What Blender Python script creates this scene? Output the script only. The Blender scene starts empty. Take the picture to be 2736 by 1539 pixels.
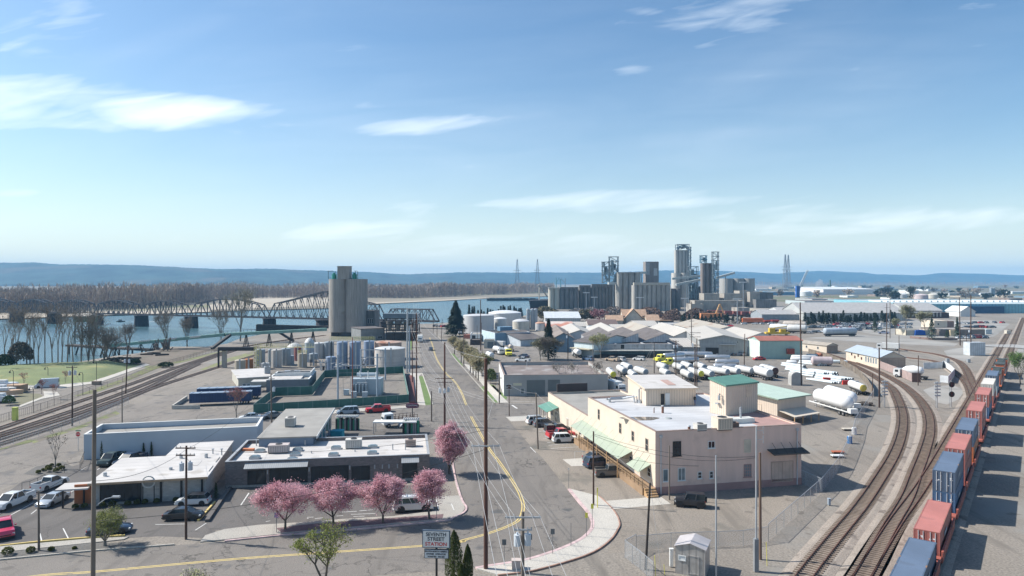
import bpy,math,random
from mathutils import Vector,Matrix,noise as mnoise
from mathutils.geometry import tessellate_polygon
R=math.radians
rnd=random.Random(7)
scene=bpy.context.scene
COL=scene.collection
H,F,CX,HY=30.0,1850.0,1368.0,750.0
V=Vector
# ---------------------------------------------------------------- photo measurements -> ground positions
def crop(ox,oy,s):return lambda x,y:(ox+x/s,oy+y/s)
a1=crop(0,660,3.623);a2=crop(600,660,3.623);a3=crop(1180,660,4.831);a4=crop(1600,640,4.831);a5=crop(2036,700,3.623)
c1=crop(0,1040,2.904);c2=crop(600,1040,2.904);c3=crop(1200,1040,2.903);c4=crop(1700,1040,2.903);c5=crop(2136,1040,2.903)
z1=crop(620,880,5.084);z2=crop(1190,850,5.084);z3=crop(1620,850,5.084);z4=crop(1950,880,5.795)
z5=crop(2300,820,5.367);z6=crop(1040,830,5.573);z7=crop(0,900,6.3)
def G(p,z=0.0):
 d=F*(H-z)/(p[1]-HY)
 return V(((p[0]-CX)/F*d,d,z))
def at(px,d,z=0.0):return V(((px-CX)/F*d,d,z))
def zt_(py,d):return H-(py-HY)*d/F
def xd(px,d):return(px-CX)/F*d
# ---------------------------------------------------------------- materials
MATS={}
def lin(c):
 if isinstance(c,(int,float)):return(c,c,c)
 return c
def mat(name,c,rough=0.85,metal=0.0,var=0.12,scale=0.6,c2=None,bump=0.0,kind=None,pitch=0.3,coat=0.0,fine=0.0,spots=None,island=0.0,cracks=0):
 if name in MATS:return MATS[name]
 m=bpy.data.materials.new(name);m.use_nodes=True
 nt=m.node_tree;N=nt.nodes;L=nt.links
 bs=N['Principled BSDF'];bs.inputs['Roughness'].default_value=rough;bs.inputs['Metallic'].default_value=metal
 if coat:bs.inputs['Coat Weight'].default_value=coat;bs.inputs['Coat Roughness'].default_value=0.05
 c=lin(c)
 lo=tuple(max(0,x*(1-var))for x in c);hi=tuple(min(1,x*(1+var))for x in c)if c2 is None else lin(c2)
 tc=N.new('ShaderNodeTexCoord')
 def noise(sc,det=5,src='Object',stretch=None):
  n=N.new('ShaderNodeTexNoise');n.inputs['Scale'].default_value=sc;n.inputs['Detail'].default_value=det
  if stretch:
   mp=N.new('ShaderNodeMapping');mp.inputs['Scale'].default_value=stretch
   L.new(tc.outputs[src],mp.inputs[0]);L.new(mp.outputs[0],n.inputs['Vector'])
  else:L.new(tc.outputs[src],n.inputs['Vector'])
  return n
 def ramp(src,a,b):
  r=N.new('ShaderNodeMapRange');r.inputs[1].default_value=a;r.inputs[2].default_value=b
  L.new(src,r.inputs[0]);return r.outputs[0]
 def mix(fac,a,b,mode='MIX'):
  x=N.new('ShaderNodeMix');x.data_type='RGBA';x.blend_type=mode
  for s,v in((x.inputs[0],fac),(x.inputs[6],a),(x.inputs[7],b)):
   if hasattr(v,'links'):L.new(v,s)
   elif isinstance(v,(int,float)):s.default_value=v
   else:s.default_value=(*v,1)
  return x.outputs[2]
 if kind=='streak':n=noise(1.0,6,'UV',(0.9,0.12,1))
 else:n=noise(scale)
 col=mix(ramp(n.outputs['Fac'],0.34,0.66),lo,hi)
 hgt=None
 if kind in('ribs','planks','panels'):
  sx=N.new('ShaderNodeSeparateXYZ');L.new(tc.outputs['UV'],sx.inputs[0])
  w=N.new('ShaderNodeMath');w.operation='PINGPONG';w.inputs[1].default_value=pitch/2
  L.new(sx.outputs[0 if kind!='panels' else 1],w.inputs[0])
  k=ramp(w.outputs[0],0.0,pitch*(0.16 if kind=='ribs' else 0.05))
  col=mix(k,tuple(x*0.66 for x in c),col);hgt=k
 if kind=='corr':
  sx=N.new('ShaderNodeSeparateXYZ');L.new(tc.outputs['UV'],sx.inputs[0])
  w=N.new('ShaderNodeMath');w.operation='PINGPONG';w.inputs[1].default_value=pitch/2
  L.new(sx.outputs[0],w.inputs[0]);hgt=ramp(w.outputs[0],0.0,pitch/2)
  col=mix(hgt,tuple(x*0.8 for x in c),col)
 if kind=='brick':
  b=N.new('ShaderNodeTexBrick');L.new(tc.outputs['UV'],b.inputs['Vector'])
  b.inputs['Scale'].default_value=1.0;b.inputs['Brick Width'].default_value=pitch;b.inputs['Row Height'].default_value=pitch*0.38
  b.inputs['Mortar Size'].default_value=0.012
  b.inputs['Color1'].default_value=(*lo,1);b.inputs['Color2'].default_value=(*hi,1);b.inputs['Mortar'].default_value=(*tuple(x*0.75 for x in c),1)
  col=mix(ramp(n.outputs['Fac'],0.3,0.7),b.outputs[0],tuple(x*1.0 for x in c));hgt=b.outputs['Fac']
 if fine:
  n2=noise(14.0 if fine<1 else fine,3)
  col=mix(0.55,col,mix(ramp(n2.outputs['Fac'],0.3,0.7),tuple(x*(1-0.55)for x in c),tuple(min(1,x*1.5)for x in c)))
  hgt=hgt or n2.outputs['Fac']
 if spots:
  sc_,thr,sc2=spots
  n3=noise(sc_,7)
  col=mix(ramp(n3.outputs['Fac'],thr,thr+0.09),col,lin(sc2))
 if cracks:
  vo=N.new('ShaderNodeTexVoronoi');vo.feature='DISTANCE_TO_EDGE';vo.inputs['Scale'].default_value=cracks;nd=noise(.5,4);vm=N.new('ShaderNodeVectorMath');vm.operation='MULTIPLY_ADD';vm.inputs[1].default_value=(4,4,4);L.new(nd.outputs['Color'],vm.inputs[0]);L.new(tc.outputs['Object'],vm.inputs[2]);L.new(vm.outputs[0],vo.inputs['Vector'])
  n4=noise(.08,3);kf=N.new('ShaderNodeMath');kf.operation='MULTIPLY';L.new(ramp(vo.outputs['Distance'],.012,.004),kf.inputs[0]);L.new(ramp(n4.outputs['Fac'],.42,.56),kf.inputs[1]);col=mix(kf.outputs[0],col,tuple(x*.45 for x in c))
  n5=noise(.6,2,'Object',(1,.12,1));col=mix(ramp(n5.outputs['Fac'],.54,.72),col,tuple(x*.74 for x in c))
  bk_=N.new('ShaderNodeTexBrick');mb_=N.new('ShaderNodeMapping');mb_.inputs['Rotation'].default_value=(0,0,.21);L.new(tc.outputs['Object'],mb_.inputs[0]);L.new(mb_.outputs[0],bk_.inputs['Vector']);bk_.inputs['Scale'].default_value=1;bk_.inputs['Brick Width'].default_value=11;bk_.inputs['Row Height'].default_value=7;bk_.inputs['Mortar Size'].default_value=.035;bk_.inputs['Color1'].default_value=(.84,.84,.85,1);bk_.inputs['Color2'].default_value=(1,1,1,1);bk_.inputs['Mortar'].default_value=(.72,.72,.72,1);col=mix(.75 if cracks>.01 else .3,col,bk_.outputs[0],'MULTIPLY')
  n6=noise(.33,2);col=mix(ramp(n6.outputs['Fac'],.66,.69),col,tuple(x*.70 for x in c))
 if island:
  g=N.new('ShaderNodeNewGeometry')
  col=mix(1.0,col,mix(g.outputs['Random Per Island'],(1-island,)*3,(1.0,)*3),'MULTIPLY')
 L.new(col,bs.inputs['Base Color'])
 if bump and hgt is not None or bump and kind is None:
  bp=N.new('ShaderNodeBump');bp.inputs['Strength'].default_value=min(1,bump);bp.inputs['Distance'].default_value=0.05
  L.new(hgt if hgt is not None else noise(scale*8).outputs['Fac'],bp.inputs['Height']);L.new(bp.outputs[0],bs.inputs['Normal'])
 MATS[name]=m
 return m
asphalt=mat('asphalt',(.188,.168,.147),.92,var=.16,scale=.09,fine=9,cracks=.11,spots=(.35,.60,(.10,.098,.095)))
asphalt_dark=mat('asphalt_lot',(.128,.116,.106),.92,var=.18,scale=.15,fine=9,cracks=.15,spots=(.5,.63,(.115,.11,.105)))
asp_o=mat('asphalt_old',(.222,.196,.168),.93,var=.18,scale=.07,fine=7,cracks=.09,spots=(.22,.58,(.125,.12,.115)))
gravel=mat('gravel',(.240,.207,.170),.96,var=.26,scale=.06,fine=5,cracks=.001,bump=.5,spots=(.11,.57,(.135,.125,.105)))
gravel_dark=mat('gravel_dark',(.125,.118,.108),.96,var=.22,scale=.2,fine=6,bump=.5)
yardgrav=mat('yard_ground',(.232,.204,.171),.96,var=.26,scale=.035,fine=4,cracks=.001,spots=(.05,.56,(.24,.225,.20)))
ballast=mat('ballast',(.30,.255,.212),.96,var=.20,scale=.25,fine=7,bump=.8,spots=(.35,.58,(.145,.12,.10)))
cnc=mat('concrete',(.36,.335,.295),.9,var=.12,scale=.4,fine=8,spots=(.5,.63,(.28,.265,.24)))
cnp=mat('concrete_pale',(.46,.43,.38),.9,var=.1,scale=.4,fine=8)
dirt=mat('dirt',(.165,.135,.105),.97,var=.25,scale=.15,fine=4,bump=.5,spots=(.2,.55,(.115,.105,.075)))
grass_m=mat('turf',(.165,.195,.085),.97,var=.22,scale=.12,fine=5,spots=(.08,.52,(.25,.24,.10)))
grass_b=mat('lawn',(.125,.185,.06),.97,var=.2,scale=.5,fine=6)
sand=mat('sand',(.42,.36,.28),.95,var=.1,scale=.02)
rail_m=mat('rail_steel',(.20,.105,.07),.55,.5,var=.2)
tie_m=mat('tie_wood',(.17,.13,.10),.95,var=.3,scale=1.2)
yellow=mat('road_yellow',(.62,.47,.17),.8,var=.12,scale=2,spots=(1.6,.62,(.30,.25,.16)))
white_p=mat('road_white',(.62,.61,.58),.8,var=.12,scale=2,spots=(1.8,.64,(.25,.24,.23)))
pinkcurb=mat('blossom_kerb',(.50,.37,.36),.9,var=.2,scale=1.5)
pole_m=mat('pole_wood',(.085,.050,.036),.9,var=.3,scale=.8,kind='streak')
p_gr=mat('pole_weathered',(.17,.14,.115),.9,var=.25,scale=.8,kind='streak')
galv=mat('galvanised',(.42,.44,.46),.5,.5,var=.1)
sdk=mat('dark_steel',(.035,.035,.037),.6,.3)
black=mat('black_paint',(.018,.018,.02),.5)
glass=mat('dark_glass',(.025,.032,.038),.08,0,var=.2,scale=.7)
gls=mat('pale_glass',(.16,.20,.22),.12,0,var=.25,scale=.7)
white=mat('white_paint',(.66,.66,.64),.6,var=.05,scale=1.5)
w_rf=mat('white_roof',(.50,.475,.45),.85,var=.09,scale=.25,kind='panels',pitch=1.9,spots=(.28,.60,(.39,.36,.325)))
pink_roof=mat('membrane_roof',(.47,.475,.485),.8,var=.09,scale=.2,kind='panels',pitch=1.9,spots=(.25,.60,(.37,.37,.38)))
g_rf=mat('grey_roof',(.30,.285,.26),.92,var=.12,scale=.3,kind='panels',pitch=1.0)
tar_roof=mat('tar_roof',(.20,.165,.15),.93,var=.2,scale=.25,spots=(.18,.56,(.30,.275,.26)))
d_rf=mat('dark_roof',(.125,.11,.105),.93,var=.18,scale=.2,spots=(.4,.62,(.17,.15,.14)))
tan_roof=mat('tan_metal_roof',(.42,.375,.31),.7,var=.12,scale=.1,kind='corr',pitch=1.2,spots=(.12,.56,(.33,.24,.18)))
p_rf=mat('pale_metal_roof',(.50,.465,.41),.6,var=.08,scale=.1,kind='corr',pitch=1.2,spots=(.10,.60,(.47,.43,.38)))
stucco=mat('peach_stucco',(.68,.50,.415),.9,var=.07,scale=.5,kind='streak',spots=(.35,.60,(.59,.435,.36)))
stucco_d=mat('plinth_mauve',(.36,.225,.20),.9,var=.08,scale=.6)
cream=mat('cream_wall',(.60,.52,.42),.85,var=.05,scale=.4)
siding=mat('cream_siding',(.66,.54,.43),.7,var=.04,kind='ribs',pitch=.45,bump=.5)
siding_w=mat('white_siding',(.60,.62,.62),.7,var=.06,kind='ribs',pitch=.5,bump=.4)
sdb=mat('blue_siding',(.15,.255,.35),.7,var=.08,kind='ribs',pitch=.4,bump=.3)
siding_mint=mat('mint_siding',(.34,.47,.42),.7,var=.05,kind='ribs',pitch=.5,bump=.3)
sdg=mat('grey_siding',(.33,.34,.335),.75,var=.12,kind='ribs',pitch=.6,bump=.3,spots=(.3,.62,(.24,.235,.23)))
brick_dk=mat('dark_brick',(.215,.180,.168),.9,var=.35,scale=1.1,kind='brick',pitch=.42,bump=.5)
brick_pale=mat('pale_stone',(.42,.395,.365),.9,var=.25,scale=1.2,kind='brick',pitch=.6,bump=.5)
green_roof=mat('green_roof',(.11,.25,.195),.55,var=.08,kind='ribs',pitch=.45)
mint_roof=mat('pale_green_roof',(.46,.56,.47),.6,var=.05,kind='ribs',pitch=.45)
awn_m=mat('awning_sheet',(.35,.40,.31),.6,var=.08,kind='corr',pitch=.25)
rust_roof=mat('rust_red_roof',(.36,.135,.10),.8,var=.15,scale=.2,kind='ribs',pitch=.6)
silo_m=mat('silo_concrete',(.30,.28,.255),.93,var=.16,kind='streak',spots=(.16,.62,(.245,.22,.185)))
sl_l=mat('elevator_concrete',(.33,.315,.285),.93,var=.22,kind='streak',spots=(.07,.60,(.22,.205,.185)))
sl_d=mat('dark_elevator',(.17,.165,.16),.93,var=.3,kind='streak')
truss_m=mat('bridge_steel',(.11,.11,.12),.8,.1,var=.15)
pier_m=mat('pier_stone',(.045,.042,.045),.95,var=.3)
timber=mat('old_timber',(.055,.045,.04),.95,var=.3,scale=2)
conv_g=mat('conveyor_green',(.20,.34,.29),.7,var=.15,scale=.4)
tank_g=mat('tank_grey',(.27,.31,.34),.6,.1,var=.18,kind='streak',spots=(.4,.62,(.20,.15,.12)))
tank_w=mat('tank_white',(.52,.52,.505),.55,var=.08,kind='streak',spots=(.15,.66,(.48,.45,.42)))
tank_b=mat('tank_beige',(.40,.35,.28),.7,var=.15,kind='streak')
tank_o=mat('tank_rust',(.38,.16,.07),.8,var=.25,kind='streak')
brw=mat('bright_white',(.68,.68,.67),.4,var=.03)
alu=mat('aluminium',(.58,.59,.60),.35,.6,var=.06,scale=.5)
bark=mat('bark',(.115,.095,.075),.95,var=.25,scale=2)
bark_g=mat('bark_grey',(.20,.18,.155),.95,var=.2,scale=2)
tyre=mat('tyre_rubber',(.02,.02,.02),.85)
rim=mat('wheel_rim',(.45,.45,.46),.35,.7)
red_l=mat('red_lens',(.42,.02,.02),.3)
lamp_l=mat('clear_lens',(.7,.7,.68),.15)
wire_m=mat('wire',(.46,.46,.46),.5,.3,var=0)
wire_dk=mat('dark_wire',(.03,.03,.03),.7,var=0)
redp=mat('sign_red',(.55,.03,.03),.5,var=.02)
screen_g=mat('green_screening',(.06,.15,.125),.9,var=.15,scale=.6)
redwood=mat('retaining_brick',(.17,.065,.055),.9,var=.2,kind='brick',pitch=.4)
yel=mat('truck_yellow',(.72,.66,.08),.5,var=.05)
wood_n=mat('new_timber',(.48,.30,.15),.8,var=.15)
def leafmat(name,c,c2=None,island=.45):
 m=mat(name,c,.8,var=.2,scale=.5,c2=c2,island=island);nt=m.node_tree;b=nt.nodes['Principled BSDF']
 if not any(n.type=='BSDF_TRANSLUCENT' for n in nt.nodes):
  tr=nt.nodes.new('ShaderNodeBsdfTranslucent');ms=nt.nodes.new('ShaderNodeMixShader');ms.inputs[0].default_value=.35;nt.links.new(b.inputs['Base Color'].links[0].from_socket,tr.inputs[0]);nt.links.new(b.outputs[0],ms.inputs[1]);nt.links.new(tr.outputs[0],ms.inputs[2]);nt.links.new(ms.outputs[0],nt.nodes['Material Output'].inputs[0])
 return m
pink_leaf=leafmat('pink_blossom',(.86,.43,.50),(.95,.62,.66))
green_leaf=leafmat('spring_leaf',(.36,.37,.14),(.26,.30,.08))
yg_leaf=leafmat('yellow_green_leaf',(.33,.35,.10),(.25,.30,.06))
straw_leaf=leafmat('straw_leaf',(.60,.52,.35),(.48,.43,.25))
fir_leaf=leafmat('fir_needles',(.030,.060,.038),(.022,.045,.03),.5)
cypress=leafmat('cypress_leaf',(.045,.085,.025),(.10,.12,.02),.4)
twig_leaf=leafmat('twig_haze',(.235,.19,.155),(.17,.145,.115))
shrub_leaf=leafmat('shrub_leaf',(.12,.15,.05),(.20,.19,.04))
redbud=leafmat('red_twig',(.42,.18,.16),(.35,.13,.12))
# ---------------------------------------------------------------- mesh builder
class MB:
 def __init__(s,M=None):s.v=[];s.f=[];s.m=[];s.mi=0;s.M=M
 def add(s,vs,fs):
  k=len(s.v)
  if s.M is not None:vs=[s.M@V(x)for x in vs]
  s.v.extend([tuple(x)for x in vs])
  for f in fs:s.f.append(tuple(k+i for i in f));s.m.append(s.mi)
  return s
 def box(s,x0,x1,y0,y1,z0,z1):
  return s.add([(x0,y0,z0),(x1,y0,z0),(x1,y1,z0),(x0,y1,z0),(x0,y0,z1),(x1,y0,z1),(x1,y1,z1),(x0,y1,z1)],[(0,3,2,1),(4,5,6,7),(0,1,5,4),(1,2,6,5),(2,3,7,6),(3,0,4,7)])
 def cbox(s,c,d,rz=0.0):
  M=Matrix.Translation(V(c))@Matrix.Rotation(rz,4,'Z');hx,hy,hz=d[0]/2,d[1]/2,d[2]/2
  p=[M@V((a*hx,b*hy,e*hz))for e in(-1,1)for a,b in((-1,-1),(1,-1),(1,1),(-1,1))]
  return s.add(p,[(0,3,2,1),(4,5,6,7),(0,1,5,4),(1,2,6,5),(2,3,7,6),(3,0,4,7)])
 def beam(s,a,b,w,h=None,up=(0,0,1)):
  a,b=V(a),V(b);d=b-a
  if d.length<1e-6:return s
  h=h or w;t=d.normalized();u=V(up)
  if abs(t.dot(u))>.98:u=V((0,1,0))
  x=t.cross(u).normalized()*w/2;y=x.cross(t).normalized()*h/2
  p=[a-x-y,a+x-y,a+x+y,a-x+y,b-x-y,b+x-y,b+x+y,b-x+y]
  return s.add(p,[(0,1,2,3),(7,6,5,4),(0,4,5,1),(1,5,6,2),(2,6,7,3),(3,7,4,0)])
 def tube(s,pts,r,n=6,cap=True):
  pts=[V(p)for p in pts];rs=r if isinstance(r,(list,tuple))else[r]*len(pts)
  vs,fs=[],[]
  for i,p in enumerate(pts):
   t=(pts[min(i+1,len(pts)-1)]-pts[max(i-1,0)]).normalized()
   u=V((0,0,1))if abs(t.z)<.95 else V((1,0,0))
   x=t.cross(u).normalized();y=t.cross(x)
   for k in range(n):
    a=2*math.pi*k/n;vs.append(p+(x*math.cos(a)+y*math.sin(a))*rs[i])
  for i in range(len(pts)-1):
   for k in range(n):
    j=(k+1)%n;fs.append((i*n+k,i*n+j,(i+1)*n+j,(i+1)*n+k))
  if cap:fs.append(tuple(range(n-1,-1,-1)));fs.append(tuple((len(pts)-1)*n+k for k in range(n)))
  return s.add(vs,fs)
 def cyl(s,c,r,h,n=24,r2=None,dome=0.0):
  c=V(c);r2=r if r2 is None else r2
  pr=[(r,0),(r2,h)]
  if dome:pr+=[(r2*.7,h+dome*.55),(r2*.3,h+dome*.92)]
  vs=[c+V((a*math.cos(2*math.pi*k/n),a*math.sin(2*math.pi*k/n),z))for a,z in pr for k in range(n)]
  fs=[(i*n+k,i*n+(k+1)%n,(i+1)*n+(k+1)%n,(i+1)*n+k)for i in range(len(pr)-1)for k in range(n)]
  b=(len(pr)-1)*n
  if dome:vs.append(c+V((0,0,h+dome)));fs+=[(b+k,b+(k+1)%n,b+n)for k in range(n)]
  else:fs.append(tuple(b+k for k in range(n)))
  fs.append(tuple(range(n-1,-1,-1)))
  return s.add(vs,fs)
 def lathe_x(s,prof,n=18,c=(0,0,0)):
  c=V(c);vs=[c+V((x,r*math.cos(2*math.pi*k/n),r*math.sin(2*math.pi*k/n)))for x,r in prof for k in range(n)]
  fs=[(i*n+k,(i+1)*n+k,(i+1)*n+(k+1)%n,i*n+(k+1)%n)for i in range(len(prof)-1)for k in range(n)]
  fs.append(tuple(range(n)));fs.append(tuple((len(prof)-1)*n+k for k in range(n-1,-1,-1)))
  return s.add(vs,fs)
 def prism(s,poly,z0,z1):
  n=len(poly);ar=sum(poly[i][0]*poly[(i+1)%n][1]-poly[(i+1)%n][0]*poly[i][1]for i in range(n))
  if ar<0:poly=poly[::-1]
  vs=[(p[0],p[1],z0)for p in poly]+[(p[0],p[1],z1)for p in poly]
  fs=[(i,(i+1)%n,n+(i+1)%n,n+i)for i in range(n)]
  for t in tessellate_polygon([[V((p[0],p[1],0))for p in poly]]):
   a,b,c=t
   cr=(poly[b][0]-poly[a][0])*(poly[c][1]-poly[a][1])-(poly[b][1]-poly[a][1])*(poly[c][0]-poly[a][0])
   if cr<0:a,c=c,a
   fs.append((n+a,n+b,n+c));fs.append((c,b,a))
  return s.add(vs,fs)
 def sheet(s,poly,z):
  for t in tessellate_polygon([[V((p[0],p[1],0))for p in poly]]):
   a,b,c=(poly[i]for i in t)
   if(b[0]-a[0])*(c[1]-a[1])-(b[1]-a[1])*(c[0]-a[0])<0:a,c=c,a
   s.add([(a[0],a[1],z),(b[0],b[1],z),(c[0],c[1],z)],[(0,1,2)])
  return s
 def side(s,prof,y0,y1):
  n=len(prof);vs=[(x,y0,z)for x,z in prof]+[(x,y1,z)for x,z in prof]
  return s.add(vs,[(i,(i+1)%n,n+(i+1)%n,n+i)for i in range(n)]+[tuple(range(n-1,-1,-1)),tuple(range(n,2*n))])
 def build(s,name,mats,parent=None,smooth=False,world=False):
  if not isinstance(mats,(list,tuple)):mats=[mats]
  me=bpy.data.meshes.new(name);vs=s.v
  if world and parent is not None:
   r=parent
   while r.parent:r=r.parent
   Mi=(Matrix.Translation(r.location)@r.rotation_euler.to_matrix().to_4x4()).inverted();vs=[tuple(Mi@V(p))for p in vs]
  me.from_pydata(vs,[],s.f);me.validate()
  for m in mats:me.materials.append(m)
  if len(mats)>1 and len(me.polygons)==len(s.m):me.polygons.foreach_set('material_index',s.m)
  if smooth:
   me.polygons.foreach_set('use_smooth',[True]*len(me.polygons))
   if smooth is not True:me.set_sharp_from_angle(angle=R(smooth))
  uv=me.uv_layers.new(name='uv').data
  for p in me.polygons:
   n=p.normal
   if abs(n.z)>.995:t,b=V((1,0,0)),V((0,1,0))
   else:t=V((-n.y,n.x,0)).normalized();b=n.cross(t)
   for li in p.loop_indices:
    c=me.vertices[me.loops[li].vertex_index].co;uv[li].uv=(c.dot(t),c.dot(b))
  me.update()
  o=bpy.data.objects.new(name,me);COL.objects.link(o)
  if parent is not None:o.parent=parent
  return o
def tag(o,label=None,cat=None,group=None,kind=None):
 for k,x in(('label',label),('category',cat),('group',group),('kind',kind)):
  if x:o[k]=x
 return o
def thing(name,label,cat,loc=(0,0,0),rz=0.0,group=None):
 o=bpy.data.objects.new(name,None);o.location=V(loc);o.rotation_euler=(0,0,rz);o.empty_display_size=.5
 COL.objects.link(o);return tag(o,label,cat,group)
KIDS={}
def kids(o):
 if not KIDS or o.name not in KIDS:
  return[c for c in bpy.data.objects if c.parent==o]
 return KIDS[o.name]
def snp(o):
 out=[]
 for c in[c for c in bpy.data.objects if c.parent==o]:out.append((c,snp(c)))
 return out
def dup(o,tree,loc,rz,label,group=None,scale=None,mats=None):
 def rec(src,tr,par):
  c=src.copy();COL.objects.link(c)
  if par is not None:c.parent=par
  for s_,t_ in tr:rec(s_,t_,c)
  return c
 r=rec(o,tree,None);r.location=V(loc);r.rotation_euler=(0,0,rz);r['label']=label
 if group:r['group']=group
 if scale:r.scale=scale if not isinstance(scale,(int,float))else(scale,)*3
 return r
def struct(name,mb,m,**k):return tag(mb.build(name,m,**k),kind='structure')
# ---------------------------------------------------------------- camera, sun, sky
cam=bpy.data.cameras.new('camera');co=bpy.data.objects.new('camera',cam);COL.objects.link(co);scene.camera=co
co.location=(0,0,H);co.rotation_euler=(R(90),0,0)
cam.sensor_width=36;cam.lens=36*F/2736;cam.shift_y=-(769.5-HY)/2736;cam.clip_end=60000;cam.clip_start=.5
SUNV=V((-.976*math.cos(R(43)),.216*math.cos(R(43)),math.sin(R(43))))
sl=bpy.data.lights.new('sun','SUN');sl.energy=4.4;sl.angle=R(.53);sl.color=(1,.955,.885)
so=bpy.data.objects.new('sun',sl);so.rotation_euler=SUNV.to_track_quat('Z','Y').to_euler();so.location=(0,0,100);COL.objects.link(so)
w=bpy.data.worlds.new('World');scene.world=w;w.use_nodes=True
nt=w.node_tree;N=nt.nodes;L=nt.links;bg=N['Background'];bg.inputs[1].default_value=.125
sky=N.new('ShaderNodeTexSky');sky.sky_type='NISHITA';sky.sun_disc=False;sky.sun_elevation=R(43);sky.sun_rotation=R(-77.5)
sky.air_density=1.0;sky.dust_density=1.0;sky.ozone_density=2.2;sky.altitude=50
tc=N.new('ShaderNodeTexCoord');sp=N.new('ShaderNodeSeparateXYZ');L.new(tc.outputs['Generated'],sp.inputs[0])
def mth(op,a,b=None,c=None,clamp=False):
 n=N.new('ShaderNodeMath');n.operation=op;n.use_clamp=clamp
 for i,x in enumerate((a,b,c)):
  if x is None:continue
  if hasattr(x,'links'):L.new(x,n.inputs[i])
  else:n.inputs[i].default_value=x
 return n.outputs[0]
yy=mth('MAXIMUM',sp.outputs[1],.05);U=mth('DIVIDE',sp.outputs[0],yy);W=mth('DIVIDE',sp.outputs[2],yy)
def cnoise(su,sv,off,det=7,tilt=0.0,dist=.6):
 cb=N.new('ShaderNodeCombineXYZ');L.new(mth('MULTIPLY',U,su),cb.inputs[0])
 L.new(mth('MULTIPLY',mth('ADD',W,mth('MULTIPLY',U,-tilt)),sv),cb.inputs[1]);cb.inputs[2].default_value=off
 n=N.new('ShaderNodeTexNoise');n.inputs['Scale'].default_value=1;n.inputs['Detail'].default_value=det;n.inputs['Distortion'].default_value=dist
 L.new(cb.outputs[0],n.inputs['Vector']);return n.outputs['Fac']
bands=[(150,280,520,85,-.03,.58),(560,312,320,62,-.07,.46),(1130,335,210,34,.09,.34),(980,285,110,20,.12,.20),(1640,536,420,38,.04,.60),(2330,585,520,50,.03,.48),(1000,585,260,50,.12,.30),(1890,40,330,95,.20,.34),(1690,190,90,24,.12,.34),(40,515,90,16,0,.34),(60,120,260,210,.4,.22),(2600,80,240,90,-.2,.20),(1350,640,1200,55,0,.26)]
tot=None
for x,y,rx,ry,sl_,st in bands:
 u0,v0=(x-CX)/F,(HY-y)/F
 du=mth('DIVIDE',mth('SUBTRACT',U,u0),rx/F)
 dv=mth('DIVIDE',mth('SUBTRACT',mth('SUBTRACT',W,v0),mth('MULTIPLY',mth('SUBTRACT',U,u0),sl_)),ry/F)
 q=mth('SUBTRACT',1.0,mth('ADD',mth('MULTIPLY',du,du),mth('MULTIPLY',dv,dv)),clamp=True)
 q=mth('MULTIPLY',mth('POWER',q,.6),st+.25);tot=q if tot is None else mth('ADD',tot,q)
n1=cnoise(3.6,27,3.1,5,.06,.7);n2=cnoise(9,46,7.7,6,.22,.9);n0=cnoise(1.6,6,1.3,6,.2)
tex=mth('MULTIPLY',mth('MULTIPLY_ADD',n1,3.0,-.95,clamp=True),mth('MULTIPLY_ADD',n2,1.5,.05,clamp=True))
veil=mth('MULTIPLY',mth('MULTIPLY_ADD',n0,2.2,-.95,clamp=True),mth('MULTIPLY_ADD',n1,.55,-.12,clamp=True))
cn=mth('ADD',mth('MULTIPLY',n1,.62),mth('MULTIPLY',n2,.38));cl=mth('MULTIPLY',mth('MULTIPLY_ADD',mth('ADD',cn,mth('MULTIPLY',tot,.38)),2.3,-1.50,clamp=True),.62);cl=mth('ADD',cl,mth('MULTIPLY',veil,.6),clamp=True)
cl=mth('MULTIPLY',cl,mth('GREATER_THAN',sp.outputs[2],0.0))
mx=N.new('ShaderNodeMix');mx.data_type='RGBA';L.new(cl,mx.inputs[0]);hs=N.new('ShaderNodeHueSaturation');hs.inputs['Saturation'].default_value=1.12;hs.inputs['Value'].default_value=.93;L.new(sky.outputs[0],hs.inputs['Color']);hz0=N.new('ShaderNodeMix');hz0.data_type='RGBA';L.new(mth('MULTIPLY',mth('POWER',2.718,mth('MULTIPLY',W,-12.0)),1.0),hz0.inputs[0]);L.new(hs.outputs[0],hz0.inputs[6]);hz0.inputs[7].default_value=(7.7,7.4,6.9,1);tn=N.new('ShaderNodeMix');tn.data_type='RGBA';tn.blend_type='MULTIPLY';tn.inputs[0].default_value=1;tn.inputs[7].default_value=(.77,.85,.85,1);L.new(hz0.outputs[2],tn.inputs[6]);L.new(tn.outputs[2],mx.inputs[6]);mx.inputs[7].default_value=(7.6,7.9,8.1,1)
L.new(mx.outputs[2],bg.inputs[0])
scene.view_settings.view_transform='Standard';scene.view_settings.look='None';scene.view_settings.exposure=.66;scene.view_settings.gamma=1
scene.render.engine='CYCLES';scene.cycles.use_denoising=True;scene.cycles.max_bounces=5;scene.cycles.volume_bounces=0;scene.cycles.diffuse_bounces=3
scene.cycles.transparent_max_bounces=6;scene.cycles.sample_clamp_indirect=4
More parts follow.
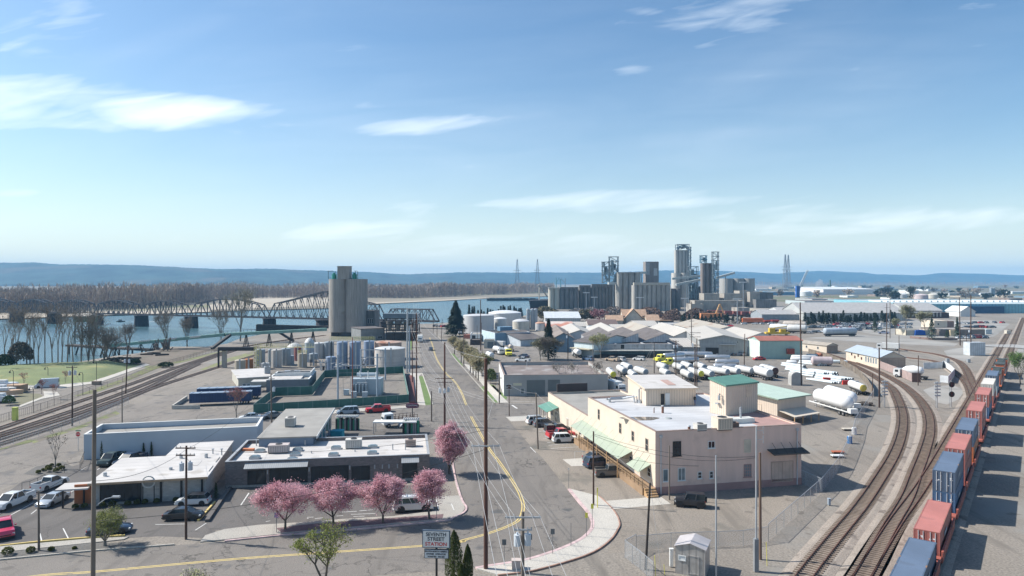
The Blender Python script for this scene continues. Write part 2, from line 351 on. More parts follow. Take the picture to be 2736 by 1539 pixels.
# ================================================================ terrain
def gp(pts,z=0.0):return[tuple(G(p,z)[:2])for p in pts]
def sml(pts,step=None,n=8):
 P=[V((p[0],p[1]))for p in pts];out=[]
 for i in range(len(P)-1):
  p0,p1,p2,p3=P[max(i-1,0)],P[i],P[i+1],P[min(i+2,len(P)-1)]
  for k in range(n):
   t=k/n
   out.append(.5*((2*p1)+(p2-p0)*t+(2*p0-5*p1+4*p2-p3)*t*t+(3*p1-p0-3*p2+p3)*t**3))
 out.append(P[-1])
 if step:
  res=[out[0].copy()];acc=0.0
  for a,b in zip(out,out[1:]):
   d=(b-a).length
   while acc+d>=step:
    f=(step-acc)/d;a=a+(b-a)*f;res.append(a.copy());d=(b-a).length;acc=0.0
   acc+=d
  return res
 return out
def offs(line,d):
 out=[]
 for i,p in enumerate(line):
  t=(line[min(i+1,len(line)-1)]-line[max(i-1,0)]).normalized();out.append(V((p.x-t.y*d,p.y+t.x*d)))
 return out
def rbn(mb,line,w0,w1,z):
 a,b=offs(line,w0),offs(line,w1);k=len(a)
 return mb.add([(p.x,p.y,z)for p in a]+[(p.x,p.y,z)for p in b],[(i,i+1,k+i+1,k+i)if w1>w0 else(i+1,i,k+i,k+i+1)for i in range(k-1)])
def rb3(mb,line,w0,w1,z0,z1):
 a,b=offs(line,w0),offs(line,w1);k=len(a)
 vs=[(p.x,p.y,z0)for p in a]+[(p.x,p.y,z1)for p in a]+[(p.x,p.y,z1)for p in b]+[(p.x,p.y,z0)for p in b]
 fs=[]
 for i in range(k-1):
  for q in range(3):fs.append((q*k+i,q*k+i+1,(q+1)*k+i+1,(q+1)*k+i))
 fs.append((0,k,2*k,3*k));fs.append((4*k-1,3*k-1,2*k-1,k-1))
 return mb.add(vs,fs)
bank=[(-1400,1000),(0,985),(150,976),(300,952),(408,938),(441,926),(552,926),(607,918),(640,905),(700,893),(780,885),(870,878),(980,868),(1060,866),(1166,864),(1250,858),(1350,850),(1440,838),(1500,824),(1560,812),(1800,785),(1900,770),(2100,757)]
bk=gp(bank)
land=bk+[(16000,40000),(40000,40000),(40000,-300),(-2500,-300)]
g=MB();g.prism(land,-9,0.0);struct('ground',g,yardgrav)
water_m=mat('river_water',(.060,.120,.140),.22,var=.25,scale=.012)
nt=water_m.node_tree;bs=nt.nodes['Principled BSDF'];bs.inputs['IOR'].default_value=1.33
tcw=nt.nodes.new('ShaderNodeTexCoord');mpw=nt.nodes.new('ShaderNodeMapping');mpw.inputs['Scale'].default_value=(.10,.35,1);nw=nt.nodes.new('ShaderNodeTexNoise');nw.inputs['Scale'].default_value=1.4;nw.inputs['Detail'].default_value=5
bw=nt.nodes.new('ShaderNodeBump');bw.inputs['Strength'].default_value=.9;bw.inputs['Distance'].default_value=.5
nt.links.new(tcw.outputs['Object'],mpw.inputs[0]);nt.links.new(mpw.outputs[0],nw.inputs['Vector']);nt.links.new(nw.outputs['Fac'],bw.inputs['Height']);nt.links.new(bw.outputs[0],bs.inputs['Normal'])
g=MB();g.add([(-6000,60,-4.2),(6000,60,-4.2),(6000,9000,-4.2),(-6000,9000,-4.2)],[(0,1,2,3)]);struct('river',g,water_m)
fbank=[(-1400,872),(-300,858),(60,850),(240,843),(420,838),(560,833),(650,829),(870,824),(1000,812),(1180,804),(1300,797),(1470,791),(1600,784),(1800,775),(1900,766),(1990,757)]
fl=gp(fbank,-3.4)
farland_m=mat('far_bank_ground',(.24,.205,.15),.95,var=.2,scale=.01,spots=(.004,.55,(.20,.20,.10)))
g=MB();g.prism(fl+[(14000,40000),(-40000,40000),(-6000,300)],-9,-3.4);struct('far_bank',g,farland_m)
g=MB()
g.sheet(gp([(-200,857),(60,850),(240,843),(420,838),(560,833),(560,827),(300,832),(60,840),(-200,846)],-3.2),-3.2)
g.sheet(gp([(560,828),(650,826),(700,822),(860,818),(960,806),(980,800),(860,794),(700,793),(640,800),(560,815)],-3.2),-3.2)
g.sheet(gp([(880,822),(1000,811.5),(1180,803.5),(1300,796.6),(1300,795),(1180,801),(1000,808),(880,816)],-3.2),-3.2)
struct('sand_beach',g,sand)
ridge=[(-900,722),(-500,712),(0,702),(80,701),(160,706),(350,709),(450,712),(530,717),(600,720),(700,719),(830,722),(960,727),(1080,733),(1150,731),(1250,727),(1400,728),(1600,728),(1800,723),(1920,724),(2000,727),(2080,731),(2120,727),(2190,724),(2300,728),(2350,733),(2450,735),(2520,729),(2600,731),(2736,735),(3000,738),(3600,742)]
def rdg(px):
 for(xa,ya),(xb,yb)in zip(ridge,ridge[1:]):
  if px<=xb:t=(px-xa)/(xb-xa);t=t*t*(3-2*t);return ya+(yb-ya)*t
 return ridge[-1][1]
g=MB();nx=900;rows=14
for j in range(rows+1):
 t=j/rows
 for i in range(nx+1):
  px=-900+4500*i/nx
  dr=5600+3400*min(1,max(0,(px-600)/1600));d=dr-1300*(1-t)
  zr=(HY-rdg(px))/F*dr+H
  s=math.sin(t*math.pi/2)**1.1
  x=xd(px,d)
  z=zr*s+mnoise.fractal(V((x*.0015,d*.0015,2)),1,2,5)*42*s*(1-s*.9)+(mnoise.noise(V((x*.035,0,0)))*5+rnd.uniform(-3,3))*(1 if j==rows else .6)*s*(.4 if px>1900 else 1)
  g.v.append((x,d,max(z,8*s)))
for j in range(rows):
 for i in range(nx):a=j*(nx+1)+i;g.f.append((a,a+1,a+nx+2,a+nx+1));g.m.append(0)
hill_m=mat('wooded_hill',(.030,.052,.040),.97,var=.6,scale=.006,spots=(.0028,.56,(.085,.075,.05)),bump=.0)
struct('hills',g,hill_m,smooth=True)
def woods(name,label,mats,zones,n,hr,q,seed,top=None):
 r=random.Random(seed);g=MB()
 for _ in range(n):
  zi=r.random()*(len(zones)-1);i=int(zi);t=zi-i
  px=zones[i][0]+(zones[i+1][0]-zones[i][0])*t;py=zones[i][1]+(zones[i+1][1]-zones[i][1])*t
  d0=F*(H+3.4)/(py-HY);d=d0+r.random()**1.5*zones[i][2];x=xd(px,d0)*(d/d0)
  h=r.uniform(*hr)*(.8+.3*mnoise.noise(V((x*.01,d*.01,seed))))
  b=V((x,d,-3.4));wd=h*r.uniform(.14,.24)
  g.mi=1;g.beam(b,b+V((0,0,h*.8)),.5)
  g.mi=0
  for k in range(q):
   u=r.random();zc=h*(.16+.84*u);rr=wd*(1.15-.75*u)*math.sqrt(r.random());a=r.uniform(0,6.28)
   c=b+V((math.cos(a)*rr,math.sin(a)*rr,zc));s=h*r.uniform(.02,.05)
   up=V((r.uniform(-.5,.5),r.uniform(-.5,.5),1)).normalized()*s*2.4;sd=V((math.cos(a*3),math.sin(a*3),0))*s*.55
   g.add([c-up-sd,c-up*.2+sd*1.4,c+up,c+sd*.2],[(0,1,2,3)])
 return tag(g.build(name,mats),label,'woods',kind='stuff')
bare_far=mat('bare_wood',(.50,.39,.31),.95,var=.2,scale=.01,c2=(.60,.48,.38),island=.5)
bare_far2=mat('bare_wood_dark',(.38,.29,.24),.95,var=.3,scale=.01,island=.4)
woods('bare_woods','brown leafless woods along the far bank of the river',[bare_far,bare_far2],[(-160,838,260),(120,834,300),(420,822,300),(620,798,250),(900,795,250),(1100,797,300),(1300,788,300),(1480,782,300)],4600,(26,34),36,3)
woods('distant_woods','low brown line of far woods below the right hand hills',[bare_far,bare_far2],[(1850,764,900),(2300,763,900),(2800,763,900)],1700,(26,38),18,5)
# ================================================================ roads, lots, pavements
left_edge=[z6(430,240),z6(440,500),z6(500,930),z6(600,1200),z6(660,1400),(1166,1130),c3(10,400),c3(30,560),c3(65,740),c3(110,870),c3(140,920),c3(120,962),c3(30,1005),c2(1680,1030),c2(850,1110),c2(500,1135),c2(0,1185),c1(1350,1212),c1(700,1265),c1(0,1330),(-700,1545)]
right_edge=[z6(600,260),z6(700,370),z6(800,470),z6(940,680),z6(1070,830),z6(1160,930),z6(1350,1150),z6(1560,1380),(1351,1114),c3(640,450),c3(730,540),c3(920,780),c3(1000,880),c3(1060,950),c3(1095,1015),c3(1100,1050),c3(1088,1095),c3(1020,1160),c3(900,1220),c3(740,1280),c3(560,1330),c3(310,1370),(1270,1518),(1100,1530),(950,1541),(500,1590),(-700,1800)]
g=MB();g.sheet(gp(left_edge)+gp(right_edge)[::-1],.012)
struct('street',g,asphalt)
g=MB()
g.sheet(gp([(1152,1068),(1130,1092),(875,1105),(640,1128),(640,1160),(875,1160),(1135,1136),(1172,1150)]),.008)
g.sheet(gp([(1318,1070),(1320,1079),(1490,1076),(1560,1074),(1560,1118),(1480,1117),(1351,1114),(1345,1120)]),.008)
struct('side_street',g,asphalt)
g=MB();g.sheet(gp([(-200,1236),(0,1206),(193,1150),(344,1088),(470,1052),(640,1000),(700,962),(840,942),(1000,940),(1100,930),(1140,990),(1150,1068),(1130,1090),(900,1104),(880,1170),(690,1300),(220,1300),(215,1240),(60,1290),(-200,1345)]),.004)
struct('alley_pavement',g,asp_o)
g=MB()
g.sheet(gp([(-260,1390),(0,1330),(60,1286),(215,1240),(230,1220),(420,1220),(620,1340),(565,1438),(420,1433),(0,1459),(-300,1490)]),.008)
g.sheet(gp([(604,1300),(1135,1296),(1178,1300),(1174,1362),(1051,1378),(924,1388),(780,1398),(690,1402),(545,1422),(560,1400),(606,1316)]),.012)
g.sheet(gp([(880,1120),(1165,1106),(1168,1160),(1100,1200),(870,1200)]),.006)
struct('parking_lot',g,asphalt_dark)
g=MB()
g.sheet(gp([(1351,1114),(1480,1119),(1497,1118),(1560,1170),(1700,1280),(1751,1322),(1640,1330),(1545,1340),(1517,1308.7),(1451,1226),(1420,1195)]),.004)
struct('gravel_parking',g,gravel)
g=MB();g.sheet(gp([(1600,1330),(1751,1326),(2146,1298),(2300,1130),(2340,1085),(2210,1240),(2090,1370),(2040,1440),(1620,1480),(1655,1400),(1640,1360)]),.006)
struct('gravel_yard',g,gravel)
g=MB();g.sheet(gp([(1215,990),(1280,950),(1250,905),(1500,893),(2000,925),(2150,1000),(2310,1060),(2330,1090),(2230,1150),(2140,1150),(2060,1110),(1900,1100),(1700,1080),(1620,1062),(1330,1074),(1285,1040)]),.008)
struct('truck_yard_pavement',g,asp_o)
g=MB()
pale_m=mat('pale_dust',(.29,.275,.25),.95,var=.15,scale=.05,spots=(.04,.55,(.21,.20,.18)))
g.sheet(gp([a5(1560,1240),a5(1650,1205),a5(1850,1190),a5(1960,1250),a5(1900,1330),a5(1790,1380),a5(1700,1360),a5(1620,1300)]),.004)
g.sheet(gp([a5(1760,860),a5(1990,820),a5(2536,830),a5(2536,880),a5(2130,880),a5(1960,960),a5(1800,920)]),.004)
g.sheet(gp([a5(430,735),a5(900,700),a5(1440,740),a5(1900,790),a5(1850,820),a5(1300,790),a5(900,770)]),.004)
g.sheet(gp([a5(380,560),a5(2200,560),a5(2400,600),a5(2250,720),a5(1900,760),a5(1300,730),a5(700,640)]),.006)
struct('yard_road',g,pale_m)
g=MB();g.sheet(gp([z5(2200,545),z5(2500,575),z5(2500,625),z5(2200,590),z5(1700,570),z5(1740,548)]),.26)
struct('level_crossing',g,mat('crossing_deck',(.34,.33,.31),.9))
def lw(pts,n=5):return sml([G(p)for p in pts],n=n)
g=MB()
cor=lw([c3(920,780),c3(1000,880),c3(1060,950),c3(1095,1015),c3(1100,1050),c3(1088,1095),c3(1020,1160),c3(900,1220),c3(740,1280),c3(560,1330),c3(310,1370),(1270,1518)])
rb3(g,cor,-.02,.42,0,.15);struct('kerb_corner',g,pinkcurb)
wk_out=[c3(1160,835),c3(1250,920),c3(1300,990),c3(1318,1050),c3(1305,1090),c3(1250,1170),c3(1130,1260),c3(950,1330),c3(700,1400),c3(590,1422),(1330,1538)]
g=MB();g.prism([tuple(p)for p in offs(cor,.42)]+[tuple(p)for p in lw(wk_out)][::-1],0,.135);struct('pavement_corner',g,cnp)
g=MB();rb3(g,lw(wk_out),-.02,.16,0,.17);struct('pavement_edge',g,mat('rusty_edge',(.33,.20,.15),.9,var=.3))
g=MB()
g.sheet(gp([c3(990,850),c3(1165,833),c3(1200,868),c3(1640,833),c3(1720,890),c3(1280,930),c3(1150,930),c3(1050,920)]),.02)
g.sheet(gp([c3(880,545),c3(1080,530),c3(1200,590),c3(950,598)]),.02)
g.sheet(gp([c3(440,215),c3(620,205),c3(760,205),c3(700,240),c3(480,250)]),.02)
g.sheet(gp([c4(0,850),c4(150,830),c4(268,888),c4(0,915)]),.024)
struct('driveway_slabs',g,cnp)
lk=lw([c3(10,400),c3(30,560),c3(65,740),c3(110,870),c3(140,920),c3(120,962),c3(30,1005),c2(1680,1030),c2(850,1110),c2(500,1135),c2(0,1185)])
g=MB();rb3(g,lk,.02,-.25,0,.15);struct('kerb_pink',g,pinkcurb)
g=MB();g.prism(gp([c2(1640,840),c2(1820,830),c2(1735,560),c2(1760,560),c2(1850,870),c2(1865,930),c2(1830,985),c2(1680,1022),c2(1250,1060),c2(850,1098),c2(500,1122),c2(0,1172),c2(-190,1190),c2(-150,1140),c2(0,1092),c2(270,1058),c2(580,1040),c2(940,1012),c2(1310,990),c2(1670,945)]),0,.12)
struct('pavement_lot_side',g,cnc)
g=MB();g.sheet(gp([c2(400,1085),c2(700,1050),c2(1500,990),c2(1700,975),c2(1690,1010),c2(860,1085),c2(440,1120)]),.128)
struct('planting_strip',g,mat('bark_mulch',(.16,.105,.11),.97,var=.3,scale=2,fine=8))
fr=lw([c1(1350,1212),c1(1100,1232),c1(700,1262),c1(0,1330),(-400,1536)])
g=MB();rb3(g,fr,0,-.25,0,.15);struct('kerb_lot',g,cnc)
g=MB();g.sheet(gp([c1(-400,1300),c1(0,1275),c1(700,1200),c1(1130,1195),c1(1160,1225),c1(700,1260),c1(0,1326),c1(-400,1370)]),.10)
struct('gravel_bed',g,gravel_dark)
g=MB();g.prism(gp([c1(-400,1260),c1(0,1225),c1(300,1200),c1(700,1165),c1(1000,1150),c1(960,1170),c1(700,1197),c1(300,1240),c1(0,1272),c1(-400,1310)]),0,.11)
struct('pavement_strip',g,cnc)
g=MB();rb3(g,lw([c1(-300,1245),c1(0,1220),c1(300,1188),c1(700,1155),c1(970,1138)]),0,-.22,0,.2);struct('kerb_yellow',g,yellow)
g=MB();rb3(g,lw([c1(1530,1025),c1(1660,880)]),0,-.25,0,.2);struct('kerb_yellow_end',g,yellow)
g=MB();rb3(g,lw([c1(1590,1032),c1(1680,900),c1(1770,775)]),0,-.5,0,.35);struct('kerb_dark_wall',g,asphalt_dark)
g=MB();g.sheet(gp([z6(435,980),z6(500,975),z6(610,1300),z6(620,1400),z6(540,1410)]),.02);g.sheet(gp([z6(900,640),z6(960,640),z6(1090,800),z6(1100,830)]),.02)
g.sheet(gp([z6(1345,1150),z6(1440,1110),z6(1620,1370),z6(1555,1375)]),.03);g.sheet(gp([z6(1510,1120),z6(1560,1110),z6(1672,1230),z6(1672,1300)]),.03);g.sheet(gp([z2(600,900),z2(650,910),z2(840,1080),z2(820,1110),z2(740,1060)]),.03)
g.sheet(gp([z6(290,450),z6(340,440),z6(345,600),z6(290,560)]),.03)
struct('grass_verge',g,grass_b)
g=MB();g.sheet(gp([z6(300,930),z6(500,925),z6(440,980),z6(540,1410),z6(420,1400),z6(370,1100)]),.024)
g.sheet(gp([z6(1110,790),z6(1190,810),z6(1460,1080),z6(1672,1260),z6(1672,1330),z6(1620,1330),z6(1420,1110),z6(1200,900)]),.024)
g.sheet(gp([z2(440,700),z2(600,900),z2(860,1150),z2(720,1150),z2(500,900),z2(350,720)]),.036)
struct('side_path',g,cnp)
g=MB();rb3(g,lw([z6(700,370),z6(800,470),z6(940,680),z6(1070,830),z6(1160,930),z6(1350,1150),z6(1560,1380)]),.1,.4,0,.14)
struct('kerb_far_side',g,cnc)
g=MB();rb3(g,lw([z6(500,930),z6(600,1200),z6(660,1400)]),-.1,-.4,0,.14);rb3(g,lw([z1(1290,1130),z1(1450,1122),z1(2150,1075),z1(2500,1055)]),0,.35,0,.14)
struct('kerb_near_side',g,cnp)
g=MB();g.prism(gp([z1(1290,1165),z1(1300,1105),z1(2130,1058),z1(2520,1036),z1(2540,1058),z1(2130,1090),z1(1440,1140)]),0,.1);struct('pavement_substation',g,cnp)
g=MB();g.prism(gp([z6(275,985),z6(355,985),z6(385,1380),z6(300,1385)]),0,.5);struct('terrace',g,redwood)
cl_=lw([z6(600,400),z6(640,500),z6(680,650),z6(740,780),z6(850,940),z6(960,1040),z6(1060,1190),z6(1150,1410)],6)
cl2=lw([c3(170,212),c3(290,430),c3(400,580),c3(520,760),c3(562,850),c3(574,920),c3(550,1000),c3(480,1052),c3(300,1120),c3(100,1175),c2(1850,1182),c2(1530,1216),c2(900,1260),c2(450,1291),c2(0,1325),c1(740,1416),c1(290,1449),(-300,1590)],8)
g=MB()
for ln in(cl_,cl2):rbn(g,ln,-.24,-.09,.018);rbn(g,ln,.09,.24,.018)
struct('road_centre_line',g,yellow)
g=MB()
def pline(a,b,w=.1,z=.02):rbn(g,[V(G(a)[:2]),V(G(b)[:2])],-w/2,w/2,z)
for a,b in[((630,450),(672,492)),((770,435),(960,418)),((790,460),(1010,447)),((1010,447),(960,405)),((760,415),(820,408)),((730,385),(790,380)),((690,330),(740,325)),((650,308),(730,305)),((620,210),(740,205)),((740,205),(780,240))]:pline(c3(*a),c3(*b),.12)
pline(z2(905,1183),z2(975,1228),.45)
for a,b in[((310,1120),(325,1185)),((490,1080),(535,1168)),((1205,1050),(1440,1046)),((1255,1000),(1285,1002)),((1870,900),(1930,805)),((240,970),(285,935)),((70,985),(260,880)),((500,830),(640,745)),((625,630),(700,583)),((755,625),(790,600)),((1515,1095),(1600,1040)),((235,830),(280,800))]:pline(c1(*a),c1(*b),.12)
for a,b in[((125,900),(190,808)),((890,955),(1025,948)),((1045,945),(1160,935)),((870,985),(920,982)),((980,972),(1170,965)),((700,1005),(770,998)),((845,1022),(900,1015)),((1000,990),(1090,985)),((640,995),(690,993)),((320,1028),(355,1022)),((1640,850),(1660,940)),((1760,895),(1780,945)),((640,1000),(650,1005))]:pline(c2(*a),c2(*b),.12,.132 if a[0]>1630 else .022)
struct('parking_lines',g,white_p)
g=MB()
for k in range(14):
 t=k/13;p=V(z6(520+100*t,1045+280*t));pline((p.x+2,p.y),(p.x+30+6*t,p.y-6),.1)
struct('angle_parking_lines',g,white_p)
g=MB();g.sheet(gp([c1(520,745),c1(575,738),c1(590,752),c1(530,758)]),.022);struct('painted_bay_mark',g,mat('bay_blue',(.12,.35,.45),.8))
g=MB()
vs=[];nI,nJ=24,8
top=[(-300,1000),(0,982),(150,975),(260,971),(345,968)];bot=[(-300,1040),(0,1031),(150,1031),(240,1022),(375,978)]
def lerpl(pl,t):
 k=t*(len(pl)-1);i=min(int(k),len(pl)-2);f=k-i;return(pl[i][0]+(pl[i+1][0]-pl[i][0])*f,pl[i][1]+(pl[i+1][1]-pl[i][1])*f)
for j in range(nJ+1):
 for i in range(nI+1):
  a,b=G(lerpl(bot,i/nI)),G(lerpl(top,i/nI));t=j/nJ;p=a.lerp(b,t)
  e=min(1,(1-i/nI)*6,(i/nI)*3+.1);z=(1-(1-min(1,t*1.9))**2)*1.5*e*(1 if t<1 else .0)+.03
  vs.append((p.x,p.y,z+.12*mnoise.noise(V((p.x*.2,p.y*.2,0)))))
g.add(vs,[(j*(nI+1)+i,j*(nI+1)+i+1,(j+1)*(nI+1)+i+1,(j+1)*(nI+1)+i)for j in range(nJ)for i in range(nI)])
struct('park_lawn',g,grass_m,smooth=True)
g=MB();g.prism(gp([(-200,1052),(0,1040),(150,1040),(260,1024),(400,975),(390,972),(260,1013),(150,1029),(0,1029),(-200,1037)]),0,.12);struct('promenade',g,cnp)
g=MB();g.sheet(gp([(-200,1090),(0,1050),(150,1042),(262,1026),(395,980),(430,978),(300,1026),(180,1066),(60,1100),(-40,1130),(-200,1170)]),.01);struct('promenade_road',g,asp_o)
g=MB();g.sheet(gp([z7(340,940),z7(660,960),z7(740,1010),z7(330,1150),z7(200,1120)]),.02);struct('grass_triangle',g,mat('dry_grass',(.17,.16,.10),.96,fine=5))
g=MB();g.prism(gp([z7(330,1190),z7(700,1050),z7(1010,990),z7(960,930),z7(730,920),z7(745,1000),z7(330,1160)]),0,.1);struct('promenade_path',g,cnp)
g=MB();g.sheet(gp([a1(1230,1060),a1(1480,1010),a1(1620,975),a1(2060,975),a1(2050,1000),a1(1700,1110),a1(1450,1150),a1(1250,1150)]),.02)
g.sheet(gp([a1(2060,975),a1(2500,950),a1(2500,980),a1(2050,1005)]),.02)
struct('bare_earth',g,dirt)
g=MB();g.sheet(gp([a1(1240,1130),a1(1500,1150),a1(1700,1110),a1(2130,1010),a1(2330,1000),a1(2300,1015),a1(1880,1090),a1(1560,1160),a1(1180,1320),a1(900,1420),a1(700,1449),a1(1180,1280),a1(1420,1170)]),.03)
g.sheet(gp([a1(1930,1190),a1(2200,1080),a1(2450,1010),a1(2450,1050),a1(2180,1120),a1(2020,1190)]),.03)
g.sheet(gp([c1(240,400),c1(600,290),c1(900,170),c1(930,190),c1(640,300),c1(260,420)]),.03)
g.sheet(gp([c1(-100,470),c1(240,390),c1(250,410),c1(-100,495)]),.03)
struct('track_side_grass',g,mat('scrub_grass',(.20,.21,.09),.96,var=.3,scale=.4,fine=5,spots=(.3,.5,(.18,.155,.12))))
g=MB();g.sheet(gp([c1(180,660),c1(280,600),c1(490,560),c1(560,600),c1(540,650),c1(300,672)]),.014);struct('gravel_corner',g,gravel_dark)
# ================================================================ railway tracks
def track(name,label,pts,ball=(2.3,2.3),tm_=None,single=0,near=None,zb=.05,pxin=True):
 ln=[G(p)for p in pts]if pxin else pts
 raw=sml([(p[0],p[1])for p in ln],step=.62,n=14)
 base=raw[0];root=thing(name,label,'railway track',(base.x,base.y,0))
 g=MB();sm=raw[::4]+[raw[-1]]
 a,b=offs(sm,-ball[0]),offs(sm,ball[1]);a2,b2=offs(sm,-ball[0]+.7),offs(sm,ball[1]-.7);k=len(sm)
 g.add([(p.x,p.y,.012)for p in a]+[(p.x,p.y,zb+.08)for p in a2]+[(p.x,p.y,zb+.08)for p in b2]+[(p.x,p.y,.012)for p in b],[(q*k+i,q*k+i+1,(q+1)*k+i+1,(q+1)*k+i)for q in range(3)for i in range(k-1)])
 g.build('ballast',ballast,root,world=True)
 for s in(-1,1):
  g=MB();ra=offs(sm,s*.75)
  for w0,w1,z0,z1 in((-.035,.035,.2,.36),):rb3(g,ra,w0-.012,w1+.012,z0,z1)
  g.build('rail',rail_m,root,world=True)
 tie_m=tm_ or MATS['tie_wood'];tm=None;order=sorted(range(len(raw)),key=lambda i:raw[i].y)[:single]if single else[]
 st=set(order);g=MB()
 for i,p in enumerate(raw):
  t=(raw[min(i+1,len(raw)-1)]-raw[max(i-1,0)]).normalized();ang=math.atan2(t.y,t.x)+rnd.uniform(-.012,.012)
  if i in st:
   if tm is None:q=MB();q.cbox((0,0,0),(.23,2.6,.16));o=q.build('sleeper',tie_m,root);tm=o
   else:o=tm.copy();COL.objects.link(o);o.parent=root
   o.location=(p.x-base.x,p.y-base.y,zb+.09+rnd.uniform(-.01,.01));o.rotation_euler=(0,0,ang)
  elif p.y<340 or i%2==0:g.cbox((p.x,p.y,zb+.09+rnd.uniform(-.012,.012)),(.23,2.6,.16),ang)
 if g.v:tag(g.build('sleepers',tie_m,root,world=True),kind='stuff')
 return root
A=[(2080,1648),(2156,1536),(2232,1439.6),(2299.6,1357),(2351,1281),(2391,1212),(2410,1153.7),(2411.6,1109),(2398.5,1067.6),(2379,1036),(2326,1001),(2284,979),(2229,957),(2190,943),(2152,933),(2080,917),(2000,905)]
track('railway_track','outer curved track nearest the chain link fence, bending away past the tank yard',A,single=100)
B=[(2240,1640),(2310,1536),(2375,1416),(2424,1333),(2451,1260.5),(2471.5,1205),(2484,1153.7),(2479.5,1109),(2457,1071),(2425,1040),(2395,1020),(2348,995),(2301,976),(2243,957),(2199,943.5),(2152,931),(2095,917)]
track('railway_track','middle curved track that leaves the turnout and bends beside the signal mast',B,single=100)
dirT=V((.605,.796))
def onT(y,off=0.0):
 p=V((54.3+.76*(y-87),y));return p+V((-.796,.605))*off
Cw=[tuple(onT(y,o))for y,o in((60,4.75),(72,4.72),(83,4.6),(95,4.15),(106,3.95),(120,3.9),(140,3.9),(200,4.0),(262,4.1),(330,4.2),(420,4.2))]
track('railway_track','straight track beside the container train, joined by the turnout',Cw,pxin=False,single=60)
track('railway_track','straight track under the double stack container train',[tuple(onT(y))for y in(48,60,100,200,300,420,560)],pxin=False)
track('railway_track','rusty yard track curving round the low brown fence',[z5(-200,560),z5(350,690),z5(700,740),z5(1000,775),z5(1180,830),z5(1330,930),z5(1480,1050),z5(1560,1170),z5(1610,1330)][1:],ball=(1.9,1.9))
track('railway_track','yard track crossing over and joining the straight line',[z5(500,600),z5(800,645),z5(1050,680),z5(1250,730),z5(1400,790),z5(1490,880),z5(1550,1000),z5(1600,1120),z5(1680,1290)],ball=(1.9,1.9))
track('railway_track','faint yard track running left behind the cream building',[z5(-60,820),(2240,940),(2180,921),(2120,905),(2060,896)][1:],ball=(1.8,1.8))
tie_g=mat('tie_grey',(.20,.18,.16),.95,var=.3,scale=1.2)
L1=[(-60,1165),(0,1147),(190,1082),(340,1031),(441,994),(505,972),(607,939),(690,921),(800,905),(870,897)]
L2=[(-60,1181),(0,1163),(190,1101),(340,1047),(441,1006),(505,980),(580,953),(640,934)]
L3=[(-60,1193),(0,1175),(190,1114),(340,1060),(400,1036),(470,1002),(530,974)]
L4=[(-60,1207),(0,1190),(190,1128),(300,1084),(414,1037),(590,980),(673,953),(720,940)]
for i,(pp,lb)in enumerate(((L1,'left yard track closest to the iron promenade fence'),(L2,'second left yard track from the promenade fence'),(L3,'third left yard track, merging toward the silo'),(L4,'left yard track closest to the open asphalt, running to the tank farm'))):
 track('railway_track',lb,pp,ball=(2.2,2.2),tm_=tie_g)
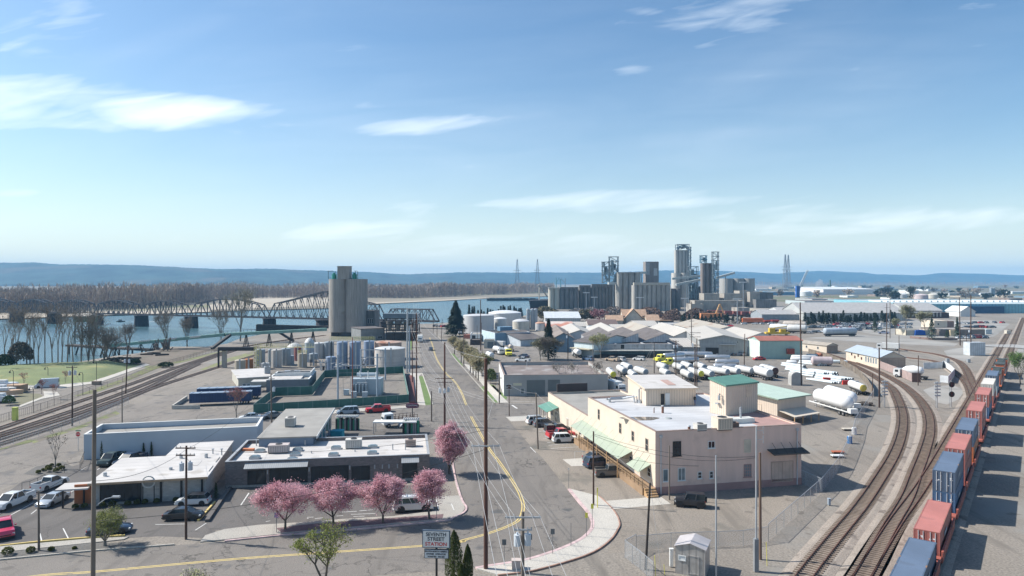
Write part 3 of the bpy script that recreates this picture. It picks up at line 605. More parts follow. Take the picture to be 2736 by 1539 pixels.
 # ================================================================ buildings
class Bld:
 """Rectangular building: root Empty at its near left corner, x along the front, y into the depth."""
 def __init__(s,name,label,A,B,depth,h,cat='building',group=None,z0=0.0,W=None,flip=1):
  s.A=V(A);d=V((B[0]-A[0],B[1]-A[1]));s.W=W or d.length;s.L=depth;s.h=h;s.z0=z0
  s.ang=math.atan2(d.y,d.x);s.root=thing(name,label,cat,(A[0],A[1],z0),s.ang,group)
  s.ux=V((math.cos(s.ang),math.sin(s.ang),0));s.uy=V((-math.sin(s.ang),math.cos(s.ang),0));s.o=V((A[0],A[1],z0))
 def loc(s,x,y,z=0):return s.o+s.ux*x+s.uy*y+V((0,0,z))
 def hit(s,face,p):
  r=V(((p[0]-CX)/F,1,-(p[1]-HY)/F));c=V((0,0,H))
  if face=='roof':t=(s.z0+s.h-H)/r.z;q=c+r*t-s.o;return q.dot(s.ux),q.dot(s.uy)
  n,o={'front':(s.uy,s.o),'left':(s.ux,s.o),'right':(s.ux,s.o+s.ux*s.W),'back':(s.uy,s.o+s.uy*s.L)}[face]
  t=(o-c).dot(n)/r.dot(n);q=c+r*t-s.o
  return(q.dot(s.ux)if face in('front','back')else q.dot(s.uy)),q.z
 def fbox(s,mb,face,u0,u1,za,zb,d0,d1):
  if face=='front':mb.box(u0,u1,-d1,-d0,za,zb)
  elif face=='back':mb.box(u0,u1,s.L+d0,s.L+d1,za,zb)
  elif face=='left':mb.box(-d1,-d0,u0,u1,za,zb)
  else:mb.box(s.W+d0,s.W+d1,u0,u1,za,zb)
  return mb
 def walls(s,m,th=.3,plinth=None,name='wall'):
  g=MB();h=s.h
  g.box(0,s.W,0,th,0,h);g.box(0,s.W,s.L-th,s.L,0,h);g.box(0,th,th,s.L-th,0,h);g.box(s.W-th,s.W,th,s.L-th,0,h)
  s.wall=g.build(name,m,s.root)
  if plinth:
   g=MB();z,pm=plinth;e=.03
   g.box(-e,s.W+e,-e,0,0,z);g.box(-e,s.W+e,s.L,s.L+e,0,z);g.box(-e,0,0,s.L,0,z);g.box(s.W,s.W+e,0,s.L,0,z)
   g.build('plinth',pm,s.root)
  return s
 def flat(s,m,drop=.4,th=.3,cap=None):
  g=MB();g.box(th,s.W-th,th,s.L-th,s.h-drop-.2,s.h-drop);s.roof=g.build('roof',m,s.root)
  if cap:
   g=MB();e=.05;z0,z1=s.h,s.h+.06
   g.box(-e,s.W+e,-e,th+e,z0,z1);g.box(-e,s.W+e,s.L-th-e,s.L+e,z0,z1);g.box(-e,th+e,th+e,s.L-th-e,z0,z1);g.box(s.W-th-e,s.W+e,th+e,s.L-th-e,z0,z1)
   g.build('coping',cap,s.root)
  return s
 def slab(s,m,ov=.4,th=.25,rise=0.0,fascia=None,ovf=None):
  g=MB();a=-(ovf if ovf is not None else ov);b=s.L+ov;z=s.h
  k=rise/s.L;p=[(-ov,a,z+k*a),(s.W+ov,a,z+k*a),(s.W+ov,b,z+k*b),(-ov,b,z+k*b)]
  g.add(p+[(x,y,q+th)for x,y,q in p],[(3,2,1,0),(4,5,6,7)]);s.roof=g.build('roof',m,s.root)
  g=MB();q=p+[(x,y,w_+th)for x,y,w_ in p];g.add(q,[(0,1,5,4),(1,2,6,5),(2,3,7,6),(3,0,4,7)]);g.build('fascia',fascia or m,s.root)
  if rise:
   g=MB();t=.25
   g.add([(0,0,s.h),(0,s.L,s.h),(0,s.L,s.h+rise),(t,0,s.h),(t,s.L,s.h),(t,s.L,s.h+rise)],[(0,2,1),(3,4,5),(1,2,5,4),(0,3,5,2)])
   g.add([(s.W-t,0,s.h),(s.W-t,s.L,s.h),(s.W-t,s.L,s.h+rise),(s.W,0,s.h),(s.W,s.L,s.h),(s.W,s.L,s.h+rise)],[(0,2,1),(3,4,5),(1,2,5,4),(0,3,5,2)])
   g.box(t,s.W-t,s.L-t,s.L,s.h,s.h+rise);g.build('gable_wall',s.wall.data.materials[0],s.root)
  return s
 def gable(s,rise,m,axis='x',ov=.4,wm=None,th=.18):
  z=s.h;W,L_=s.W,s.L;g=MB()
  if axis=='x':
   e=ov*rise/(L_/2)
   for sg in(0,1):
    ye,yr=((-ov,L_/2)if sg==0 else(L_+ov,L_/2));p=[(-ov,ye,z-e),(W+ov,ye,z-e),(W+ov,yr,z+rise),(-ov,yr,z+rise)]
    if sg:p=p[::-1]
    g.add(p+[(a,b,c+th)for a,b,c in p],[(3,2,1,0),(4,5,6,7),(0,1,5,4),(1,2,6,5),(2,3,7,6),(3,0,4,7)])
   q=MB()
   for x in(0,W):q.add([(x,0,z),(x,L_,z),(x,L_/2,z+rise)],[(0,2,1)if x==0 else(0,1,2)])
  else:
   e=ov*rise/(W/2)
   for sg in(0,1):
    xe,xr=((-ov,W/2)if sg==0 else(W+ov,W/2));p=[(xe,-ov,z-e),(xr,-ov,z+rise),(xr,L_+ov,z+rise),(xe,L_+ov,z-e)]
    if sg:p=p[::-1]
    g.add(p+[(a,b,c+th)for a,b,c in p],[(3,2,1,0),(4,5,6,7),(0,1,5,4),(1,2,6,5),(2,3,7,6),(3,0,4,7)])
   q=MB()
   for y in(0,L_):q.add([(0,y,z),(W,y,z),(W/2,y,z+rise)],[(0,1,2)if y==0 else(0,2,1)])
  s.roof=g.build('roof',m,s.root);q.build('gable_wall',wm or s.wall.data.materials[0],s.root);return s
 def win(s,face,u0,u1,za,zb,fm=None,gm=None,name='window',label=None,bars=(0,0),fw=.09,sill=False):
  fm=fm or white;gm=gm or glass
  if u1<u0:u0,u1=u1,u0
  if zb<za:za,zb=zb,za
  g=MB();s.fbox(g,face,u0,u1,za,za+fw,.012,.07);s.fbox(g,face,u0,u1,zb-fw,zb,.012,.07)
  s.fbox(g,face,u0,u0+fw,za+fw,zb-fw,.012,.07);s.fbox(g,face,u1-fw,u1,za+fw,zb-fw,.012,.07)
  for k in range(bars[0]):u=u0+(u1-u0)*(k+1)/(bars[0]+1);s.fbox(g,face,u-.03,u+.03,za+fw,zb-fw,.012,.06)
  for k in range(bars[1]):z=za+(zb-za)*(k+1)/(bars[1]+1);s.fbox(g,face,u0+fw,u1-fw,z-.03,z+.03,.014,.058)
  if sill:s.fbox(g,face,u0-.1,u1+.1,za-.08,za-.003,.012,.14)
  o=g.build(name,fm,s.root)
  q=MB();s.fbox(q,face,u0+fw,u1-fw,za+fw,zb-fw,.008,.03);q.build('pane' if name=='window' else 'leaf',gm,o)
  if label:o['label']=label
  return o
 def winpx(s,face,p,q,**k):
  a,b=s.hit(face,p),s.hit(face,q);return s.win(face,a[0],b[0],b[1],a[1],**k)
 def part(s,name,m,fn,label=None,parent=None,smooth=False):
  g=MB();fn(g);o=g.build(name,m,parent or s.root,smooth=smooth)
  if label:o['label']=label
  return o
def roof_unit(name,label,loc,rz,d,m=galv,grille=True,cat='roof unit',group=None):
 t=thing(name,label,cat,loc,rz,group);w_,l_,h_=d
 g=MB();g.box(-w_/2,w_/2,-l_/2,l_/2,.12,h_);g.box(-w_/2-.03,w_/2+.03,-l_/2-.03,l_/2+.03,h_,h_+.05);g.build('casing',m,t)
 g=MB();g.box(-w_/2+.05,w_/2-.05,-l_/2+.05,l_/2-.05,0,.118);g.build('base',sdk,t)
 if grille:
  g=MB();g.cyl((0,0,h_+.052),min(w_,l_)*.33,.07,16);g.build('fan',sdk,t)
  g=MB()
  n=9
  for k in range(n):x=-w_/2+.12+(w_-.24)*k/(n-1);g.box(x-.03,x+.01,-l_/2-.015,-l_/2-.002,.25,h_-.12)
  g.build('grille',sdk,t)
 return t
def skylight(label,loc,rz,d=(1.5,1.1,.3)):
 t=thing('skylight',label,'skylight',loc,rz,'skylights on the dark brick building')
 a,b,h=d;g=MB();g.box(-a/2,a/2,-b/2,b/2,0,h);g.build('kerb',galv,t)
 g=MB();g.add([(-a/2,-b/2,h+.01),(a/2,-b/2,h+.01),(a/2,b/2,h+.01),(-a/2,b/2,h+.01),(-a/4,-b/4,h+.22),(a/4,-b/4,h+.22),(a/4,b/4,h+.22),(-a/4,b/4,h+.22)],[(0,1,5,4),(1,2,6,5),(2,3,7,6),(3,0,4,7),(4,5,6,7)])
 g.build('dome',gls,t)
def rect_from(A,B,C):
 d=V((B.x-A.x,B.y-A.y)).normalized();n=V((-d.y,d.x));return(V((C.x,C.y))-V((A.x,A.y))).dot(n)
 # ---- peach two storey building
P=Bld('peach_building','two storey peach stucco building with white roof and mauve plinth beside the railway',G(c4(150,820)),G(c4(1280,740)),29.5,8.85)
P.walls(stucco,plinth=(1.05,stucco_d));P.flat(pink_roof,drop=.25,cap=mat('coping_brown',(.27,.20,.17),.8))
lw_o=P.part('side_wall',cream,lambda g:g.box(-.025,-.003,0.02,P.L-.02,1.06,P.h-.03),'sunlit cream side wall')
for(x0,y0,x1,y1,k)in[(283,405,347,515,dict(fm=black,bars=(1,1),gm=glass)),(555,402,610,456,dict(fm=white,bars=(1,0),gm=glass)),(205,620,248,715,dict(fm=white,gm=gls)),(322,610,380,706,dict(fm=white,bars=(1,0),gm=gls)),(475,640,508,692,dict(fm=white,bars=(0,1))),(566,636,597,690,dict(fm=white,bars=(0,1))),(833,582,893,678,dict(fm=stucco_d,bars=(3,3),gm=gls))]:
 P.winpx('front',c4(x0,y0),c4(x1,y1),sill=True,**k)
P.winpx('front',c4(835,390),c4(890,490),fm=cream,gm=mat('blocked_opening',(.50,.45,.36),.9),label='blocked up opening')
P.winpx('front',c4(1045,563),c4(1217,712),name='door',fm=mat('door_trim',(.42,.31,.25),.85),gm=mat('door_peach',(.52,.40,.32),.85,kind='planks',pitch=.6),bars=(1,0),label='wide peach loading door')
for x0,y0,x1,y1 in[(1155,150,1170,240),(1320,257,1338,348),(1417,318,1437,408),(1524,375,1547,488)]:P.winpx('left',c3(x0,y0),c3(x1,y1),fm=mat('trim_tan',(.33,.26,.2),.8),bars=(0,1))
for x0,y0,x1,y1 in[(1100,390,1125,460),(1215,455,1250,520),(1400,510,1425,585),(1437,560,1460,610),(1540,600,1568,690)]:P.winpx('left',c3(x0,y0),c3(x1,y1),fm=white,bars=(0,1))
def awn_long(g):
 y0,y1=8.5,33.0
 for k in range(1):
  g.add([(-2.3,y0,3.05),(-.03,y0,4.1),(-.03,y1,4.1),(-2.3,y1,3.05),(-2.3,y0,3.0),(-.03,y0,4.02),(-.03,y1,4.02),(-2.3,y1,3.0)],[(3,2,1,0),(4,5,6,7),(0,1,5,4),(2,3,7,6),(3,0,4,7)])
aw=P.part('awning',awn_m,awn_long,'long pale green sheet awning')
for k in range(10):y=9+23.5*k/9;P.part('tie_rod',sdk,lambda g:g.beam((-2.2,y,3.12),(-.03,y,5.6),.014),parent=aw)
for k in range(6):y=9+23.5*k/5;P.part('post',wood_n,lambda g:g.beam((-2.2,y,.1),(-2.2,y,3.0),.12),parent=aw)
aw2=P.part('awning',awn_m,lambda g:g.add([(-1.9,1.6,2.9),(-.03,1.6,3.9),(-.03,6.2,3.9),(-1.9,6.2,2.9),(-1.9,1.6,2.84),(-.03,1.6,3.82),(-.03,6.2,3.82),(-1.9,6.2,2.84)],[(3,2,1,0),(4,5,6,7),(0,1,5,4),(2,3,7,6),(3,0,4,7)]),'short sheet awning over the steps')
for y in(1.8,3.9,6):P.part('tie_rod',sdk,lambda g:g.beam((-1.8,y,2.9),(-.03,y,5.2),.03),parent=aw2)
uA,zA=P.hit('front',c4(1015,500));uB,_=P.hit('front',c4(1290,500))
aw3=P.part('awning',mat('awning_wood',(.06,.055,.05),.95),lambda g:g.add([(uA,-1.8,5.1),(uB,-1.8,5.1),(uB,-.03,5.5),(uA,-.03,5.5),(uA,-1.8,4.98),(uB,-1.8,4.98),(uB,-.03,5.38),(uA,-.03,5.38)],[(0,1,2,3),(7,6,5,4),(4,5,1,0),(5,6,2,1),(7,4,0,3)]),'dark weathered canopy over the loading door')
for k in range(4):P.part('tie_rod',sdk,lambda g:g.beam((uA+.8+(uB-uA-1.6)*k/3,-1.7,5.1),(uA+.8+(uB-uA-1.6)*k/3,-.03,6.4),.04),parent=aw3)
for u in(.75,P.W-.75):
 dp=P.part('downpipe',mat('pipe_grey',(.50,.50,.50),.5),lambda g:g.tube([(u,-.12,8.0),(u,-.12,.1)],.09,8));P.part('hopper',mat('pipe_grey',(.5,.5,.5)),lambda g:g.box(u-.2,u+.2,-.28,-.03,8.0,8.35),parent=dp)
st=P.part('steps',wood_n,lambda g:[g.box(-1.7,-.1,-.2-.35*k,.15-.35*k,0,1.0-.25*k)for k in range(4)]and None,'timber steps down from the deck')
P.part('deck',mat('deck_boards',(.30,.20,.12),.9,kind='planks',pitch=.15),lambda g:g.box(-1.9,-.1,.16,32,.0,1.0),'raised timber walkway along the side wall')
def rail_fn(g):
 for k in range(22):g.box(-1.9,-1.8,.3+k*1.45,.4+k*1.45,1.0,2.0)
 g.box(-1.92,-1.78,.2,31,2.0,2.08);g.box(-1.9,-1.82,.2,31,1.5,1.56)
P.part('handrail',mat('rail_wood',(.25,.17,.10),.9),rail_fn)
P.part('plinth_band',stucco_d,lambda g:g.box(P.W-6,P.W-.3,.35,12,P.h-.24,P.h-.21))
PR=lambda p:P.loc(*P.hit('roof',p),P.h-.25)
Pa=Bld('peach_annex','low cream annex with grey roof, on the far end of the peach building',P.loc(0.02,29.52),P.loc(P.W-6,29.52),27.5,5.4)
Pa.walls(cream);Pa.flat(g_rf,drop=.35,cap=mat('coping_brown',(.27,.2,.17)))
Pa.part('parapet',mat('dark_parapet',(.06,.05,.05),.9),lambda g:g.box(2,9,Pa.L-.28,Pa.L+.05,5.46,7.2))
Pa.part('awning',green_roof,lambda g:g.add([(-2.6,19,2.7),(-.03,19,3.6),(-.03,26.5,3.6),(-2.6,26.5,2.7),(-2.6,19,2.6),(-.03,19,3.5),(-.03,26.5,3.5),(-2.6,26.5,2.6)],[(3,2,1,0),(4,5,6,7),(0,1,5,4),(2,3,7,6),(3,0,4,7)]),'small green porch roof')
Pa.part('posts',cream,lambda g:[g.box(-2.5,-2.3,y,y+.2,0,2.62)for y in(19.2,22.6,26.1)]and None)
Pa.win('left',20.5,21.8,.2,2.3,name='door',gm=glass);Pa.win('left',23.2,25.2,.9,2.2)
Pa.win('left',12.2,13.3,.1,2.6,name='door',gm=mat('door_tan',(.40,.31,.22)));Pa.win('left',4,4.9,1,2.6)
S1=Bld('rooftop_shed','cream ribbed room with white roof and open door, on the peach building roof',G(z3(540,1190),P.h-.22),G(z3(1215,1180),P.h-.22),12.5,2.75,cat='rooftop room',z0=P.h-.22)
S1.walls(siding);S1.slab(w_rf,ov=.35,rise=.5,fascia=mat('trim_cream',(.62,.50,.38)))
S1.win('front',2.45,3.3,.05,2.1,name='door',gm=black,fm=mat('trim_cream',(.62,.5,.38)),label='dark open doorway');S1.part('door',white,lambda g:g.box(3.32,4.1,-.14,-.08,.05,2.1),'white door leaf standing open')
S1.part('wall_pipe',galv,lambda g:g.tube([(-.4,3,0),(-.4,3,2.3),(-.1,3,2.6)],.16,8))
S1.part('skylight_panel',mat('roof_tan',(.40,.27,.23)),lambda g:g.add([(4.6,2.3,3.16),(6.0,2.3,3.16),(6.0,7.2,3.36),(4.6,7.2,3.36),(4.6,2.3,3.05),(6,2.3,3.05),(6,7.2,3.2),(4.6,7.2,3.2)],[(0,1,2,3),(0,4,5,1),(1,5,6,2),(3,2,6,7),(0,3,7,4)]))
S2=Bld('rooftop_tower','tall cream ribbed rooftop room with dark green sloping roof',G(z3(1625,1330),P.h-.22),G(z3(2055,1270),P.h-.22),3.4,4.7,cat='rooftop room',z0=P.h-.22)
S2.walls(siding);S2.slab(green_roof,ov=.2,rise=.7)
S2.part('access_panel',mat('trim_cream',(.62,.5,.38)),lambda g:S2.fbox(g,'front',4.6,5.9,2.6,4.3,.01,.06)and None)
S2.part('duct',galv,lambda g:(g.tube([(-.3,1,3.4),(-.45,1,3.1),(-.45,1,2.4)],.2,8),g.box(-.5,-.05,1.2,1.8,1.7,1.9))and None)
S3=Bld('lean_roof_shed','cream ribbed shed with very pale green sloping roof, right of the green roofed tower',G((2077,1128)),G((2152.8,1115)),15,4.9,cat='shed')
S3.walls(siding);S3.slab(mint_roof,ov=.9,rise=1.0,fascia=mat('fascia_sage',(.28,.36,.28)))
S3.part('lean_to',cream,lambda g:g.add([(.3,-4,1.7),(9,-4,1.7),(9,-.03,2.5),(.3,-.03,2.5),(.3,-4,1.6),(9,-4,1.6),(9,-.03,2.4),(.3,-.03,2.4)],[(0,1,2,3),(7,6,5,4),(4,5,1,0),(5,6,2,1),(7,4,0,3)]),'cream lean-to roof')
S3.part('posts',wood_n,lambda g:[g.box(x,x+.15,-3.9,-3.75,0,1.62)for x in(.4,3.2,6,8.7)]and None);S3.win('left',4,5.6,1.6,3.2,gm=siding,fm=mat('trim_cream',(.62,.5,.38)))
roof_unit('air_conditioner','large cream louvred cooling unit in front of the green roofed rooftop tower',PR(c4(665,296)),P.ang,(2.3,2.0,1.7),cream)
roof_unit('condenser','small squat condenser with round fan, near the front edge of the peach roof',PR(c4(495,305)),P.ang,(1.5,1.3,.95),mat('unit_grey',(.52,.50,.46)))
roof_unit('condenser','dark rusty condenser beside the large cream cooling unit',PR(c4(755,292)),P.ang,(1.2,1.0,.9),mat('unit_dark',(.22,.15,.12)))
tr=thing('roof_tray','long pale sheet metal duct box at the foot of the green roofed tower','duct',PR(c4(800,245)),P.ang);g=MB();g.box(-1.9,2.1,-.8,.8,0,.7);g.build('casing',mat('duct_pale',(.60,.60,.56),.6),tr)
g=MB();g.tube([(.2,0,.6),(.2,0,2.3)],.15,8);g.build('flue',galv,tr)
for nm,lb,p,r_,h_ in[('roof_vent','short rusty chimney pipe in the middle of the peach roof',c4(205,172),.2,1.1),('roof_vent','thin black vent pipe left of the rusty chimney pipe',c4(138,172),.08,.8),('roof_vent','low brown pipe by the front edge of the peach roof',c4(410,312),.2,.7),('roof_vent','white mushroom vent near the far left edge of the peach roof',c3(1245,90),.22,.6)]:
 t=thing(nm,lb,'vent',PR(p));g=MB();g.cyl((0,0,0),r_,h_,10);g.build('pipe',galv if 'white' in lb else mat('vent_rust',(.20,.10,.07)),t);g=MB();g.cyl((0,0,h_+.01),r_*1.5,.12,10,r_*.8);g.build('cap',galv,t)
t=thing('roof_hatch','low grey dome hatch lying on the peach roof','hatch',PR(c4(248,215)));g=MB();g.cyl((0,0,0),.6,.12,16,.5,.1);g.build('dome',mat('hatch_grey',(.30,.32,.32)),t)
pd=MB();pc=PR(c4(30,215));pd.sheet([(pc.x+2.9*math.cos(a)*(1+.2*math.sin(3*a)),pc.y+1.7*math.sin(a)*(1+.15*math.cos(2*a)))for a in[k*.35 for k in range(18)]],pc.z+.006)
tag(pd.build('puddle',mat('puddle_water',(.12,.11,.10),.05)),'shallow puddle of rainwater on the peach building roof','puddle')
t=thing('roof_pipework','bent silver pipes running up to the white roofed rooftop shed','pipework',PR(c3(1440,95)),P.ang)
g=MB();g.tube([(-4.5,2,.5),(-1.5,2,.5),(0,.5,1.1),(0,0,.1)],.18,8);g.tube([(-3.5,2.6,.6),(-.6,2.4,.7),(.6,.6,1.0),(.6,.3,.1)],.14,8);g.build('pipes',galv,t)
g=MB();g.cyl((.9,-.2,0),.4,.55,12);g.build('fan_housing',galv,t)
def person(label,loc,rz,top,legs,skin=(.42,.27,.2),hair=(.04,.03,.02)):
 t=thing('person',label,'person',loc,rz)
 me=bpy.data.meshes.new('body');vs=[(0,0,.95),(0,0,1.15),(0,.01,1.42),(0,.0,1.54),(0,-.02,1.68),(-.1,0,.9),(-.11,-.02,.5),(-.11,.02,.08),(-.11,-.13,.04),(.1,0,.9),(.12,-.04,.5),(.13,.02,.08),(.13,-.13,.04),(-.19,0,1.42),(-.25,.02,1.12),(-.22,-.12,.9),(-.21,-.17,.82),(.19,0,1.42),(.26,.02,1.12),(.22,-.12,.92),(.2,-.17,.85)]
 es=[(0,1),(1,2),(2,3),(3,4),(0,5),(5,6),(6,7),(7,8),(0,9),(9,10),(10,11),(11,12),(2,13),(13,14),(14,15),(15,16),(2,17),(17,18),(18,19),(19,20)]
 rr=[.14,.13,.15,.055,.1,.09,.065,.04,.035,.09,.065,.04,.035,.065,.045,.033,.03,.065,.045,.033,.03]
 me.from_pydata(vs,es,[]);o=bpy.data.objects.new('body',me);COL.objects.link(o);o.parent=t
 md=o.modifiers.new('s','SKIN');o.modifiers.new('b','SUBSURF').levels=1;o.modifiers['b'].render_levels=1
 for i,x in enumerate(me.skin_vertices[0].data):x.radius=(rr[i],rr[i]*.85);x.use_root=i==0
 m=bpy.data.materials.new('person_body');m.use_nodes=True;n_=m.node_tree;b_=n_.nodes['Principled BSDF'];b_.inputs['Roughness'].default_value=.85
 tcx=n_.nodes.new('ShaderNodeTexCoord');s_=n_.nodes.new('ShaderNodeSeparateXYZ');n_.links.new(tcx.outputs['Object'],s_.inputs[0]);cr=n_.nodes.new('ShaderNodeValToRGB');cr.color_ramp.interpolation='CONSTANT'
 dv=n_.nodes.new('ShaderNodeMath');dv.operation='DIVIDE';dv.inputs[1].default_value=2.0;n_.links.new(s_.outputs[2],dv.inputs[0]);n_.links.new(dv.outputs[0],cr.inputs[0]);n_.links.new(cr.outputs[0],b_.inputs['Base Color'])
 e=cr.color_ramp.elements;e[0].position=0;e[0].color=(.03,.025,.02,1);e[1].position=.045;e[1].color=(*legs,1)
 for ps,c in((.475,top),(.765,skin),(.865,hair)):x=e.new(ps);x.color=(*c,1)
 me.materials.append(m);return t
person('person in black top and blue trousers standing by the white roofed rooftop shed',S1.loc(8.35,-.5,.03),P.ang+.2,(.02,.02,.022),(.06,.10,.22))
# ---- dark brick shop building with skylights
Bk=Bld('brick_shop','long dark brick shop building with white roof and skylights behind the pink trees',G(c2(5,768)),G(c2(1590,700)),20,5.3)
Bk.L=0;a_=Bk.hit('front',c2(5,570));b_=Bk.hit('front',c2(1590,500));Bk.h=(a_[1]+b_[1])/2
bkf=G(c2(180,395),Bk.h);Bk.L=(V((bkf.x,bkf.y,0))-V((Bk.o.x,Bk.o.y,0))).dot(Bk.uy)
Bk.walls(brick_dk);Bk.flat(w_rf,drop=.5,cap=mat('coping_grey',(.36,.37,.38),.6,.3))
for x0,y0,x1,y1,nb in[(178,632,322,762,1),(350,612,645,745,3),(672,600,962,735,3),(985,598,1128,725,1),(1380,562,1495,705,1)]:
 Bk.winpx('front',c2(x0,y0),c2(x1,y1),fm=black,bars=(nb,0),gm=glass,fw=.12,label='tall dark shopfront window')
for x0,x1,y in[(160,650,598),(1372,1508,552)]:
 uA,zA=Bk.hit('front',c2(x0,y));uB,_=Bk.hit('front',c2(x1,y-8))
 Bk.part('awning',mat('awning_corrugated',(.40,.41,.41),.5,.3,kind='corr',pitch=.3),lambda g:g.add([(uA,-1.1,zA-.1),(uB,-1.1,zA-.1),(uB,-.02,zA+.45),(uA,-.02,zA+.45),(uA,-1.1,zA-.16),(uB,-1.1,zA-.16),(uB,-.02,zA+.39),(uA,-.02,zA+.39)],[(0,1,2,3),(7,6,5,4),(4,5,1,0),(5,6,2,1),(7,4,0,3)]),'corrugated metal awning')
for x,y in[(335,640),(657,620),(972,605),(1165,600),(1225,598),(1276,596),(1342,594)]:
 u,z=Bk.hit('front',c2(x,y));Bk.part('wall_lamp',galv,lambda g:g.box(u-.09,u+.09,-.22,-.02,z-.3,z+.3))
Bk.part('stone_sill',cnc,lambda g:Bk.fbox(g,'front',.1,Bk.W-.1,0,.35,.02,.1)and None)
BR=lambda p:Bk.loc(*Bk.hit('roof',p),Bk.h-.5)
sk=[('nearest the left parapet',235,512),('behind the leftmost skylight',275,463),('front of the row of three',525,528),('middle of the row of three',548,488),('back of the row of three',568,452),('front of the centre pair',845,490),('back of the centre pair',865,437),('front of the right pair',1145,475),('back of the right pair',1150,430)]
for lb,x,y in sk:skylight('square dome skylight on the dark brick shop roof, '+lb,BR(c2(x,y)),Bk.ang)
roof_unit('air_conditioner','wide pinkish air handler near the left of the brick shop roof',BR(c2(422,465)),Bk.ang,(3.0,1.6,1.25),mat('unit_pink',(.46,.40,.38)))
roof_unit('air_conditioner','grey louvred air handler in the middle of the brick shop roof',BR(c2(1003,430)),Bk.ang,(2.5,1.5,1.4),mat('unit_grey',(.52,.5,.46)))
roof_unit('air_conditioner','small rusty box unit near the right of the brick shop roof',BR(c2(1443,418)),Bk.ang,(1.7,1.2,1.1),mat('unit_rust',(.40,.33,.29)))
tag(MB().box(-.9,.9,-.3,.3,0,.35).build('roof_crate',mat('crate_orange',(.62,.22,.10))),'small orange red crate at the left end of the brick shop roof','crate').location=BR(c2(185,452))
for x,y,lb in[(247,415,'left back corner'),(625,415,'back parapet centre'),(1305,445,'right part'),(1403,445,'right end beside the rusty unit'),(675,472,'left of the centre skylights'),(1012,460,'right of the centre skylights')]:
 t=thing('roof_vent','thin vent pipe on the brick shop roof, '+lb,'vent',BR(c2(x,y)));g=MB();g.cyl((0,0,0),.09,.9 if y<450 else .35,8);g.build('pipe',galv,t)
 # ---- low white roofed diner building (left)
Dn=Bld('stone_shop','low pale stone building with flat white roof on the left car park',G(c1(740,905)),G(c1(1595,850)),20,4.0)
u,z=Dn.hit('front',c1(740,715));u2,z2_=Dn.hit('front',c1(1620,690));Dn.h=(z+z2_)/2-.1
far=G(c1(1870,412),Dn.h);Dn.L=min(26,(V((far.x,far.y,0))-V((Dn.o.x,Dn.o.y,0))).dot(Dn.uy));Lf=G(c1(1200,540),Dn.h);Lmid=(V((Lf.x,Lf.y,0))-V((Dn.o.x,Dn.o.y,0))).dot(Dn.uy);Xmid=Dn.W*.42
Dn.part('wall',brick_pale,lambda g:(g.box(0,Dn.W,0,.3,0,Dn.h),g.box(0,.3,.3,Lmid,0,Dn.h),g.box(Dn.W-.3,Dn.W,.3,Dn.L,0,Dn.h),g.box(.3,Xmid,Lmid-.3,Lmid,0,Dn.h),g.box(Xmid,Xmid+.3,Lmid,Dn.L,0,Dn.h),g.box(Xmid+.3,Dn.W-.3,Dn.L-.3,Dn.L,0,Dn.h))and None)
ov=.7
polyR=[(-ov,-ov),(Dn.W+ov*.6,-ov),(Dn.W+ov*.3,Dn.L+.3),(Xmid-.3,Dn.L+.3),(Xmid-.3,Lmid+.4),(-ov,Lmid+.4)]
Dn.part('roof',w_rf,lambda g:g.prism(polyR,Dn.h+.001,Dn.h+.28))
Dn.part('fascia',mat('fascia_tan',(.40,.28,.18)),lambda g:(g.box(-ov-.03,Dn.W+ov*.6,-ov-.06,-ov-.002,Dn.h-.02,Dn.h+.24))and None)
Dn.winpx('front',c1(775,728),c1(1085,862),fm=black,bars=(4,0),gm=glass,fw=.15,label='wide dark glazed front')
for x in(1090,1250,1408,1568):u,z=Dn.hit('front',c1(x,800));Dn.part('post',black,lambda g:g.box(u-.13,u+.13,-.12,-.01,0,Dn.h-.01))
Dn.part('porch_panel',mat('panel_rust',(.40,.14,.06)),lambda g:g.box(-2.6,-.6,.2,.4,.3,2.9),'rust coloured porch screen')
Dn.part('porch_roof',w_rf,lambda g:g.box(-4.6,-.72,-.6,2.6,Dn.h-.55,Dn.h-.35));Dn.part('porch_post',black,lambda g:(g.box(-3.9,-3.7,-.3,-.1,0,Dn.h-.56),g.box(-1.4,-1.2,-.3,-.1,0,Dn.h-.56))and None)
for q in(2,7):Dn.part('side_window',glass,lambda g:Dn.fbox(g,'right',q,q+3,2.6,3.3,.01,.05)and None)
DR=lambda p:Dn.loc(*[(lambda q:q)(k)for k in Dn.hit('roof',p)],Dn.h+.28)
t=thing('wall_emblem','round ring emblem on two black posts in front of the pale stone wall','sign',Dn.loc(Dn.hit('front',c1(1160,800))[0],-.5));t.rotation_euler=(0,0,Dn.ang)
g=MB();g.box(-.75,-.65,0,.1,0,2.3);g.box(.65,.75,0,.1,0,2.3);g.build('posts',black,t)
g=MB();n_=24
for k in range(n_):a,b=2*math.pi*k/n_,2*math.pi*(k+1)/n_;g.beam((.75*math.cos(a),.05,2.9+.75*math.sin(a)),(.75*math.cos(b),.05,2.9+.75*math.sin(b)),.14)
g.build('ring',mat('emblem_pale',(.55,.54,.50)),t)
for x,y,h_,lb in[(1720,525,.9,'hooked'),(1652,515,.7,'straight'),(1600,545,.5,'short'),(1405,550,.45,'squat'),(1325,640,.25,'lone low'),(815,690,.4,'front corner')]:
 t=thing('roof_vent',lb+' grey vent pipe on the low white roof of the pale stone building','vent',DR(c1(x,y)));g=MB();g.cyl((0,0,0),.1 if h_>.5 else .25,h_,8);g.build('pipe',galv,t)
 g=MB();g.cyl((0,0,h_+.01),.22,.1,8);g.build('cap',galv,t)
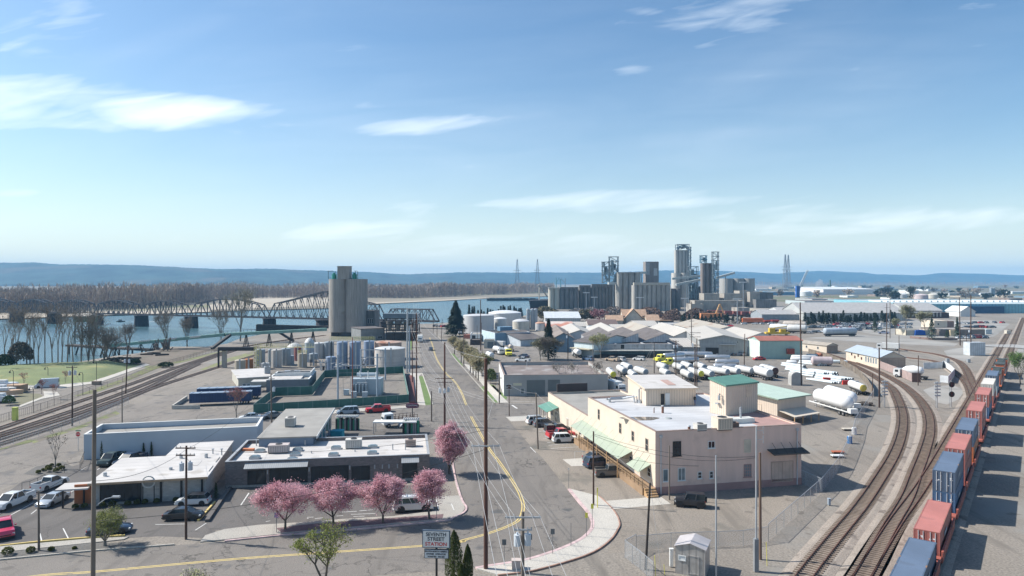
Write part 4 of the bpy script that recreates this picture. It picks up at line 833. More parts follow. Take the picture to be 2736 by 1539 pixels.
 # ---- long white building
Wh=Bld('white_warehouse','long plain white building with sunken grey roof behind the low shops',G(c1(650,548)),G(c1(1900,480)),14,5.2)
u,z=Wh.hit('front',c1(650,352));u,z2_=Wh.hit('front',c1(1990,312));Wh.h=z;Wh.W=Wh.hit('front',c1(1997,400))[0]
fp=G(c1(860,268),Wh.h);Wh.L=(V((fp.x,fp.y,0))-V((Wh.o.x,Wh.o.y,0))).dot(Wh.uy)
Wh.walls(mat('white_render',(.47,.51,.55),.85,var=.04,scale=.3));Wh.flat(g_rf,drop=.9,cap=white)
# ---- grey roofed building
pA,pB,pC,pD=G(c2(260,385),4.6),G(c2(690,372),4.6),G(c2(800,155),4.6),G(c2(435,180),4.6)
Gr=Bld('grey_roof_shop','building with plain grey sheet roof and blue banded side wall, behind the brick shop',(pA.x,pA.y),(pB.x,pB.y),20,4.6)
Gr.L=(V((pC.x,pC.y,0))-V((pB.x,pB.y,0))).dot(Gr.uy)
Gr.part('wall',mat('wall_bluegrey',(.16,.21,.28),.8),lambda g:g.box(.1,Gr.W-.1,.1,Gr.L-.1,0,Gr.h-.005));Gr.part('roof',g_rf,lambda g:g.box(-.2,Gr.W+.5,-.2,Gr.L+.2,Gr.h,Gr.h+.2))
Gr.part('trim',white,lambda g:(g.box(Gr.W+.5,Gr.W+.58,-.2,Gr.L+.2,Gr.h-.25,Gr.h+.22),g.box(-.2,Gr.W+.5,Gr.L+.2,Gr.L+.28,Gr.h-.1,Gr.h+.22))and None)
for k in range(5):y=1.2+k*(Gr.L-2)/5;Gr.win('right',y,y+(Gr.L-4)/5,1.2,3.6,gm=gls,fm=white)
roof_unit('air_conditioner','pale box air conditioner alone on the plain grey roof',Gr.loc(*Gr.hit('roof',c2(512,295)),Gr.h+.2),Gr.ang,(1.6,1.8,1.5),mat('unit_grey',(.52,.5,.46)))
# ---- grey concrete garage
Ga=Bld('concrete_garage','low grey garage with brown flat roof and two wide roller doors',G(z2(795,1060)),G(z2(2210,1045)),25,5.4)
z=Ga.hit('front',z2(795,775))[1];Ga.h=z;Ga.W=Ga.hit('front',z2(2208,900))[0]
fp=G(z2(1920,590),Ga.h);Ga.L=(V((fp.x,fp.y,0))-V((Ga.o.x,Ga.o.y,0))).dot(Ga.uy)
gw=mat('garage_wall',(.36,.36,.345),.9,var=.06,scale=.3);Ga.walls(gw);Ga.flat(tar_roof,drop=.9,cap=mat('coping_brown',(.27,.2,.17)))
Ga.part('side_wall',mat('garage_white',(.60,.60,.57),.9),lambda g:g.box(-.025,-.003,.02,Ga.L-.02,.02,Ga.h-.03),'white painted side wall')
rd=mat('roller_door',(.145,.165,.165),.7,var=.05,kind='panels',pitch=.3)
for a,b in(((1100,838),(1360,1048)),((1388,832),(1562,1045))):Ga.winpx('front',z2(*a),z2(*b),name='door',fm=gw,gm=rd,label='wide grey roller door')
Ga.winpx('front',z2(1022,950),z2(1072,1030),name='door',gm=rd);Ga.winpx('front',z2(820,900),z2(902,965),bars=(1,1));
Ga.winpx('front',z2(920,880),z2(1038,918),name='nameplate',fm=cream,gm=mat('plate_cream',(.62,.60,.45)),label='cream sign board')
Ga.part('pipe',galv,lambda g:g.cyl((Ga.W*.3,Ga.L-3,Ga.h-.9),.12,1.5,8))
# ---- white office by the tank farm, and its neighbour with the dark wall
O1=Bld('pale_office','cream office with white roof at the edge of the tank farm',G(z1(85,800)),G(z1(540,770)),17,4.4)
O1.h=O1.hit('front',z1(85,672))[1];O1.L=18;O1.walls(mat('office_cream',(.46,.44,.38),.85));O1.slab(w_rf,ov=.3,rise=.2)
for x0,x1 in((140,190),(200,248)):O1.winpx('front',z1(x0,735),z1(x1,790),fm=white,gm=gls)
O2=Bld('dark_office','grey block office with white parapet roof behind the green screened fence',G(z1(465,850)),G(z1(1045,835)),24,5.0)
O2.h=O2.hit('front',z1(465,690))[1];O2.W=O2.hit('front',z1(1045,780))[0];fp=G(z1(1150,525),O2.h+.8);O2.L=max(12,(V((fp.x,fp.y,0))-V((O2.o.x,O2.o.y,0))).dot(O2.uy))
O2.walls(mat('office_block',(.17,.185,.21),.9,kind='brick',pitch=.4));O2.flat(g_rf,drop=.3,cap=white)
O2.part('upper_storey',white,lambda g:(g.box(1.0,O2.W-.32,O2.L*.38,O2.L*.38+.25,O2.h-.28,O2.h+1.0),g.box(O2.W-.55,O2.W-.32,O2.L*.38+.25,O2.L-.32,O2.h-.28,O2.h+1.0))and None,'white raised parapet')
O2.part('porch',w_rf,lambda g:g.box(-4,-.02,-.2,4,O2.h-.5,O2.h-.3));O2.part('canopy',w_rf,lambda g:g.box(.4,O2.W*.8,.4,O2.L*.36,O2.h-.28,O2.h+.12))
roof_unit('air_conditioner','row of square grey vents on the office roof by the tank farm',O2.loc(O2.W*.45,O2.L*.7,O2.h-.28),O2.ang,(4.2,1.6,1.1),galv)
roof_unit('air_conditioner','boxy grey unit on the white roof of the cream office',O1.loc(O1.W*.95,6,O1.h+.3),O1.ang,(1.6,1.6,2.0),galv)
# ================================================================ vehicles
PAINT={}
def paint(c,metal=0.0):
 k=tuple(c)
 if k not in PAINT:PAINT[k]=mat('car_paint_%d'%(len(PAINT)+1),c,.32,metal,var=.03,coat=.6)
 return PAINT[k]
WHT,SIL,GRY,BLK,RED,BLU,DGR,NAVY=(.64,.64,.63),(.42,.44,.46),(.17,.18,.19),(.018,.018,.022),(.48,.02,.025),(.05,.09,.17),(.055,.075,.065),(.02,.035,.07)
SPEC={'sedan':(4.6,1.8,1.43,[(0,.55),(.06,.86),(.9,.98),(3.35,.95),(4.3,.78),(4.6,.55)],(.65,3.55,1.35,2.7),.33,(.85,3.7)),'coupe':(4.6,1.8,1.40,[(0,.55),(.06,.86),(.9,.98),(3.35,.95),(4.3,.78),(4.6,.55)],(.35,3.5,1.35,2.6),.33,(.85,3.7)),'hatch':(4.2,1.76,1.5,[(0,.6),(.05,.95),(3.1,.95),(3.95,.82),(4.2,.55)],(.1,3.35,.5,2.4),.33,(.75,3.35)),'suv':(4.7,1.86,1.72,[(0,.65),(.05,1.06),(3.45,1.06),(4.5,.94),(4.7,.6)],(.1,3.65,.4,2.85),.37,(.9,3.75)),'bigsuv':(5.1,2.0,1.86,[(0,.7),(.05,1.15),(3.7,1.14),(4.95,1.02),(5.1,.65)],(.1,3.85,.3,3.15),.41,(1.0,4.1)),'minivan':(4.9,1.9,1.74,[(0,.6),(.05,1.0),(3.8,1.0),(4.7,.82),(4.9,.55)],(.1,4.3,.4,3.1),.35,(.95,3.95)),'pickup':(5.6,1.98,1.85,[(0,.6),(.05,1.12),(4.15,1.12),(5.4,1.04),(5.6,.65)],(1.75,4.35,2.1,3.55),.41,(1.1,4.55)),'shortpickup':(5.2,1.85,1.72,[(0,.6),(.05,1.02),(3.8,1.02),(5.0,.92),(5.2,.6)],(1.9,4.0,2.1,3.2),.37,(1.0,4.2)),'jeep':(3.95,1.75,1.82,[(0,.7),(.03,1.1),(2.6,1.1),(3.75,1.02),(3.9,.7)],(.05,2.65,.1,2.35),.42,(.62,3.25)),'van':(5.9,2.05,2.65,[(0,.7),(.04,1.45),(4.7,1.4),(5.6,1.05),(5.9,.6)],(.06,5.2,.1,4.3),.37,(1.2,4.7)),}
def body_mesh(g,kind):
 Lc,w_,h,belt,gh,r,wx=SPEC[kind];a=w_/2;zb=.28 if kind in('jeep','pickup','bigsuv')else .2;vs=[]
 for i,(x,z)in enumerate(belt):
  e=.9 if i in(0,len(belt)-1)else 1.0;m_=zb+(z-zb)*.55
  for y,zz in((-.9,zb),(-1,zb+.1),(-1.0,m_),(-.95,z-.04),(-.86,z),(.86,z),(.95,z-.04),(1.0,m_),(1,zb+.1),(.9,zb)):vs.append((x,y*a*e,zz))
 n=10;k=len(belt)
 fs=[(i*n+j,i*n+(j+1)%n,(i+1)*n+(j+1)%n,(i+1)*n+j)for i in range(k-1)for j in range(n)]
 fs+=[tuple(range(n-1,-1,-1)),tuple((k-1)*n+j for j in range(n))]
 g.add([(x-Lc/2,y,z)for x,y,z in vs],fs)
def beltz(belt,x):
 for(xa,za),(xb,zb)in zip(belt,belt[1:]):
  if x<=xb:return za+(zb-za)*(x-xa)/max(xb-xa,1e-6)
 return belt[-1][1]
def glass_mesh(g,kind):
 Lc,w_,h,belt,gh,r,wx=SPEC[kind];a=w_/2;rb,fb,rt,ft=gh;ht=h-.06
 lo=[(rb,-.86),(fb,-.84),(fb,.84),(rb,.86)];hi=[(rt,-.74),(ft,-.72),(ft,.72),(rt,.74)]
 g.add([(x-Lc/2,y*a,beltz(belt,x)-.01)for x,y in lo]+[(x-Lc/2,y*a,ht)for x,y in hi],[(0,1,5,4),(1,2,6,5),(2,3,7,6),(3,0,4,7),(4,5,6,7)])
def roof_mesh(g,kind):
 Lc,w_,h,belt,gh,r,wx=SPEC[kind];a=w_/2;rb,fb,rt,ft=gh;ht=h-.06
 b_=[(rt-.05,-.75),(ft+.05,-.73),(ft+.05,.73),(rt-.05,.75)];t_=[(rt+.1,-.66),(ft-.1,-.64),(ft-.1,.64),(rt+.1,.66)]
 g.add([(x-Lc/2,y*a,ht+.003)for x,y in b_]+[(x-Lc/2,y*a,h)for x,y in t_],[(0,3,2,1),(0,1,5,4),(1,2,6,5),(2,3,7,6),(3,0,4,7),(4,5,6,7)])
 mids={'sedan':(.52,),'coupe':(.55,),'hatch':(.38,.7),'suv':(.3,.62),'bigsuv':(.28,.6),'minivan':(.3,.58),'pickup':(.5,),'shortpickup':(),'jeep':(.45,),'van':()}[kind]
 for s in(-1,1):
  for q in(0.0,1.0)+mids:
   x0=rb+(fb-rb)*q;x1=rt+(ft-rt)*q
   g.beam((x0-Lc/2,s*.865*a,beltz(belt,x0)),(x1-Lc/2,s*.745*a,ht),.11 if q not in(0.,1.)else .1,.05)
def wheel_set(t,wx,half,r,Lc,mats=(None,None)):
 for x in wx:
  for s in(-1,1):
   g=MB(Matrix.Translation((x-Lc/2,s*(half-.13),r))@Matrix.Rotation(R(90),4,'X'));g.cyl((0,0,-.12),r,.24,18);o=g.build('wheel',tyre,t)
   g=MB(Matrix.Translation((x-Lc/2,s*(half-.13),r))@Matrix.Rotation(R(90),4,'X'));g.cyl((0,0,-.128),r*.62,.256,12);g.build('rim',rim,o)
def car(kind,col,label,loc,hd,name='parked_car',cat=None,glassm=None,cover=None,rack=False,roofc=None,group='cars parked around the shops'):
 Lc,w_,h,belt,gh,r,wx=SPEC[kind];a=w_/2
 cat=cat or{'pickup':'pickup truck','shortpickup':'pickup truck','van':'van','minivan':'minivan'}.get(kind,'car')
 name={'pickup':'pickup_truck','shortpickup':'pickup_truck','van':'delivery_van','minivan':'minivan'}.get(kind,name)
 t=thing(name,label,cat,loc,hd,group);p=paint(col)
 g=MB();body_mesh(g,kind);g.mi=1
 for x in wx:
  for s in(-1,1):
   q=MB(Matrix.Translation((x-Lc/2,s*(a-.002),r))@Matrix.Rotation(R(90),4,'X'));q.cyl((0,0,-.012),r*1.2,.024,18);k0=len(g.v);g.v+=q.v;g.f+=[tuple(k0+i for i in f)for f in q.f];g.m+=[1]*len(q.f)
 body=g.build('body',[p,black],t,smooth=35)
 g=MB();glass_mesh(g,kind);g.build('windows',(p if kind=='van' else glassm or glass),t)
 g=MB();roof_mesh(g,kind);g.build('roof',paint(roofc)if roofc else p,t,smooth=30)
 wheel_set(t,wx,a,r,Lc)
 ze=belt[-1][1];zr=belt[0][1]
 for s in(-1,1):
  g=MB();g.box(Lc/2-.22,Lc/2-.03,s*a*.86-.13,s*a*.86+.10*(1 if s<0 else 1),ze-.02,ze+.12);g.build('headlight',lamp_l,t)
  g=MB();g.box(-Lc/2-.015,-Lc/2+.10,s*a*.86-.1,s*a*.86+.1,zr+.08,zr+.28);g.build('tail_light',red_l,t)
 g=MB();g.box(Lc/2-.1,Lc/2+.03,-a*.6,a*.6,ze-.12,ze-.02);g.build('grille',black,t)
 g=MB();g.box(Lc/2-.05,Lc/2+.06,-a*.92,a*.92,.26,.42);g.build('front_bumper',black if kind in('pickup','jeep')else p,t)
 g=MB();g.box(-Lc/2-.08,-Lc/2+.05,-a*.92,a*.92,.3,.48);g.build('rear_bumper',galv if 'pickup' in kind else p,t)
 for s in(-1,1):
  x=gh[1]-.45-Lc/2;g=MB();g.box(x-.08,x+.08,s*(a+.1)-.1,s*(a+.1)+.1,beltz(belt,gh[1]-.45)+.02,beltz(belt,gh[1]-.45)+.17);g.build('wing_mirror',p if kind!='jeep' else black,t)
 if 'pickup' in kind:
  z=belt[1][1];x1=gh[0]-.1
  if cover:
   g=MB();g.box(-Lc/2+.05,x1-Lc/2,-a*.84,a*.84,z+.005,h-.1);g.build('bed_canopy',paint(cover),t)
  else:
   g=MB();g.box(-Lc/2+.12,x1-Lc/2-.02,-a*.74,a*.74,z+.004,z+.012);g.build('truck_bed',black,t)
   g=MB();
   for s in(-1,1):g.box(-Lc/2+.05,x1-Lc/2,s*a*.82-.07,s*a*.82+.07,z+.002,z+.22)
   g.box(-Lc/2+.04,-Lc/2+.1,-a*.74,a*.74,z+.002,z+.2);g.build('bed_side',p,t)
 if kind=='van':
  g=MB();zb_=1.5
  g.add([(4.42-Lc/2,-.7,2.5),(4.42-Lc/2,.7,2.5),(5.23-Lc/2,.82,1.45),(5.23-Lc/2,-.82,1.45)],[(0,3,2,1)]);g.build('windscreen',glass,t)
  g=MB()
  for s in(-1,1):g.add([(4.0-Lc/2,s*.93,1.55),(5.0-Lc/2,s*.90,1.5),(4.3-Lc/2,s*.83,2.3),(4.0-Lc/2,s*.84,2.3)],[(0,1,2,3)])
  g.box(-Lc/2-.02,-Lc/2+.03,-.7,.7,1.6,2.3);g.build('side_glass',glass,t)
 if kind=='jeep':
  g=MB();g.M=Matrix.Translation((-Lc/2-.12,0,1.0))@Matrix.Rotation(R(90),4,'Y');g.cyl((0,0,-.12),.38,.22,18);g.build('spare_wheel',tyre,t)
  for x in wx:
   for s in(-1,1):g=MB();g.box(x-.5-Lc/2,x+.5-Lc/2,s*.86-.14,s*.86+.14,.86,.93);g.build('fender',sdk,t)
 if rack:
  g=MB()
  for x in(gh[2]+.2,(gh[2]+gh[3])/2,gh[3]-.2):g.box(x-.04-Lc/2,x+.04-Lc/2,-a*.6,a*.6,h+.05,h+.1)
  for s in(-1,1):g.box(gh[2]-Lc/2,gh[3]-Lc/2,s*a*.6-.03,s*a*.6+.03,h+.005,h+.06)
  g.build('roof_rack',galv,t)
 return t
def cpx(kind,col,label,rear,front,**k):
 a,b=G(rear),G(front);m=(a+b)/2;return car(kind,col,label,(m.x,m.y,k.pop('z',.02)),math.atan2(b.y-a.y,b.x-a.x),**k)
cpx('bigsuv',WHT,'white four wheel drive with roof rack parked under the pink trees',c2(1325,945),c2(1600,930),rack=True)
cpx('jeep',BLK,'black open road jeep with fat tyres parked alone by the peach wall',c4(520,915),c4(310,900))
cpx('sedan',BLK,'black saloon car parked beside the yellow kerb',c1(1290,1010),c1(1560,1000))
cpx('hatch',WHT,'white and black electric hatchback beside the stone building',c1(1605,890),c1(1392,898),roofc=BLK)
cpx('pickup',WHT,'white crew cab pickup with its nose to the photo edge, leftmost pickup',c1(190,870),c1(10,940))
cpx('shortpickup',WHT,'white pickup parked nose-out beside the porch of the stone building',c1(305,795),c1(470,735))
cpx('sedan',(.33,.37,.42),'silver blue saloon parked beside the wooden steps',c1(490,850),c1(330,925))
cpx('pickup',(.55,.04,.10),'crimson pickup half out of frame at the left edge',c1(15,1060),c1(40,1190))
cpx('pickup',DGR,'dark green pickup parked nose-out by the white wall',c1(930,545),c1(800,605))
cpx('pickup',NAVY,'dark navy pickup half hidden behind the stone building roof, beside the green one',c1(1075,560),c1(950,600))
cpx('sedan',NAVY,'dark saloon mostly hidden under the small green street tree',c1(770,1128),c1(935,1110))
cpx('sedan',WHT,'white saloon parked at the kerb behind the long white building',c2(275,232),c2(120,240))
cpx('sedan',GRY,'dark grey saloon behind the grey sheet roof, next to the white saloon',c2(430,215),c2(300,232))
cpx('minivan',(.28,.34,.40),'blue grey minivan parked at the kerb of the cross street',c2(1025,188),c2(888,196))
cpx('pickup',(.55,.02,.03),'bright red pickup parked at the kerb of the cross street',c2(1275,172),c2(1105,182))
cpx('suv',WHT,'white wagon parked farthest up the row beside the cream annex',c3(625,270),c3(745,262),rack=True)
cpx('suv',(.12,.13,.15),'dark grey wagon parked second in the row beside the cream annex',c3(670,292),c3(815,285))
cpx('pickup',BLK,'black pickup with a canopy parked between the grey wagon and the red pickup',c3(735,345),c3(960,330),cover=BLK)
cpx('pickup',(.50,.02,.03),'red pickup parked between the black pickup and the white hatchback',c3(765,385),c3(965,368))
cpx('suv',WHT,'white hatchback closest to the street in the row by the long awning',c3(820,412),c3(978,406))
cpx('suv',NAVY,'navy blue four wheel drive parked against the timber walkway',c3(1075,610),c3(1235,590))
cpx('sedan',(.10,.11,.12),'grey car almost hidden behind the navy four wheel drive',c3(1075,560),c3(1215,545))
cpx('shortpickup',(.13,.115,.10),'brown pickup parked closest to the timber steps',c3(1145,675),c3(1360,665))
cpx('sedan',(.10,.14,.18),'dark car driving away down the middle of the far street',z6(615,605),z6(625,578),group='vehicles on the far street')
cpx('van',(.46,.50,.55),'grey high roofed delivery van parked by the river park',z7(970,850),z7(600,870),group='vehicles by the park')
cpx('hatch',SIL,'silver hatchback beside the flatbed truck in the gas yard',c2(1500,285),c2(1360,300))
cpx('sedan',(.5,.02,.02),'red saloon parked by the mint green shed',z3(2150,570),z3(2000,572),group='cars in the truck yard')
cpx('pickup',(.46,.36,.26),'tan pickup in front of the long white warehouse',z2(2320,590),z2(2215,580),group='cars in the truck yard')
cpx('suv',WHT,'white wagon beside the tan pickup',z2(2425,590),z2(2330,575),group='cars in the truck yard')
cpx('suv',WHT,'white wagon standing alone by the warehouse loading dock',z3(495,580),z3(395,572),group='cars in the truck yard')
cpx('sedan',(.12,.13,.15),'dark saloon parked at the grey gabled warehouse door',z3(1730,510),z3(1660,500),group='cars in the truck yard')
cpx('suv',(.3,.31,.33),'grey wagon beside the dark saloon at the gabled warehouse',z3(1860,515),z3(1760,505),group='cars in the truck yard')
cpx('pickup',WHT,'white pickup behind the concrete garage parapet',z2(1110,598),z2(990,592),group='cars in the truck yard')
cpx('sedan',NAVY,'small blue saloon left of the bare shrub cluster',z2(1095,535),z2(1035,530),group='cars in the truck yard')
cpx('suv',(.10,.16,.26),'blue wagon under the leafless tree by the warehouse',z2(1985,580),z2(1890,570),group='cars in the truck yard')
cpx('pickup',(.2,.22,.3),'blue grey pickup on the verge of the rail yard road',z5(400,390),z5(260,385),group='cars in the rail yard')
cpx('pickup',NAVY,'dark pickup parked behind the small conifer in the far yard',a5(945,668),a5(895,665),group='cars in the rail yard')
# ---- trucks with cabs and cylindrical tanks
def truck_cab(t,x0,col,hood=False,wid=2.3):
 g=MB();c=col if not isinstance(col,tuple)else paint(col)
 if hood:prof=[(x0,.6),(x0+3.6,.6),(x0+3.6,1.5),(x0+2.1,1.75),(x0+1.75,2.7),(x0,2.75)]
 else:prof=[(x0,.6),(x0+2.0,.6),(x0+2.05,1.5),(x0+1.85,2.75),(x0,2.8)]
 g.side(prof,-wid/2,wid/2);cb=g.build('cab',c,t)
 g=MB();xa=x0+(2.1 if hood else 2.05)
 g.add([(xa+.02,-wid*.42,1.72),(xa+.02,wid*.42,1.72),(xa-.22,wid*.40,2.5),(xa-.22,-wid*.40,2.5)],[(0,1,2,3)])
 for s in(-1,1):g.box(x0+.5,x0+1.5,s*wid/2-.01,s*wid/2+.012,1.7,2.4)
 g.build('window',glass,cb)
 return cb
def bogies(t,xs,r=.5,half=1.15):
 for x in xs:
  for s in(-1,1):
   g=MB(Matrix.Translation((x,s*(half-.15),r))@Matrix.Rotation(R(90),4,'X'));g.cyl((0,0,-.15),r,.3,14);o=g.build('wheel',tyre,t)
   g=MB(Matrix.Translation((x,s*(half-.15),r))@Matrix.Rotation(R(90),4,'X'));g.cyl((0,0,-.158),r*.5,.316,8);g.build('rim',rim,o)
def tkr(label,rear,front,L_=10.5,r=1.0,tm=None,endm=None,cab=None,hood=True,z=1.0,group='tank trailers in the truck yard',name='tank_trailer',wheels=True,loc=None,hd=None):
 if loc is None:a,b=G(rear),G(front);loc=(a+b)/2;hd=math.atan2(b.y-a.y,b.x-a.x)
 t=thing(name,label,'tank truck' if cab else 'tank trailer',(loc.x,loc.y,.01),hd,group);tm=tm or tank_w
 h=L_/2;zc=z+r
 g=MB();g.lathe_x([(-h,r*.55),(-h+.12,r*.86),(-h+.35,r),(h-.35,r),(h-.12,r*.86),(h,r*.55)],20,(0,0,zc));tk=g.build('tank',tm,t,smooth=50)
 if endm:
  g=MB();g.lathe_x([(-h-.04,r*.5),(-h+.08,r*.88),(-h+.1,r*.9)],20,(0,0,zc));g.build('end_cap',endm,t,smooth=True)
 g=MB();g.box(-h*.75,h*.75,-.22,.22,zc+r-.03,zc+r+.09);g.box(-.35,.35,-.35,.35,zc+r+.092,zc+r+.3);g.build('walkway',galv,tk)
 g=MB()
 for q in(-.6,-.2,.2,.6):g.box(q*h-.04,q*h+.04,-r-.025,-r+.05,zc-.5,zc+.5)
 g.build('rib',galv,tk)
 g=MB();g.box(-h+.1,h-.1+(1.6 if cab else 0),-.45,.45,.72,z+.1);g.build('chassis',sdk,t)
 if wheels:bogies(t,[-h+1.0,-h+2.2]+([h+2.4]if cab and hood else[h+1.2]if cab else[])+([h-.4]if cab else[]))
 if not cab and wheels:g=MB();g.box(h-1.6,h-1.45,-.6,-.45,0,.72);g.box(h-1.6,h-1.45,.45,.6,0,.72);g.build('landing_leg',sdk,t)
 if cab:truck_cab(t,h+.25,cab,hood)
 return t
tkr('yellow cabbed tank truck, left one of the pair with its nose to the left',z3(1390,640),z3(760,650),9.5,1.05,alu,cab=yel)
tkr('yellow cabbed tank truck directly behind the front yellow one',z3(1180,560),z3(640,600),10,1.0,alu,cab=yel)
for i,(lb,a,b,L_,r,e)in enumerate([('long polished tank trailer behind the two yellow cabs',(1590,570),(820,560),13,1.05,None),('polished tank trailer at the back of the yard by the warehouse dock',(1730,605),(1290,598),9,.9,None),('small polished tank trailer with big wheels, front right of the group',(1440,735),(1790,740),7.5,.95,None),('polished tank trailer just behind the small big wheeled one',(1800,672),(1480,668),8,.95,None)]):
 tkr(lb,z3(*a),z3(*b),L_,r,alu)
rank=[((100,860),(30,790),10,'leftmost white trailer with a lime green rear, by the white box truck',yel),((275,820),(150,740),9,'white trailer second from the left end of the rank',None),((360,770),(195,700),8,'white trailer at the back left of the rank, near the guy wires',None),((420,900),(300,800),8,'white trailer just left of the rooftop shed',None),((560,830),(380,770),8,'white trailer showing over the rooftop shed roof, left part',None),((850,770),(680,700),8,'white trailer below the yellow cabs, rear end grey',None),((1070,775),(900,710),8,'white trailer below the long polished trailer',None),((1180,755),(1010,690),8,'white trailer third from the right in the back line, beside the dark pole',None),((1360,760),(1190,700),8,'white trailer right of the double dark pole in the back line',None),((1190,890),(1000,800),8,'white trailer behind the right end of the rooftop shed',None),((860,850),(735,790),7,'white trailer peeking over the middle of the rooftop shed',None),((1330,860),(1100,780),9,'white trailer with a round lime green rear end',yel),((1460,860),(1260,790),9,'white trailer with a grey rear beside the lime green ended one',None),((1640,820),(1400,775),9,'white trailer just left of the green roofed tower',None),((1800,815),(1590,770),8,'white trailer behind the green roof, left of its ridge',None),((1960,800),(1790,765),8,'white trailer behind the ridge of the green roof',None)]
for(a,b,L_,lb,e)in rank:tkr(lb,z3(*a),z3(*b),L_,1.0,tank_w,e or tank_g)
tkr('white trailer with big round end right of the green roofed tower',z3(2250,860),z3(2000,790),9,1.25,brw,tank_w)
tkr('dark ended trailer behind the big white round ended one',z3(2310,820),z3(2100,760),9,1.2,tank_w,mat('end_brown',(.10,.05,.04)))
tkr('white trailer with a yellow end by the scrap along the curved fence',z4(2120,1050),z4(1830,930),8.5,1.0,brw,mat('end_ochre',(.55,.43,.08)))
tkr('long grey storage tank on the ground behind the concrete garage',z2(2180,985),z2(1780,990),13,1.35,tank_w,z=.3,wheels=False)
tkr('white milk tanker with silver cab, left of the lime cabbed one',z2(650,470),z2(760,500),6,1.05,brw,cab=(.75,.75,.75),hood=False,group='tank trucks by the blue building')
tkr('white tanker with lime yellow cab in front of the blue building',z2(790,460),z2(890,540),6,1.0,brw,cab=yel,hood=True,group='tank trucks by the blue building')
tkr('single white tank trailer closest to the straw coloured street trees',z2(665,600),z2(545,540),6.5,1.05,brw,group='tank trucks by the blue building')
tkr('rusty ringed tank seen end-on by the open shed',z2(910,480),z2(870,420),5,.95,mat('ring_tank',(.50,.44,.38)),group='tank trucks by the blue building')
tkr('white tanker truck below the leafless tree by the warehouse corner',z2(1850,560),z2(1740,500),6.5,1.1,brw,cab=(.7,.7,.7),hood=False,group='tank trucks by the blue building')
for(a,b,r,L_,lb)in[(z4(1830,1340),z4(1370,1200),1.55,13,'huge white round ended pressure tank on a trailer, nearer of the pair'),(z4(1940,1270),z4(1480,1120),1.5,12,'huge white round ended pressure tank on a trailer, behind its twin')]:
 A_,B_=G(a),G(b);m_=(A_+B_)/2;t=thing('pressure_tank_trailer',lb,'tank trailer',(m_.x,m_.y,0),math.atan2(B_.y-A_.y,B_.x-A_.x),'pressure tanks by the fence');h=L_/2
 g=MB();g.lathe_x([(-h,.05)]+[(-h+r*(1-math.cos(k*math.pi/12)),r*math.sin(k*math.pi/12))for k in range(1,7)]+[(h-r*(1-math.cos(k*math.pi/12)),r*math.sin(k*math.pi/12))for k in range(6,0,-1)]+[(h,.05)],28,(0,0,1.35+r));g.build('tank',brw,t,smooth=True)
 g=MB();g.box(-h-.5,h+1.5,-.9,-.7,.95,1.15);g.box(-h-.5,h+1.5,.7,.9,.95,1.15)
 for k in range(7):g.box(-h+k*L_/6-.1,-h+k*L_/6+.1,-.7,.7,.95,1.3)
 g.build('chassis',white,t);bogies(t,[-h+1,-h+2.3],.5,1.25);g=MB();g.box(-h-1.3,-h-.1,-.9,.9,.9,1.9);g.build('valve_box',white,t)
 g=MB();g.beam((h-1,-.6,0),(h-1,-.6,1),.15);g.beam((h-1,.6,0),(h-1,.6,1),.15);g.build('landing_leg',galv,t)
def btrk(label,rear,front,L_=5.5,col=WHT,h=3.3,flat=False):
 a,b=G(rear),G(front);m_=(a+b)/2;t=thing('box_truck' if not flat else 'flatbed_truck',label,'truck',(m_.x,m_.y,.02),math.atan2(b.y-a.y,b.x-a.x))
 if flat:
  g=MB();g.box(-L_/2,L_/2,-1.15,1.15,.95,1.1);g.build('flatbed',sdk,t);g=MB()
  for s in(-1,1):
   for k in range(7):g.box(-L_/2+k*(L_-.1)/6,-L_/2+.08+k*(L_-.1)/6,s*1.1-.04,s*1.1+.04,1.1,2.3)
   for z in(1.4,1.75,2.2):g.box(-L_/2,L_/2,s*1.1-.03,s*1.1+.03,z,z+.07)
  g.build('stake_side',mat('stake_rust',(.12,.08,.07)),t)
 else:
  g=MB();g.box(-L_/2,L_/2,-1.2,1.2,.95,h);bx=g.build('cargo_box',white,t)
  g=MB();g.box(-L_/2-.02,-L_/2-.003,-1.1,1.1,1.05,h-.1);g.build('door',siding_w,bx)
 truck_cab(t,L_/2+.15,WHT,False,2.1);bogies(t,[-L_/2+1,L_/2+1.1],.42,1.1)
 g=MB();g.box(-L_/2+.1,L_/2+2,-.4,.4,.6,.94);g.build('chassis',sdk,t);return t
btrk('white box truck parked behind the peach annex, beside the grey tank',z2(2200,985),z2(2370,1040))
btrk('white cab flatbed truck with stake sides in the gas yard',c2(1500,270),c2(1290,290),5,flat=True)
btrk('white box truck at the verge of the far street by the silo',z6(450,440),z6(465,490),5)
btrk('small white box trailer standing in front of the blue building',z2(790,400),z2(700,395),4.2,h=2.8)
for lb,a,b,L_ in[('pair of navy trailers, nearer one, beside the red twigged tree',(270,1000),(-480,1030),14),('pair of navy trailers, farther one, in front of the cream office',(390,930),(-420,960),15)]:
 A_,B_=G(z1(a[0],a[1])),G(z1(b[0],b[1]));dr=(B_-A_).normalized();m_=A_+dr*L_/2;t=thing('flat_trailer',lb,'trailer',(m_.x,m_.y,.02),math.atan2(dr.y,dr.x),'navy trailers')
 g=MB();g.box(-L_/2,L_/2,-1.2,1.2,.7,2.9);g.build('body',mat('trailer_navy',(.02,.045,.12),.6,kind='ribs',pitch=.6),t)
 g=MB();g.box(-L_/2,L_/2,-1.22,1.22,2.905,3.0)
 for k in range(8):x=-L_/2+.4+k*(L_-1)/7;g.box(x,x+.25,-1.26,1.26,3.0,3.07)
 g.build('cover',mat('cover_pale',(.22,.28,.36),.6),t);bogies(t,[-L_/2+1,-L_/2+2.2],.45)
